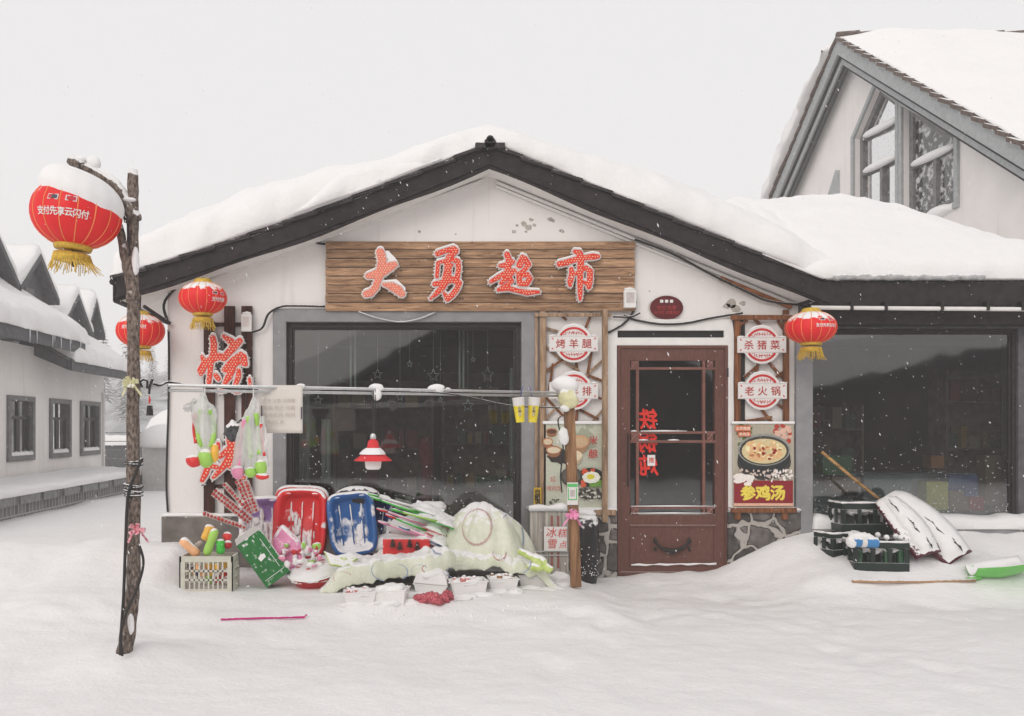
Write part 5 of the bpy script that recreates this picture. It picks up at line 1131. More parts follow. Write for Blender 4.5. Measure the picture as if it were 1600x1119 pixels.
# brown front post with snowball, ribbon knot, card
fp = thing('front_post', 'square brown post topped with a snowball in front of the rice wine poster', 'post', P(900, 918, YF1))
m = MB(); a, c = P(888, 606, YF1), G(900, 925); c.x, c.y = P(900, 925, YF1).x, YF1; m.bar(a, c, .085, .06, up=(0, -1, 0)); m.build('timber', wood_mat('ochre_post', srgb(112, 80, 56), srgb(160, 122, 90), 'Z', dust=.05), fp, bevel=.006)
m = MB(); m.ball(P(884, 601, YF1), (.115, .09, .072), 18, 12, jit=.2); m.build('snowball', M['snow_soft'], fp, smooth=True)
m = MB(); m.ball(P(889, 622, YF1-.03), (.085, .07, .085), 18, 12, jit=.35); m.build('yellow_wrap', M['ribC'], fp, smooth=True)
m = MB(); m.ball(P(883, 638, YF1-.04), (.04, .04, .03), jit=.3); m.build('wrap_snow', M['snow_soft'], fp, smooth=True)
m = MB(); m.tube(spline([P(876, 650, YF1-.07), P(872, 660, YF1-.06), P(880, 700, YF1-.08), P(876, 740, YF1-.08), P(878, 770, YF1-.08)]), .006, 6); m.build('post_wire', M['black'], fp)
c = P(881, 682, YF1-.07); m = MB(); m.ball(c, (.045, .03, .072), 14, 10, jit=.3); m.build('plastic_bag', mat('white_plastic_bag', (.78, .77, .76), rough=.35, var=.03, bump=.6, bscale=30), smooth=True, label='small white plastic bag tied high on the front post', cat='bag')
qc = thing('payment_card', 'white card with green bands fixed to the front post', 'sign', P(893, 790, YF1-.06)); m = MB(); q = pr(886, 754, 903, 789, YF1-.055); m.box(q[0], q[1], YF1-.06, YF1-.055, q[2], q[3]); m.build('card', M['signwhite'], qc)
m = MB(); G_ = flat(90, 186, 104)
for a in ((886.5, 756, 902.5, 761), (887.5, 780, 901.5, 781.5), (887.5, 763, 889, 780), (900, 763, 901.5, 780)): m.prism(rect(*pr(*a, YF1-.0625), YF1-.0625), (0, .001, 0))
m.build('green_band', G_, qc)
m = MB(); m.prism(rect(*pr(891, 766, 898, 776, YF1-.0625), YF1-.0625), (0, .001, 0)); m.build('grey_patch', flat(186, 176, 174), qc)
bow(P(894, 803, YF1-.09), .105, M['ribB'], 'bright pink ribbon bow tied to the front post above the snow', seed=4, loops=6, tails=3)
# lamp
Lc = rail(583); YLm = Lc.y
lm = thing('hanging_lamp', 'red enamel lamp with snow on its shade hanging from the rail', 'lamp', P(583, 735, YLm)); s = YLm/F; cc = P(583, 720, YLm)
m = MB(); m.lathe([(30*s, 0), (29*s, 1.5*s), (19*s, 9*s), (10*s, 20*s), (8*s, 30*s), (3*s, 35*s), (.5*s, 35*s)], cc, 28, cap=False); m.lathe([(29*s, .6*s), (18*s, 8*s), (9*s, 19*s)], cc, 28, cap=False); m.build('lamp_shade', mat('red_enamel', srgb(214, 44, 50), rough=.35, var=.08), lm, smooth=True)
m = MB(); m.grid(lambda u, v: cc+Vector((math.cos(2*math.pi*u), math.sin(2*math.pi*u), 0))*(lerp(19+6*fb(math.cos(6.28*u)*2, math.sin(6.28*u)*2, 1), 11, v))*s*1.05+Vector((0, 0, lerp(9.5, 20, v)*s+.007*math.sin(math.pi*min(1, v+.1)))), 30, 8); m.build('shade_snow', M['snow_soft'], lm, smooth=True)
m = MB(); m.lathe([(.5*s, -14*s), (10*s, -13.5*s), (12.5*s, -10*s), (13*s, 0), (13*s, 4*s)], cc, 20); m.build('glass_bulb', mat('milk_glass', (.82, .80, .78), rough=.25, var=.02), lm, smooth=True)
m = MB(); m.ball(cc+Vector((0, 0, 37*s)), (5*s, 5*s, 6*s)); m.build('finial', M['metal'], lm, smooth=True)
m = MB(); m.tube([cc+Vector((0, 0, 36*s)), Lc], .005, 6); m.tube([cc+Vector((.015, 0, 36*s)), Lc+Vector((.015, 0, 0))], .003, 6); m.build('cord', M['black'], lm)
# paper sheet
pc = rail(438); YPp = pc.y-.02; ps = thing('handwritten_notice', 'blank-looking cream cardboard with faint handwriting hung on the rail left of the window', 'notice', P(438, 677, YPp))
m = MB(); m.grid(lambda u, v: P(lerp(405, 473, u), lerp(677, 602, v), YPp)+Vector((0, .012*math.sin(3*u)*(1-v)-.01*u, 0)), 12, 10); sh = m.build('sheet', mat('cream_card', (.70, .65, .60), rough=.8, var=.03), ps, smooth=True)
sol = sh.modifiers.new('t', 'SOLIDIFY'); sol.thickness = .003
m = MB()
for i, tx in enumerate(('此处 出售 冰爬犁', '雪圈 帽子 手套', '雪地玩具 租赁', '欢迎光临')): put_text(m, tx, P(436-(6 if i == 3 else 0), 626+i*11, YPp-.018), 6/170*.8, wd=(50 if i < 3 else 26)*YPp/F)
m.build('lettering', flat(176, 164, 156), ps)
m = MB()
for px, a, c in ((409, 634, 660), (471, 636, 655)): m.bar(P(px, a, YPp-.02), P(px, c, YPp-.02), .007, .006, up=(0, -1, 0))
m.build('clip', flat(52, 44, 72), ps)
# paper cups
for i, (px, tl_) in enumerate(((813, -5), (832, 4))):
    Yc = rail(px).y-.02; c = P(px, 660, Yc); s = Yc/F; t = thing('paper_cup', ['yellow and white paper cup hanging upside from the rail, the one nearer the window', 'yellow and white paper cup with the clearer print, hanging nearer the trellis'][i], 'cup', c)
    Rm = Matrix.Rotation(R(tl_), 4, 'Y'); T = Matrix.Translation(c)@Rm
    m = MB(); m.lathe([(6.5*s, 0), (7.4*s, 10*s), (9.0*s, 30*s)], (0, 0, 0), 20, cap=True); m.xf(T); m.build('cup_body', flat(226, 206, 52), t, smooth_angle=40)
    m = MB(); m.lathe([(8.95*s, 26*s), (9.4*s, 37*s), (9.9*s, 38*s), (9.2*s, 39*s)], (0, 0, 0), 20, cap=False); m.xf(T); m.build('cup_rim', M['signwhite'], t, smooth=True)
    m = MB(); m.box(-3*s, 2*s, -8.9*s, -8.6*s, 10*s, 26*s, rot=Matrix.Rotation(R(-4), 3, 'X')); m.xf(T); m.build('label_patch', flat(240, 224, 160), t)
    m = MB(); [put_text(m, chh, Vector((-.5*s, -9.05*s-.002, (22-i2*5)*s)), 5*s, bold=.02) for i2, chh in enumerate('云南白')]; m.xf(T); m.build('lettering', flat(60, 50, 40), t)
    m = MB(); m.tube([c+Vector((0, 0, 37*s)), c+Vector(((4-i*8)*s, .02, 56*s))], .003, 5); m.build('string', flat(60, 70, 140), t)
# ================================================================ GOODS IN FRONT OF THE WINDOW
def plastic(nm, *rgb, dust=.2, ds=18, rough=.35): return mat(nm, srgb(*rgb), rough=rough, var=.08, scale=12, dust=dust, dscale=ds)
M['psled_r'] = plastic('red_sled_plastic', 214, 34, 38, dust=.44, ds=9); M['psled_b'] = plastic('blue_sled_plastic', 38, 92, 156, dust=.42, ds=8); M['psled_n'] = plastic('navy_sled_plastic', 34, 50, 110, dust=.5, ds=10); M['psled_p'] = plastic('purple_sled_plastic', 146, 112, 172, dust=.58, ds=8)
M['lime'] = plastic('lime_plastic', 160, 206, 92, dust=.12); M['green'] = plastic('green_plastic', 70, 190, 66, dust=.15); M['redp'] = plastic('red_toy_plastic', 220, 54, 54, dust=.12); M['pinkp'] = plastic('pink_plastic', 232, 146, 180, dust=.2); M['peach'] = plastic('peach_plastic', 238, 178, 130, dust=.1); M['yellowp'] = plastic('yellow_plastic', 236, 180, 70, dust=.1)
def sled(c, w_, h_, lean, yaw, roll, mt, label, snowpatch=0, name='plastic_sled'):
    """tub sled standing on end: its base point is c, its length rises; the hollow faces the yard"""
    t = thing(name, label, 'sled', c, group='plastic sleds leaning below the window')
    M4 = Matrix.Translation(c)@Matrix.Rotation(R(yaw), 4, 'Z')@Matrix.Rotation(R(-lean), 4, 'X')@Matrix.Rotation(R(roll), 4, 'Y')
    def rr(k, y): # rounded rectangle ring, k inset
        out = []; n = 56
        for i in range(n):
            a = 2*math.pi*i/n; ca, sa = math.cos(a), math.sin(a); e = .42
            x = (w_/2-k)*math.copysign(abs(ca)**e, ca)*(1-.08*(.5-.5*sa)); z = (h_/2-k)*math.copysign(abs(sa)**e, sa)
            out.append(Vector((x, y, z+h_/2)))
        return out
    rings = [rr(0, .012), rr(-.004, .0), rr(0, -.008), rr(.022, -.010), rr(.032, .0), rr(.05, .055), rr(.075, .075)]
    m = MB(); n = 56; vs = [v for r_ in rings for v in r_]; fs = [(i*n+j, i*n+(j+1) % n, (i+1)*n+(j+1) % n, (i+1)*n+j) for i in range(len(rings)-1) for j in range(n)]
    cen = len(vs); vs.append(Vector((0, .078, h_/2))); fs += [((len(rings)-1)*n+j, (len(rings)-1)*n+(j+1) % n, cen) for j in range(n)]
    m.add(vs, fs)
    back = [v+Vector((0, .012, 0)) for v in rings[-1]]
    m.xf(M4); body = m.build('sled_body', mt, t, smooth=True); so = body.modifiers.new('t', 'SOLIDIFY'); so.thickness = .006; so.offset = 1
    m = MB()
    for x in (-.09, 0, .09): m.tube([Vector((x, .074, h_*.16)), Vector((x*1.05, .062, h_*.2)), Vector((x*1.1, .062, h_*.8)), Vector((x*1.1, .076, h_*.84))], [.003, .007, .007, .003], 8)
    m.xf(M4); m.build('floor_ridges', mt, t, smooth=True)
    m = MB()
    for s in (-1, 1): m.ball(Vector((s*w_*.3, -.006, h_*.93)), (.045, .010, .018), 12, 6)
    m.xf(M4); m.build('grip_hole', M['black'] if 0 else mt, t, smooth=True)
    if snowpatch:
        m = MB(); rn = random.Random(int(c.x*100))
        for k in range(snowpatch):
            x = rn.uniform(-w_*.28, w_*.28); z = rn.uniform(h_*.12, h_*.7)
            m.ball(Vector((x, .066, z)), (rn.uniform(.01, .035), .007, rn.uniform(.02, .07)), 10, 6, jit=.9, seed=k, js=16)
        m.tube([Vector((-w_*.38, .05, .05)), Vector((0, .045, .035)), Vector((w_*.38, .05, .05))], [.015, .03, .015], 8)
        m.xf(M4); m.build('stuck_snow', M['snow_soft'], t, smooth=True, kind='stuff')
    return t
def at0(px, Y, z=None): v = P(px, 700, Y); v.z = gz(v.x, Y) if z is None else z; return v
sled(P(467, 872, 7.98), .50, .64, 8, 0, 2, M['psled_r'], 'red plastic sled at the back, its rounded top showing behind the front red one', 3)
sled(P(411, 868, 7.92), .40, .52, 12, 8, -3, M['psled_p'], 'pale purple frosted sled behind the skewer packets', 12)
sled(P(468, 872, 7.80), .45, .60, 10, -3, 0, M['psled_r'], 'bright red plastic sled in front, snow stuck in its hollow', 9)
sled(P(572, 866, 7.93), .40, .53, 10, -14, 4, M['psled_n'], 'dark navy sled mostly hidden behind the blue one', 2)
sled(P(556, 866, 7.78), .42, .54, 12, 6, -6, M['psled_b'], 'blue plastic sled leaning with streaks of snow in its grooves', 9)
m = MB(); m.ball(P(560, 775, 8.0), (.21, .08, .09), 18, 10, jit=.1); m.build('black_swim_ring', mat('black_rubber_tube', (.03, .028, .03), rough=.5, dust=.1), smooth=True, label='dark rubber tube end behind the navy sled', cat='inner tube')
# toy snow shovels lying in a heap
M['snowdust'] = mat('snow_on_plastic', SNOWC, rough=.8, var=.02)
def shovel(a, b, mt, mt2, bl, label, Y0, Y1, wide=.09):
    t = thing('toy_snow_shovel', label, 'toy shovel', P(*b, Y1)-Vector((0, 0, .05)), group='toy snow shovels heaped below the window')
    A, B = P(*a, Y0), P(*b, Y1); d = (B-A).normalized(); up = Vector((0, -.35, 1)); up = (up-d*up.dot(d)).normalized(); n = d.cross(up)
    m = MB(); m.tube([A, B], .011, 8); m.build('shaft', mt2, t, smooth=True)
    m = MB(); h = A; m.tube([h, h-d*.035+n*.045+up*.02, h-d*.085+n*.04+up*.02, h-d*.085-n*.04-up*.02, h-d*.035-n*.045-up*.02, h], .010, 8); m.build('grip', mt, t, smooth=True)
    m = MB(); m.grid(lambda u, v: B+d*(bl*u-.02)+n*(wide*(v-.5)*2*(.75+.25*math.sin(math.pi*min(1, u+.3))))+up*(.03*(2*v-1)**2-.02*u), 8, 8); q = m.build('blade', mt, t, smooth=True); so = q.modifiers.new('t', 'SOLIDIFY'); so.thickness = .006
    m = MB(); m.grid(lambda u, v: B+d*(bl*u*.96-.01)+n*(wide*.92*(v-.5)*2)+up*(.03*(2*v-1)**2-.015*u+.05*math.sin(math.pi*min(1, max(0, u)))**.6*math.sin(math.pi*v)**.6*(1+.5*fb(u*4, v*4, a[0]))), 12, 10); m.build('blade_snow', M['snow_soft'], t, smooth=True)
shs = [((592, 776), (650, 793), 'green', 'snowdust', .26, 'green-handled toy shovel highest on the heap, blade under thick snow'), ((612, 786), (672, 806), 'redp', 'lime', .24, 'toy shovel with a red grip and lime shaft in the middle of the heap'), ((596, 782), (655, 803), 'green', 'green', .22, 'all-green toy shovel crossing under the highest one'),
       ((606, 800), (668, 822), 'redp', 'pinkp', .2, 'toy shovel with red grip and pink shaft'), ((618, 810), (668, 830), 'redp', 'green', .2, 'toy shovel with a red ring grip and bright green shaft'), ((608, 820), (655, 838), 'pinkp', 'pinkp', .22, 'pink toy shovel low on the heap'), ((628, 800), (684, 815), 'green', 'lime', .16, 'lime toy shovel reaching farthest right'), ((640, 828), (676, 842), 'psled_b', 'pinkp', .14, 'short toy shovel with a blue blade edge at the bottom')]
for i, (a, b, m1, m2, bl, lab) in enumerate(shs): shovel(a, b, M[m1], M[m2], bl, lab, 7.85-.05*i+.1*(i % 2), 7.78-.03*i)
m = MB()
m.ball(P(662, 822, 7.86), (.30, .12, .10), 30, 16, jit=.25, js=10, seed=3); m.ball(P(672, 792, 7.95), (.17, .10, .05), 24, 12, jit=.3, js=10); m.ball(P(640, 850, 7.9), (.36, .12, .10), 24, 12, jit=.2, seed=6)
m.build('shovel_heap_snow', M['snow_soft'], smooth=True, kind='stuff', label='snow drifted among the heaped toy shovels', cat='snow')
# red crate with dark cones below the heap
rc = thing('red_crate', 'bright red crate holding dark pine cones, between the blue sled and the quilt', 'crate', P(625, 880, 7.6))
q = pr(598, 842, 672, 885, 7.5); m = MB(); m.box(q[0], q[1], 7.5, 7.72, q[2]-.05, q[3]); m.build('crate_body', M['redp'], rc, bevel=.01)
for i in range(4):
    c = P(612+i*13+random.uniform(-3, 3), 850+4*(i % 2), 7.47); m = MB()
    for k in range(5):
        m.lathe([(.006, -.03+.013*k), (.030-.004*k, -.022+.013*k), (.006, -.012+.013*k)], c, 9)
    m.build('pine_cone', mat('cone_brown', (.07, .04, .035), rough=.8, var=.3), rc) if i == 0 else m.build('pine_cone', bpy.data.materials['cone_brown'], rc)
# quilt: a heightfield of cloth over the stacked goods
QX0, QX1 = P(505, 0, 7.2).x, P(868, 0, 7.3).x
def qh(x, y):
    g0 = gz(x, y); cx, cy = P(758, 0, 7.72).x, 7.72
    dx, dy = (x-cx), (y-cy); th = math.atan2(dy, dx*1.0)
    r_ = math.hypot(dx/(.50+.06*math.sin(th*3)), dy/.44); peak = P(758, 793, 7.72).z-g0
    hA = peak*max(0, 1-r_**2.3)**.95; hA += (.026*math.sin(th*6+1.2*dx*3)+.012*math.sin(th*13+2))*min(1, r_*1.2)*min(1, hA*6)
    # low front slab
    u = (x-QX0)/(QX1-QX0); zt = .20+.06*math.sin(math.pi*u)+.05*fb(x*3, y*3, 8)+.03*fb(x*9, y*7, 2)
    fr = (1-sm(7.62, 7.95, y)*.6); en = sm(-.02, .10, u)*(1-sm(.90, 1.02, u)); hB = zt*fr*en
    h = max(hA, hB)+.35*min(hA, hB)*.2
    w1 = x*6+1.5*fb(x*1.5, y*1.5, 9)+y*11; w2 = x*11-y*7+2*fb(x*2, y*2, 12)
    h += (.030*(1-abs(math.sin(w1*.5)))**2.2+.018*(1-abs(math.sin(w2*.5)))**3)*min(1, h*6)-.012*min(1, h*6)
    h += .014*fb(x*14, y*9, 4)*min(1, h*8)+.020*math.sin((x*5.5+y*9+2*fb(x*2, y*2)))*min(1, h*5)*(.3+.7*sm(.1, .45, h))
    return g0+h
qn = MB(); U, Vn = 190, 100; qy0, qy1 = 7.02, 8.16
def qpt(x, y):
    z = qh(x, y); return Vector((x, y, z))
mask = lambda x, y: qh(x, y)-gz(x, y) > .035
vs = []; idx = {}
X = [QX0-.02+(QX1-QX0+.05)*i/U for i in range(U+1)]
fsq = []
XM0, XM1 = P(670, 0, 7.2).x, P(740, 0, 7.2).x
def yfr(x): return 7.09+.24*sm(XM0, XM1, x)+.03*fb(x*3, 0, 5)+.02*math.sin(x*7+1)
NH = 9
for j in range(Vn+1):
    for x in X:
        yf = yfr(x)
        if j < NH:           # the hanging hem
            t = j/NH; zt_ = qh(x, yf); drop = min(.14-.05*sm(XM0, XM1, x)+.05*fb(x*2.2, 3), zt_-gz(x, yf)-.0)
            vs.append(Vector((x+.012*math.sin(x*30)*(1-t), yf-.025*(1-t)*(1+.5*math.sin(x*16+3*fb(x*3, 1)))-.012*math.sin(math.pi*t), zt_-drop*(1-t)**1.15)))
        else:
            y = yf+(qy1-yf)*(j-NH)/(Vn-NH); vs.append(qpt(x, y))
for j in range(Vn):
    for i in range(U): fsq.append((j*(U+1)+i, j*(U+1)+i+1, (j+1)*(U+1)+i+1, (j+1)*(U+1)+i))
qn.add(vs, fsq)
qt = thing('quilt', 'pale green quilt with embroidered rings and snow, draped over the stacked goods', 'quilt', P(700, 915, 7.3))
M['quiltm'] = mat('pale_green_quilt', srgb(212, 216, 192), rough=.95, var=.06, scale=7, bump=.9, bscale=40, dust=.03, dscale=14, col2=srgb(228, 229, 214))
qo = qn.build('cloth', M['quiltm'], qt, smooth=True); so = qo.modifiers.new('t', 'SOLIDIFY'); so.thickness = .012; so.offset = 1
def ray_q(px, py):
    dx, dz = (px-CX)/F, (CY-py)/F; y = 6.9
    while y < 8.2:
        if H+dz*y <= qh(dx*y, y)+.001: return Vector((dx*(y-.02), y-.02, H+dz*(y-.02)+.012))
        y += .004
    return None
def ring(cx, cy, a, b, col, rot=0, a0=0, a1=360, n=60):
    m = MB()
    for i in range(n):
        t = R(a0+(a1-a0)*i/n); x, y = a*math.cos(t), b*math.sin(t); x, y = x*math.cos(R(rot))-y*math.sin(R(rot)), x*math.sin(R(rot))+y*math.cos(R(rot))
        k = 1.07; p = ray_q(cx+x, cy+y); q = ray_q(cx+x*k+.8, cy+y*k+.8)
        if p and q and (p-q).length < .06: m.tube([p, q], .0045, 4)
    if m.v: m.build('embroidered_ring', col, qt)
cr, cb = flat(186, 128, 134), flat(150, 164, 186)
ring(745, 825, 22, 27, cr, 8); ring(800, 835, 16, 30, cb, -12, -120, 60); ring(603, 893, 22, 16, cb, 0, 100, 260, 36); ring(620, 896, 16, 12, cb, 0, -80, 60, 20); ring(815, 880, 14, 18, cb, 20, -120, 60, 30); ring(690, 893, 30, 10, cr, 5, 150, 220, 14); ring(715, 896, 16, 10, cb, 0, 120, 300, 20); ring(535, 905, 14, 9, cr, 0, 150, 340, 16); ring(690, 850, 14, 18, cb, 30, 60, 250, 26); ring(780, 865, 10, 12, cr, 0, 0, 200, 20); ring(655, 893, 12, 8, cb, 0, 160, 340, 18)
# dark goods peeping out under the hem, lime cloth corner
m = MB(); m.tube(spline([P(812, 862, 7.35), P(835, 872, 7.25), P(852, 884, 7.2), P(862, 893, 7.18)]), [.03]*6+[.045]*6+[.035]*6+[.02], 12, jit=.3); m.ball(P(838, 886, 7.22), (.08, .05, .035), jit=.3)
m.build('lime_cloth', mat('lime_cloth', srgb(178, 204, 104), rough=.9, var=.15, scale=20, bump=.5, dust=.15, col2=srgb(214, 226, 150)), smooth=True, label='rolled lime green cloth at the right end of the quilt', cat='cloth')
m = MB(); m.prism([P(505, 860, 7.28), P(525, 868, 7.2), P(548, 862, 7.25), P(560, 872, 7.2), P(538, 885, 7.12), P(515, 882, 7.15)], (0, .05, -.02)); m.build('lime_cloth', bpy.data.materials['lime_cloth'], label='crumpled lime cloth corner beside the snowy red basket', cat='cloth', bevel=.01)
# foam trays
M['foam'] = mat('white_foam', (.78, .76, .75), rough=.7, var=.02, bump=.3, bscale=120)
def tray(px, py, w_, label, lid=False, fill=None, hp=20, yaw=0):
    g = G(px, py); Y = g.y; s = Y/F; W, Hh, Dd = w_*s, hp*s, w_*s*.72
    t = thing('foam_tray', label, 'foam box', g, group='white foam boxes lined up in the snow')
    Rz = Matrix.Rotation(R(yaw+(px*7 % 17)-8), 4, 'Z')@Matrix.Rotation(R((px*5 % 9)-4), 4, 'Y'); T = Matrix.Translation(g+Vector((0, Dd/2, -.03)))@Rz
    m = MB(); a, b = .80, 1.0
    def rg(k, z, ins=0): return [Vector((sx*(W/2*k-ins), sy*(Dd/2*k-ins), z)) for sx, sy in ((-1, -1), (1, -1), (1, 1), (-1, 1))]
    R_ = [rg(.80, 0), rg(1, Hh), rg(1.06, Hh), rg(1.06, Hh+.008), rg(1, Hh+.008, .012), rg(.82, Hh*.35, .012)]
    vs = [v for r_ in R_ for v in r_]; fs = [(0, 3, 2, 1)]+[(i*4+j, i*4+(j+1) % 4, (i+1)*4+(j+1) % 4, (i+1)*4+j) for i in range(5) for j in range(4)]+[(20, 21, 22, 23)]
    m.add(vs, fs); m.xf(T); m.build('tray_body', M['foam'], t, bevel=.006)
    if lid:
        m = MB(); R_ = [rg(1.04, Hh+.010), rg(1.04, Hh+.018), rg(.86, Hh+.018+Hh*.85)]; vs = [v for r_ in R_ for v in r_]; m.add(vs, [(0, 3, 2, 1)]+[(i*4+j, i*4+(j+1) % 4, (i+1)*4+(j+1) % 4, (i+1)*4+j) for i in range(2) for j in range(4)]+[(8, 9, 10, 11)]); m.xf(T); m.build('lid', M['foam'], t, bevel=.008)
    top = Hh*(1.9 if lid else .9)
    m = MB(); m.ball(Vector((0, 0, top)), (W*.50, Dd*.50, .06 if not fill else .04), 20, 10, jit=.4, js=14, seed=px, lo=-.3); m.xf(T); m.build('snow', M['snow_soft'], t, smooth=True)
    if fill:
        rn = random.Random(px); m = MB()
        for k in range(14): m.ball(Vector((rn.uniform(-W*.36, W*.36), rn.uniform(-Dd*.36, Dd*.2), top+.012+rn.uniform(0, .02))), rn.uniform(.014, .026), 9, 6, jit=.3, seed=k)
        m.xf(T); m.build('contents', fill, t, smooth=True, kind='stuff')
M['frozen'] = mat('frosted_pink_fruit', srgb(196, 120, 116), rough=.6, var=.25, scale=30, dust=.18, dscale=50); M['rust'] = mat('brown_dried_food', srgb(150, 112, 80), rough=.8, var=.3, dust=.3)
tray(562, 946, 50, 'open foam tray with a few red fruits under snow, nearest the camera', fill=M['frozen'], hp=24, yaw=4); tray(612, 944, 54, 'foam tray heaped with plain snow beside the red-fruited one', hp=25, yaw=-3)
tray(673, 926, 52, 'closed foam box with a tapered lid, standing behind the red net', lid=True, hp=16); tray(733, 930, 56, 'open foam tray full of pinkish frosted fruit', fill=M['frozen'], hp=25, yaw=2)
tray(786, 924, 46, 'open foam tray of brown dried food under the quilt hem', fill=M['rust'], hp=24); tray(836, 918, 50, 'snow-filled foam tray below the lime cloth', hp=24, yaw=2); tray(876, 914, 34, 'small foam tray by the foot of the front post', hp=14)
m = MB(); g = G(676, 940)
for k, (dx, dy, rx_, ry_, rz_) in enumerate(((-.08, .0, .07, .05, .035), (-.01, -.02, .08, .05, .045), (.06, -.01, .07, .05, .035), (.03, -.06, .06, .04, .025), (.11, .03, .05, .04, .045), (.045, -.10, .03, .03, .015))): m.ball(g+Vector((dx, dy, rz_*.6)), (rx_, ry_, rz_), 22, 12, jit=.6, js=22, seed=k)
m.build('red_net_bag', mat('red_net', srgb(196, 40, 58), rough=.6, var=.4, scale=90, bump=1, bscale=120, col2=srgb(232, 130, 140)), smooth=True, label='crumpled red net bag on the snow before the lidded foam box', cat='net bag')
m = MB(); rn = random.Random(31)
for k in range(26):
    px_ = 545+k*13.5+rn.uniform(-5, 5); g = G(px_, 948-.09*(px_-545)+rn.uniform(-4, 4)); m.ball(g+Vector((0, .02, -.005)), (rn.uniform(.05, .13), rn.uniform(.04, .08), rn.uniform(.012, .035)), 18, 10, jit=.4, js=12, seed=k)
for k in range(60):
    px_ = rn.uniform(530, 905); g = G(px_, rn.uniform(945, 975)); m.ball(g, rn.uniform(.004, .014), 7, 5, jit=.4, seed=k)
m.build('tray_drift', M['snow'], smooth=True, kind='stuff', label='crumbled snow packed against the foam trays', cat='snow')
# red basket full of snow
g = G(492, 922); bk = thing('red_basket', 'wide shallow red basket heaped with snow and red fruit', 'basket', g)
Rt = Matrix.Translation(g+Vector((.0, .24, .035)))@Matrix.Rotation(R(-8), 4, 'Y')@Matrix.Rotation(R(16), 4, 'X')
m = MB(); m.lathe([(.17, -.01), (.21, .05), (.235, .105), (.245, .11), (.235, .115), (.20, .07)], (0, 0, 0), 40, cap=True); m.xf(Rt); m.build('basket_bowl', plastic('dark_red_basket', 176, 34, 34, dust=.22, ds=40), bk, smooth_angle=30)
m = MB()
for i in range(40): a = 2*math.pi*i/40; m.bar(Vector((.188*math.cos(a), .188*math.sin(a), .02)), Vector((.236*math.cos(a), .236*math.sin(a), .10)), .006, .006)
m.xf(Rt); m.build('basket_slats', M['signred'], bk, kind='stuff')
m = MB(); m.ball((0, 0, .085), (.235, .235, .075), 30, 14, jit=.22, js=16, seed=2, lo=-.1); m.xf(Rt); m.build('snow', M['snow_soft'], bk, smooth=True)
m = MB(); rn = random.Random(8)
for k in range(16): a, r_ = rn.uniform(0, 6.28), rn.uniform(.04, .19); m.ball((r_*math.cos(a), r_*math.sin(a), .085+.068*math.sqrt(max(0, 1-(r_/.235)**2))), rn.uniform(.014, .024), 8, 6, jit=.2)
m.xf(Rt); m.build('fruit', M['frozen'], bk, smooth=True, kind='stuff')
# pink bundle and flower clump in front of the red sled
m = MB(); m.prism([P(440, 818, 7.55), P(468, 845, 7.5), P(478, 878, 7.45), P(450, 893, 7.45), P(428, 872, 7.5), P(425, 840, 7.55)], (0, .08, 0)); m.build('pink_bag', mat('translucent_pink_bag', srgb(222, 138, 178), rough=.35, var=.2, scale=18, dust=.28, dscale=14, bump=.8, bscale=20), label='pointed pink plastic bag leaning on the front red sled', cat='bag', bevel=.03)
fl = thing('frosted_toy_clump', 'clump of frosted pink and green toys between the sleds and the basket', 'toys', P(468, 890, 7.35)); rn = random.Random(5)
for k in range(34):
    c = P(rn.uniform(440, 500), rn.uniform(852, 888), rn.uniform(7.3, 7.5)); m = MB(); m.ball(c, (rn.uniform(.015, .04), .02, rn.uniform(.015, .035)), 9, 6, jit=.5, seed=k); m.build('toy_piece', [M['pinkp'], M['lime'], M['signred'], M['snow_soft']][k % 4 if k % 3 else 3], fl, smooth=True)
# green carton with candied fruit skewers
Mg = Matrix.Translation(P(412, 872, 7.42))@Matrix.Rotation(R(-36), 4, 'Y')@Matrix.Rotation(R(10), 4, 'Z')
gc = thing('green_carton', 'tilted dark green carton with white flaps holding packets of candied fruit', 'carton', P(420, 915, 7.4))
m = MB(); s = 7.4/F; hw, hh = 22*s, 40*s
m.add([(x*hw, y*.09, z*hh) for x in (-1, 1) for y in (-1, 1) for z in (-1, 1)], [(0, 1, 3, 2), (4, 6, 7, 5), (0, 4, 5, 1), (2, 3, 7, 6), (0, 2, 6, 4)]); m.xf(Mg); m.build('carton_body', mat('green_printed_card', srgb(34, 112, 52), rough=.5, var=.12, scale=8, dust=.42, dscale=30), gc, bevel=.004)
m = MB()
m.prism([Vector((-hw, -.094, hh)), Vector((hw, -.094, hh)), Vector((hw*.8, -.13, hh+.05)), Vector((-hw*.8, -.13, hh+.05))], (0, .003, 0)); m.prism([Vector((hw+.002, -.09, hh)), Vector((hw+.002, .09, hh)), Vector((hw+.05, .08, hh+.03)), Vector((hw+.05, -.08, hh+.03))], (.003, 0, 0)); m.xf(Mg); m.build('flap', M['signwhite'], gc)
m = MB(); m.prism([Vector((-.03, -.0935, -.01)), Vector((.025, -.0935, .0)), Vector((.03, -.0935, .03)), Vector((.0, -.0935, .042)), Vector((-.035, -.0935, .025))], (0, -.004, 0)); m.bar(Vector((hw*.6, -.0935, -hh*.6)), Vector((hw*.6, -.0935, hh*.7)), .004, .002, up=(0, -1, 0)); m.bar(Vector((-hw*.8, -.0935, -hh*.75)), Vector((hw*.8, -.0935, -hh*.75)), .004, .002, up=(0, -1, 0)); m.xf(Mg); m.build('print', M['snow_soft'], gc)
m = MB(); m.ball((0, 0, hh-.005), (hw*.95, .085, .06), 18, 10, jit=.5, js=16); m.xf(Mg); m.build('snow', M['snow_soft'], gc, smooth=True)
M['haw'] = mat('candied_haw', srgb(176, 52, 46), rough=.35, var=.3, scale=40); M['cello'] = mat('frosted_wrapper', (.72, .62, .58), rough=.3, var=.15, scale=30, alpha=.45, bump=.6, bscale=50)
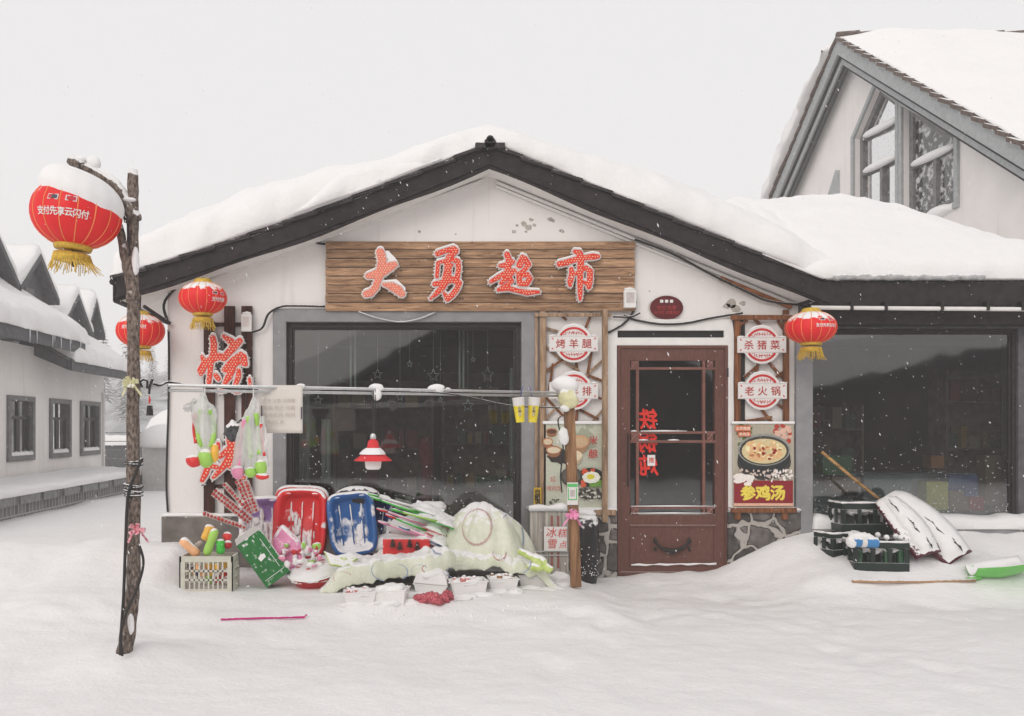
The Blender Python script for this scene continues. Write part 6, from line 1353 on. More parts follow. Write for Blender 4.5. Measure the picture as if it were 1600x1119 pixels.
for i, (a, b, w_, lab) in enumerate((((392, 815), (334, 768), .085, 'wide packet of candied haws leaning furthest left'), ((390, 800), (350, 756), .05, 'narrow packet of haws between the wide ones'), ((396, 802), (372, 750), .07, 'packet of haws rising highest in the carton'), ((402, 800), (384, 752), .06, 'rightmost packet of haws, reddest fruits'), ((385, 825), (318, 802), .045, 'low packet of haws lying over the toy crate'))):
    A, B = P(*a, 7.5-.03*i), P(*b, 7.6-.03*i); d = (B-A).normalized(); n = Vector((d.z, 0, -d.x)); L = (B-A).length
    t = thing('haw_packet', lab, 'snack', A, group='candied haw packets in the green carton')
    m = MB()
    def f(u, v): return A+d*L*u+n*w_*(v-.5)+Vector((0, -.016*math.sin(math.pi*v)*(1 if 0 < u < 1 else .1), 0))
    m.grid(f, 14, 6); b0 = len(m.v); m.grid(lambda u, v: f(u, v)+Vector((0, .03*math.sin(math.pi*v)+.002, 0)), 14, 6); m.build('wrapper', M['cello'], t, smooth=True)
    m = MB(); nn = int(L/.032); cols = 2 if w_ > .065 else 1
    for k in range(nn):
        for c_ in range(cols): m.ball(A+d*(L*(k+.6)/nn)+n*((c_-(cols-1)/2)*.034)+Vector((0, -.012, 0)), (.015*(.8+.4*((k*7+c_*3) % 5)/5), .012, .014*(.8+.4*((k*5+c_) % 4)/4)), 8, 6, jit=.5, seed=k+c_*9)
    m.build('haws', M['haw'], t, smooth=True, kind='stuff')
    m = MB(); m.tube([A, B+d*.01], .003, 5); m.build('skewer_stick', M['pine'], t)
# beige crate with toys
g = G(322, 924); s = g.y/F; cr_ = thing('beige_crate', 'pale beige plastic lattice crate full of bright toys', 'crate', g); W = 84*s; Hc = 58*s; Dc = .26; cx0, cy0, cz0 = g.x-W/2, g.y, g.z-.02
M['beige'] = plastic('beige_crate_plastic', 196, 194, 180, dust=.1)
def lattice(m, o, ux, uz, nx_, nz_, th, rim):
    W_, H_ = ux.length, uz.length; a, c = ux.normalized(), uz.normalized(); nrm = a.cross(c)
    def slab(x0, x1, z0, z1, t=th): m.prism([o+a*x0+c*z0, o+a*x1+c*z0, o+a*x1+c*z1, o+a*x0+c*z1], nrm*t)
    slab(0, W_, H_-rim, H_, th*1.6); slab(0, W_, 0, rim*.8); slab(0, rim, rim*.8, H_-rim); slab(W_-rim, W_, rim*.8, H_-rim)
    for i in range(1, nx_): x = rim+(W_-2*rim)*i/nx_; slab(x-.006, x+.006, rim*.8, H_-rim, th*.8)
    for j in range(1, nz_): z = rim*.8+(H_-1.8*rim)*j/nz_; slab(rim, W_-rim, z-.007, z+.007, th*.9)
for o, ux, nm in ((Vector((cx0, cy0, cz0)), Vector((W, 0, 0)), 0), (Vector((cx0+W, cy0+Dc, cz0)), Vector((-W, 0, 0)), 1), (Vector((cx0, cy0+Dc, cz0)), Vector((0, -Dc, 0)), 2), (Vector((cx0+W, cy0, cz0)), Vector((0, Dc, 0)), 3)):
    m = MB(); lattice(m, o, ux, Vector((0, 0, Hc)), 9 if nm < 2 else 6, 3, -.010, .045); m.build('crate_side', M['beige'], cr_)
def capsule(a, b, r_, mt, label, name='toy_mallet', cat='toy'):
    A, B = a, b; d = (B-A); m = MB(); pts = [A+d*t for t in (0, .04, .12, .3, .5, .7, .88, .96, 1)]; m.tube(pts, [r_*k for k in (.3, .7, .95, 1, .9, 1, .95, .7, .3)], 14); return m.build(name, mt, smooth=True, label=label, cat=cat, group='toys sticking out of the beige crate')
yc = cy0+.1
capsule(P(310, 868, yc), P(283, 842, yc), .040, M['peach'], 'peach coloured rounded toy leaning out of the crate corner'); capsule(P(322, 868, yc-.03), P(337, 826, yc-.03), .036, M['lime'], 'tall lime green rounded toy in the crate'); capsule(P(345, 866, yc), P(344, 842, yc), .036, M['green'], 'short green toy beside the red ball')
capsule(P(320, 845, yc+.08), P(330, 820, yc+.1), .042, M['yellowp'], 'orange-yellow toy at the back of the crate'); capsule(P(292, 862, yc+.08), P(316, 846, yc+.1), .02, M['cello'], 'clear wrapped snack lying across the crate')
m = MB(); m.ball(P(355, 838, yc+.06), .038, 14, 10); m.build('red_ball', M['redp'], smooth=True, label='small red ball on top of the toys', cat='ball')
m = MB(); m.ball(P(356, 851, yc+.03), .036, 14, 10); m.build('red_ball', plastic('dark_red_ball', 170, 30, 34), smooth=True, label='darker red ball wedged under the first', cat='ball')
rn = random.Random(12)
for k in range(18):
    ro, co = k//6, k % 6; c = Vector((cx0+.055+(W-.11)*(co+.5+rn.uniform(-.2, .2))/6, cy0+rn.uniform(.03, .12), cz0+.05+(Hc-.12)*(ro+.3)/3)); q_ = rn.randrange(6)
    capsule(c, c+Vector((rn.uniform(-.03, .03), 0, rn.uniform(.04, .08))), .024, [M['peach'], M['lime'], M['redp'], M['yellowp'], M['psled_n'], M['snowdust']][q_], ['peach', 'lime', 'red', 'orange-yellow', 'navy', 'white'][q_]+' toy behind the crate lattice, '+['bottom', 'middle', 'top'][ro]+' row, '+['leftmost', 'second from left', 'third from left', 'third from right', 'second from right', 'rightmost'][co])
# galvanised frosted cabinet with paper
fc = thing('ice_pop_freezer', 'narrow pale metal cabinet streaked with frost beside the front post', 'cabinet', P(858, 895, 7.95)); q = pr(828, 799, 889, 892, 7.92)
M['streak'] = mat('streaked_pale_metal', srgb(150, 146, 138), rough=.35, metal=.3, var=.35, scale=9, stretch=(6, 6, .25), dust=.1, col2=srgb(206, 200, 190))
m = MB(); m.box(q[0], q[1], 7.92, D-.08, q[2]-.05, q[3]); m.build('case', M['streak'], fc, bevel=.008)
m = MB(); m.box(q[0]-.01, q[1]+.01, 7.90, D-.075, q[3]-.0, q[3]+.02); m.build('lid', M['metal'], fc, bevel=.004)
for a in (862, 872): m = MB(); e = pr(a-1.5, 806, a+2, 888, 7.915); m.box(e[0], e[1], 7.912, 7.919, e[2], e[3]); m.build('door_strip', flat(150, 92, 84), fc)
m = MB()
for py in (868, 862): e = pr(832, py, 888, py+1.5, 7.9); m.tube([Vector((e[0], 7.905, e[3])), Vector((e[1], 7.905, e[3]))], .006, 6)
m.build('shelf_wire', M['metal'], fc)
m = MB(); m.tube([Vector((lerp(q[0], q[1], i/8), 8.0, q[3]+.022)) for i in range(9)], [.02, .03, .035, .03, .02, .03, .045, .05, .03], 8); m.build('snow', M['snow_soft'], fc, smooth=True)
pn = thing('ice_snow_notice', 'white paper with red handwritten characters for ice and snow on the metal cabinet', 'notice', P(868, 861, 7.88)); m = MB(); e = pr(850, 823, 886, 861, 7.88); m.box(e[0], e[1], 7.88, 7.883, e[2], e[3]); m.build('sheet', M['signwhite'], pn)
m = MB(); put_text(m, '冰', P(862, 832, 7.877), 17*7.9/F, bold=.005, shear=.15); put_text(m, '雪', P(863, 850, 7.877), 16*7.9/F, bold=.005, shear=.1); put_text(m, '糕', P(879, 833, 7.877), 15*7.9/F, shear=.15); put_text(m, '点', P(880, 851, 7.877), 13*7.9/F, shear=.1); m.build('lettering', flat(206, 74, 74), pn)
# black bag
bb = thing('black_bin_bag', 'tall black plastic sack speckled with snow beside the door', 'sack', P(920, 905, 7.8)); m = MB()
c = P(918, 905, 7.85); s = 7.85/F
m.lathe([(14*s, -.03), (17*s, 10*s), (18.5*s, 40*s), (18*s, 80*s), (16*s, 96*s), (9*s, 104*s), (1*s, 106*s)], c, 26, sy=.8)
for i, v in enumerate(m.v): k = 1+.09*fb(v.x*14, v.z*4, 3); m.v[i] = Vector((c.x+(v.x-c.x)*k, c.y+(v.y-c.y)*k, v.z))
M['binbag'] = mat('black_polythene', (.018, .016, .018), rough=.3, var=.3, bump=.8, bscale=14, dust=.42, dscale=26, stretch=(1, 1, .5)); m.build('sack_body', M['binbag'], bb, smooth=True)
m = MB(); rn = random.Random(2)
for k in range(60): a = rn.uniform(-2.6, -.5); z = rn.uniform(5, 60)*rn.random(); m.ball(c+Vector((18.3*s*math.cos(a), .8*18.6*s*math.sin(a), z*s+.03)), (rn.uniform(.002, .007), .003, rn.uniform(.002, .006)), 6, 4)
m.ball(c+Vector((-.01, 0, 104*s)), (.09, .07, .035), jit=.3); m.build('snow_specks', M['snow_soft'], bb, smooth=True, kind='stuff')
# bags of toys hanging from the rail
def toy_bag(px, label, parts, bag_pts):
    Y = rail(px).y; t = thing('hanging_toy_bunch', label, 'toys', P(px, 750, Y), group='bunches of snow toys hanging from the rail')
    for nm, mt, pts, r_ in parts:
        m = MB()
        if len(pts) == 1: m.ball(P(*pts[0], Y-.02), r_, 14, 10, jit=.12)
        else: m.tube(spline([P(a, b, Y+(.02 if i_ % 2 else -.02)) for i_, (a, b) in enumerate(pts)], 5), r_, 9)
        m.build(nm, mt, t, smooth=True)
    for bi, (pts, rs) in enumerate(bag_pts):
        m = MB(); ctr = spline([P(a, b, Y) for a, b in pts], 6); n_ = len(ctr)
        def bagp(u, v):
            f_ = v*(n_-1); k_ = min(n_-2, int(f_)); c_ = ctr[k_].lerp(ctr[k_+1], f_-k_); q_ = v*(len(rs)-1); r0 = rs[min(len(rs)-2, int(q_))]; r1 = rs[min(len(rs)-1, int(q_)+1)]; r_ = lerp(r0, r1, q_-int(q_)) if int(q_) < len(rs)-1 else rs[-1]
            th = 2*math.pi*u; fo = 1+.22*math.sin(5*th+4*v+bi)*(1-v*.5)+.16*math.sin(9*th-6*v)*(1-v)+.35*fb(math.cos(th)*2+bi, math.sin(th)*2, v*5, 3)
            return c_+Vector((math.cos(th)*r_*fo, math.sin(th)*r_*fo*.6, .02*fb(math.cos(th)*3, v*6, bi)))
        m.grid(bagp, 36, 26); m.build('plastic_bag', M['bagw'], t, smooth=True)
    m = MB(); m.tube([P(px, 622, Y), rail(px)], .004, 5); m.build('string', M['white'], t)
M['bagw'] = mat('cloudy_plastic_bag', (.84, .84, .82), rough=.3, var=.04, alpha=.55, bump=1, bscale=30)
toy_bag(320, 'bunch of lime and red snow toys in a cloudy bag hanging nearer the log pole', [('toy_loop', M['lime'], [(314, 640), (308, 660), (312, 690), (320, 700)], .016), ('toy_loop', M['lime'], [(326, 640), (334, 660), (332, 690), (322, 702)], .016), ('toy_stick', M['redp'], [(305, 645), (303, 670), (306, 692)], .011), ('toy_ball', M['redp'], [(303, 720)], (.05, .04, .042)), ('toy_mould', M['lime'], [(322, 716)], (.05, .045, .06)), ('toy_mould', M['yellowp'], [(336, 708)], (.025, .03, .06))],
        [([(318, 612), (317, 625), (318, 645), (322, 680), (322, 722)], [.006, .02, .06, .065, .055, .03]), ([(308, 625), (296, 635), (293, 642)], [.012, .03, .02])])
toy_bag(396, 'bunch of lime, red and pink snow toys in white bags hanging beside the cardboard notice', [('toy_stick', M['lime'], [(388, 650), (390, 690), (392, 715)], .017), ('toy_stick', M['lime'], [(400, 645), (404, 685), (406, 710)], .017), ('toy_stick', M['redp'], [(408, 662), (410, 690), (413, 712)], .010), ('toy_stick', M['pinkp'], [(382, 655), (378, 690), (372, 735)], .016), ('toy_ball', M['redp'], [(410, 744)], (.045, .035, .024)), ('toy_mould', M['lime'], [(408, 730)], (.04, .035, .05)), ('toy_mould', M['pinkp'], [(372, 738)], (.042, .035, .045)), ('toy_mould', M['lime'], [(392, 738)], (.04, .035, .035)), ('toy_knob', M['black'], [(392, 660)], (.012, .012, .035))],
        [([(397, 620), (395, 635), (392, 650), (392, 690), (392, 740)], [.006, .02, .035, .05, .055, .04]), ([(406, 650), (408, 690), (408, 730)], [.02, .04, .045]), ([(380, 660), (375, 700), (372, 740)], [.02, .03, .045])])
# dark toy ball/glove bundle in front of the slats
m = MB(); c = P(366, 674, 7.6); m.ball(c, (.085, .07, .085), 18, 12, jit=.35, js=14); m.bar(c+Vector((.02, 0, .05)), P(386, 650, 7.6), .035, .03); m.build('black_fur_hat', mat('dark_grey_fur', (.07, .07, .075), rough=.95, var=.9, scale=22, bump=1, dust=.16, dscale=24), smooth=True, label='dark furry bundle with a stick hanging in front of the slats', cat='hat')
m = MB(); m.tube([P(384, 648, 7.6), rail(384)+Vector((0, .02, 0))], .004, 5); m.build('hook_string', M['black'], label='thin black string holding the furry bundle', cat='string')
# pink stick on the snow
a, b = G(345, 971), G(475, 968); m = MB(); m.tube([a+Vector((0, 0, .012)), (a+b)/2+Vector((0, 0, .016)), b+Vector((0, 0, .016)), b+Vector((.015, .02, .03))], .009, 8); m.build('pink_stick', plastic('magenta_plastic', 206, 44, 130, dust=.05), smooth=True, label='thin magenta plastic stick lying on the snow in the foreground', cat='stick')

# ================================================================ RIGHT: crates, pusher, shovel
M['crateg'] = plastic('dark_green_crate', 34, 46, 42, dust=.17, ds=30)
def beer_crate(g, W, Hh, Dd, yaw, label, bottles=True):
    t = thing('bottle_crate', label, 'crate', g, group='dark green bottle crates in the snow'); T = Matrix.Translation(g)@Matrix.Rotation(R(yaw), 4, 'Z')
    def side(o, ux):
        m = MB(); a = ux.normalized(); c = Vector((0, 0, 1)); L = ux.length; n = a.cross(c)*-.014
        def sl(x0, x1, z0, z1): m.prism([o+a*x0+c*z0, o+a*x1+c*z0, o+a*x1+c*z1, o+a*x0+c*z1], n)
        k = 3 if L > .35 else 2; sl(0, L, 0, Hh*.34); sl(0, L, Hh*.80, Hh)
        for i in range(k+1): x = (L-.035)*i/k; sl(x, x+.035, Hh*.34, Hh*.80)
        m.xf(T); return m.build('crate_side', M['crateg'], t, bevel=.004)
    side(Vector((-W/2, 0, 0)), Vector((W, 0, 0))); side(Vector((W/2, Dd, 0)), Vector((-W, 0, 0))); side(Vector((-W/2, Dd, 0)), Vector((0, -Dd, 0))); side(Vector((W/2, 0, 0)), Vector((0, Dd, 0)))
    m = MB(); m.box(-W/2+.015, W/2-.015, .015, Dd-.015, .01, .03)
    for i in range(1, 4): m.box(-W/2+W*i/4-.003, -W/2+W*i/4+.003, .015, Dd-.015, .03, Hh*.6)
    m.xf(T); m.build('crate_floor', M['crateg'], t)
    m = MB(); m.grid(lambda u, v: Vector((lerp(-W/2+.016, W/2-.016, u), lerp(.016, Dd-.016, v), Hh*.70+.04*fb(u*5+yaw, v*5)+.02*math.sin(u*25)*math.sin(v*20))), 24, 16); m.xf(T); m.build('snow_fill', M['snow_soft'], t, smooth=True)
    if bottles:
        for i in range(4):
            for j in range(3):
                if (i*3+j) % 4 == 3: continue
                c = Vector((-W/2+W*(i+.5)/4, Dd*(j+.5)/3, Hh*.1)); m = MB(); m.lathe([(.028, 0), (.030, .02), (.030, Hh*.6), (.013, Hh*.85), (.013, Hh*1.02), (.002, Hh*1.03)], c, 12); m.xf(T); bo = m.build('bottle', M['bottleg'], t, smooth=True)
                m = MB(); m.ball(c+Vector((0, 0, Hh*1.04)), (.024, .024, .022), 10, 6, jit=.2); m.xf(T); m.build('bottle_snow', M['snow_soft'], bo, smooth=True)
    m = MB()
    for (a, b) in (((-W/2, .0), (W/2, .0)), ((-W/2, 0), (-W/2, Dd)), ((W/2, 0), (W/2, Dd))):
        m.tube([Vector((lerp(a[0], b[0], i/8), lerp(a[1], b[1], i/8), Hh+.003)) for i in range(9)], [.006+.006*abs(math.sin(i*2.3+W*9)) for i in range(9)], 6)
    m.xf(T); m.build('rim_snow', M['snow_soft'], t, smooth=True)
    return t
M['bottleg'] = mat('green_bottle_glass', (.02, .07, .03), rough=.12, var=.1, spec=.6, dust=.2)
g1 = G(1378, 894); beer_crate(g1+Vector((0, 0, -.02)), 84*7.42/F, 50*7.42/F, .27, -6, 'front green bottle crate with snowy bottles and a blue can pack')
g2 = P(1356, 836, 7.95); beer_crate(g2, 82*7.95/F, 50*7.95/F, .24, 3, 'upper green crate stacked below the wing window, the wooden handle behind it', False)
g3 = P(1322, 868, 7.82); beer_crate(g3+Vector((0, 0, -.02)), 52*7.9/F, 38*7.9/F, .22, 22, 'small snowed-in green crate at the left under the stack', False)
m = MB(); m.ball(P(1350, 880, 8.0), (.30, .25, .20), 24, 12, jit=.2); m.build('crate_drift', M['snow'], smooth=True, kind='stuff', label='drift of snow packed under the crates', cat='snow')
bp_ = thing('blue_drink_pack', 'small blue cylinder-shaped drink pack lying in the front crate under snow', 'can', P(1352, 856, 7.45)); cA, cB = P(1332, 846, 7.46), P(1370, 848, 7.46)
m = MB(); m.tube([cA, cB], .045, 16); m.build('can_body', plastic('blue_can', 66, 130, 186, dust=.12), bp_, smooth_angle=40)
m = MB(); m.tube([lerp(cA, cB, .32), lerp(cA, cB, .52)], .0465, 16); m.build('white_band', M['signwhite'], bp_, smooth_angle=40)
m = MB(); m.tube([cA+Vector((-.02, 0, .03)), lerp(cA, cB, .3)+Vector((0, 0, .05)), lerp(cA, cB, .7)+Vector((0, 0, .045)), cB+Vector((0, 0, .03))], [.03, .03, .024, .01], 9, jit=.3); m.ball(cA+Vector((-.01, 0, .0)), (.04, .05, .05), jit=.3); m.build('snow', M['snow_soft'], bp_, smooth=True)
# big snow pusher leaning with long wooden handle
M['maroon'] = plastic('maroon_plastic', 84, 30, 42, dust=.34, ds=45)
M['yellowwood'] = wood_mat('honey_handle', srgb(150, 110, 66), srgb(196, 156, 104), 'X', scale=.6)
def plank_sled(top, bot, w_, label, curve, mt, hnd=None, thick=.03):
    A, B = top, bot; d = B-A; L = d.length; d = d.normalized(); side_ = Vector((1, -.15, .0)); side_ = (side_-d*side_.dot(d)).normalized(); n = d.cross(side_).normalized()
    if n.y > 0: n = -n
    t = thing('snow_pusher', label, 'snow pusher', B, group='snow-covered pushers leaning by the wing window')
    ww = lambda u: w_*(.62+.55*math.sin(math.pi*(.12+.7*u))**1.0)*(1 if u > .06 else .7+5*u)
    f = lambda u, v, o: A+d*L*u+side_*ww(u)*(v-.5)+n*(curve*math.sin(math.pi*u)+o-.03*(2*v-1)**2)
    m = MB(); m.grid(lambda u, v: f(u, v, 0), 24, 8); q = m.build('blade', mt, t, smooth=True); so = q.modifiers.new('t', 'SOLIDIFY'); so.thickness = thick; so.offset = 0
    m = MB(); m.grid(lambda u, v: f(u*.985+.02*fb(v*5, u*3, w_*7)*(u > .9), lerp((.10 if hnd is None else .22)+.10*fb(u*7, w_*30), .94+.06*fb(u*8, 3+w_*9), v), .012+.038*math.sin(math.pi*v)**.5*min(1, math.sin(math.pi*min(.999, u*.96+.02))*3)+.008*fb(u*9, v*4, w_*9)), 40, 14); m.build('blade_snow', M['snow_soft'], t, smooth=True)
    m = MB(); 
    for u0, u1, v in ((.08, .34, .40), (.46, .74, .5), (.80, .97, .62)):
        m.tube([f(lerp(u0, u1, k/6), v+.02*math.sin(k*1.7+u0*9), .050) for k in range(7)], [.002, .005, .008, .004, .009, .006, .002], 6)
    m.build('slot', M['black'], t)
    return t, f
t1, f1 = plank_sled(P(1391, 772, 8.08), P(1500, 872, 7.62), .30, 'wider snow-covered pusher blade with a dark seam, leaning in front', .05, M['maroon'])
t2, f2 = plank_sled(P(1383, 778, 7.95), P(1452, 866, 7.55), .24, 'narrower snow pusher with maroon underside showing at its left edge', .04, M['maroon'], hnd=1)
m = MB(); A, B = P(1284, 706, 8.1), P(1386, 790, 7.98); m.tube([A, lerp(A, B, .5)+Vector((0, 0, -.006)), B], .014, 9); m.build('wooden_handle', M['yellowwood'], t2, smooth=True)
# green shovel lying
gs = thing('green_snow_shovel', 'bright green snow shovel with long wooden handle lying on the snow', 'shovel', G(1430, 912))
a, b = G(1332, 911), G(1524, 911); m = MB(); m.tube([a+Vector((0, 0, .012)), (a+b)/2+Vector((0, 0, .010)), b+Vector((0, 0, .022))], .015, 9); m.build('wooden_handle', mat('pale_brown_handle', srgb(176, 142, 112), rough=.8, var=.15, dust=.25, dscale=30), gs, smooth=True)
g = b+Vector((-.02, 0, .02))
def bl(u, v):
    wv = .10+.09*min(1, u*2.6); return g+Vector((.50*u, (v-.5)*2*wv*.9+.02, .035+.065*u+.075*abs(2*v-1)**2.2-.045*math.sin(math.pi*u)*(1-abs(2*v-1))))
m = MB(); m.grid(bl, 18, 16); q = m.build('blade', plastic('vivid_green_plastic', 112, 192, 94, dust=.2, ds=14), gs, smooth=True); so = q.modifiers.new('t', 'SOLIDIFY'); so.thickness = .008
m = MB(); m.tube([g+Vector((-.03, .02, .0)), g+Vector((.07, .02, .035))], [.022, .03], 10); m.build('socket', bpy.data.materials['vivid_green_plastic'], gs, smooth=True)
m = MB(); m.grid(lambda u, v: bl(lerp(.45, 1, u), lerp(.25, .9, v))+Vector((0, 0, .006+.03*math.sin(math.pi*u)*math.sin(math.pi*v)*(1+fb(u*4, v*4)))), 14, 12); m.build('blade_snow', M['snow_soft'], gs, smooth=True)

# ================================================================ INSIDE THE WINDOWS
M['sage'] = mat('sage_curtain', (.38, .42, .38), rough=.9, var=.15, scale=6, stretch=(8, 8, .3)); M['dimwood'] = mat('dim_shelf_wood', (.16, .12, .09), rough=.8, var=.3)
for i, (a, b, t, c, Y, lab) in enumerate(((468, 484, 600, 800, 8.6, 'pale sage curtain strip nearest the left edge inside the big window'), (503, 517, 655, 760, 8.8, 'narrow sage curtain strip further inside the big window'), (797, 806, 575, 740, 8.6, 'pale curtain strip at the right edge inside the big window'), (1566, 1584, 520, 705, 8.6, 'pale blue-green curtain strip at the right edge of the wing window'))):
    m = MB(); m.grid(lambda u, v: P(lerp(a, b, u), lerp(c, t, v), Y)+Vector((0, .02*math.sin(u*14), 0)), 16, 4); o = m.build('curtain', M['sage'], smooth=True, label=lab, cat='curtain'); so = o.modifiers.new('t', 'SOLIDIFY'); so.thickness = .004
for i, px in enumerate((548, 555, 718, 724)):
    m = MB(); q = pr(px-1.5, 512, px+1.5, 608, 8.7); m.box(q[0], q[1], 8.69, 8.71, q[2], q[3]+.1); m.build('ceiling_strip', M['dimwood'] if 0 else M['sage'], label=['thin pale hanging strip left of its twin in the big window', 'thin pale hanging strip right of its twin in the big window', 'thin pale strip, left of the pair nearer the trellis', 'thin pale strip, right of the pair nearer the trellis'][i], cat='strip')
M['tinsel'] = mat('silver_wire_star', (.6, .66, .66), rough=.3, metal=.5)
for i, (px, py, r_) in enumerate(((590, 585, 8), (640, 569, 6), (677, 587, 10), (762, 586, 13), (497, 625, 7), (625, 620, 8), (731, 634, 10), (688, 625, 5), (739, 562, 4), (679, 517, 4))):
    Y = 8.45; c = P(px, py, Y); s = Y/F; pts = [c+Vector(((r_ if k % 2 == 0 else r_*.42)*s*math.sin(math.pi*k/5)*(.75 if i % 2 else 1), 0, (r_ if k % 2 == 0 else r_*.42)*s*math.cos(math.pi*k/5))) for k in range(10)]
    m = MB(); m.tube(pts+[pts[0]], .0045, 5); m.tube([pts[0], Vector((pts[0].x, Y, P(0, 505, Y).z+.05))], .0012, 4)
    m.build('wire_star', M['tinsel'], label=['silver wire star above the red lamp', 'small silver star high between lamp and window centre', 'narrow tall silver star over the middle of the rail', 'largest silver star near the right side of the window', 'silver star just right of the cardboard notice', 'silver star behind the rail, right of the lamp cord', 'silver star below the rail at the right', 'tiny silver star touching the rail', 'tiny star high at the right of the window', 'tiny star right under the window head'][i], cat='star', group='wire stars hanging inside the big window')
# shelving and goods inside
def shelf(x0, x1, y, z1, n, label, seed, dark=1.0):
    t = thing('goods_shelf', label, 'shelf', Vector(((x0+x1)/2, y, 0))); rn = random.Random(seed)
    m = MB(); m.box(x0, x1, y+.3, y+.33, -.05, z1)
    for s in (x0, x1-.03): m.box(s, s+.03, y, y+.3, -.05, z1)
    m.build('shelf_frame', M['dimwood'], t)
    for k in range(n):
        z = z1*(k+.3)/n; m = MB(); m.box(x0+.03, x1-.03, y, y+.3, z, z+.02); bd = m.build('shelf_board', M['dimwood'], t); x = x0+.06; m = MB(); m.m = 0
        while x < x1-.15:
            w_ = rn.uniform(.05, .16); h = rn.uniform(.08, .24); m.m = rn.randrange(5); m.box(x, x+w_, y+.02, y+.2, z+.021, z+.021+h); x += w_+rn.uniform(.01, .05)
        m.build('goods', [flat(120, 44, 40), flat(150, 140, 120), flat(70, 92, 84), flat(66, 50, 42), flat(150, 120, 60)], bd, kind='stuff')
shelf(-.95, .2, 10.2, 1.9, 4, 'dim shelf of goods in the back left of the big room', 3); shelf(.3, 1.3, 10.4, 2.0, 4, 'dim shelf of goods in the back right of the big room', 4)
shelf(3.75, 5.0, 10.0, 1.6, 4, 'dim bottle shelf behind the left part of the wing window', 5); shelf(5.5, 6.6, 9.3, 1.95, 4, 'crowded shelf behind the right part of the wing window', 6)
ct_ = thing('low_counter', 'low pale counter standing behind the wing window', 'counter', (4.6, 8.75, 0)); m = MB(); m.box(3.7, 5.9, 8.75, 9.1, -.05, P(0, 740, 8.75).z); m.build('counter_front', mat('dull_counter_blue', (.20, .23, .25), rough=.7, var=.4, scale=4), ct_)
for i, (a, t, b, c, col, lab) in enumerate(((1448, 753, 1482, 797, (190, 188, 80), 'yellow carton'), (1482, 742, 1508, 766, (72, 94, 140), 'blue carton'), (1508, 742, 1528, 776, (74, 98, 150), 'tall blue carton'), (1515, 776, 1538, 798, (168, 60, 72), 'red tin'), (1484, 766, 1514, 798, (124, 112, 90), 'tan carton'), (1448, 786, 1480, 800, (84, 150, 80), 'green tin'), (1286, 712, 1332, 742, (76, 118, 84), 'green packet'), (1300, 745, 1345, 770, (140, 120, 110), 'pale packet'), (1350, 742, 1425, 790, (110, 124, 130), 'grey carton'), (1540, 712, 1584, 790, (128, 108, 84), 'brown carton'), (1455, 712, 1476, 732, (150, 100, 60), 'orange packet'))):
    Y = 8.5+.01*i; q = pr(a, t, b, c, Y); m = MB(); m.box(q[0], q[1], Y, Y+.15, q[2], q[3]); m.build('goods_carton', flat(*col), label=lab+' stacked behind the wing window pane', cat='carton', bevel=.004, group='cartons behind the wing window')
cn = thing('window_counter', 'dark counter with jars and a glass behind the lower big window', 'counter', (.4, 8.7, 0)); m = MB(); m.box(-.9, 1.0, 8.75, 9.1, -.05, P(0, 790, 8.75).z); m.build('counter_body', M['dimwood'], cn)
for i, (px, py, r_, h, lab) in enumerate(((692, 790, 7, 22, 'clear glass jar on the window counter'), (640, 790, 6, 16, 'short glass jar on the window counter'), (775, 800, 14, 30, 'beige pot on the window counter'))):
    Y = 8.8; s = Y/F; m = MB(); m.lathe([(r_*s*.8, 0), (r_*s, h*s*.5), (r_*s, h*s)], P(px, py, Y), 16); m.build('glass_jar', flat(146, 146, 136), smooth_angle=40, label=lab, cat='jar')
m = MB(); rn = random.Random(4)
for k in range(50): m.ball(P(rn.uniform(745, 805), rn.uniform(745, 758), rn.uniform(8.7, 8.85)), (.03, .02, .012), 7, 5, jit=.4, seed=k)
m.build('green_garland', mat('green_garland', (.05, .16, .07), rough=.8, var=.4), label='green leafy garland at the right end of the big window counter', cat='garland')
m = MB(); m.tube(spline([Vector((.10, 9.6, .5)), Vector((.12, 9.6, .9)), Vector((.10, 9.6, 1.25))], 4), .07, 10, jit=.5); m.build('red_garment', mat('dim_red_cloth', (.20, .03, .03), rough=.9, var=.4), smooth=True, label='dim red garment hanging deep inside the shop', cat='garment')
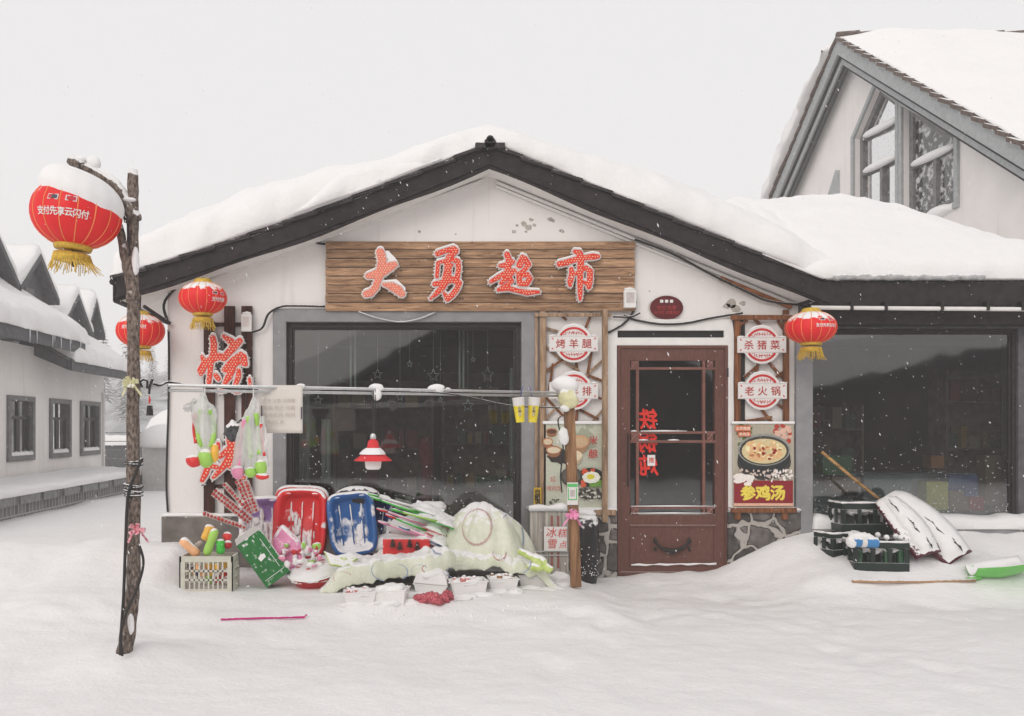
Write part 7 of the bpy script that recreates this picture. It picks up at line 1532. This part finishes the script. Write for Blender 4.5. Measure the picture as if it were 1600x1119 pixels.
# snowflakes and rime stuck to the panes
def specks(px0, px1, py0, py1, n, seed, label, r0=.5, r1=1.6, bias=2.2):
    rn = random.Random(seed); m = MB()
    for k in range(n):
        x = rn.uniform(px0, px1); y = py1-(py1-py0)*rn.random()**bias; r_ = rn.uniform(r0, r1)*.8/170; m.ball(P(x, y, D+.045), (r_*rn.uniform(.7, 1.3), r_*.5, r_), 6, 4)
    m.build('pane_snow', M['snow_soft'], kind='stuff', label=label, cat='snow')
specks(465, 802, 700, 822, 150, 1, 'snow specks stuck to the big window pane'); specks(470, 500, 690, 780, 22, 5, 'snow specks on the left edge of the big pane', bias=1); specks(1270, 1585, 700, 800, 260, 2, 'snow specks stuck to the wing window pane', .4, 1.1); specks(1270, 1292, 600, 740, 26, 7, 'snow specks at the left edge of the wing pane', .4, 1.2, 1)
# falling snow
m = MB(); rn = random.Random(99)
for k in range(3000):
    y = 2.2+9*rn.random(); x = (rn.uniform(-50, 1650)-CX)*y/F; z = H+(CY-rn.uniform(-50, 1150))*y/F
    if z < gz(x, y): continue
    r_ = rn.uniform(.0008, .0022)*(.7+y*.06); d = Vector((r_*1.2, 0, -r_*rn.uniform(1, 3.5))); c = Vector((x, y, z))
    m.add([c-d, c+Vector((r_, 0, r_*.3)), c+d, c-Vector((r_, 0, r_*.3)), c+Vector((0, r_, 0)), c-Vector((0, r_, 0))], [(0, 1, 4), (1, 2, 4), (2, 3, 4), (3, 0, 4), (1, 0, 5), (2, 1, 5), (3, 2, 5), (0, 3, 5)])
m.build('falling_snow', M['snow_soft'], kind='stuff', label='fine snowflakes falling through the air', cat='snow', loc=(0, 0, 0))
# ------------------------------------------------------------ snow-filled air
hz_ = bpy.data.materials.new('haze'); hz_.use_nodes = True; n_ = hz_.node_tree; n_.nodes.remove(n_.nodes['Principled BSDF'])
pv = n_.nodes.new('ShaderNodeVolumePrincipled'); pv.inputs['Color'].default_value = (.985, .98, .98, 1); pv.inputs['Density'].default_value = .0042
n_.links.new(pv.outputs[0], [x for x in n_.nodes if x.type == 'OUTPUT_MATERIAL'][0].inputs['Volume'])
m = MB(); m.box(-122, 82, -32, 157, -5, 28); m.build('haze', hz_, kind='stuff', loc=(0, 0, 0))
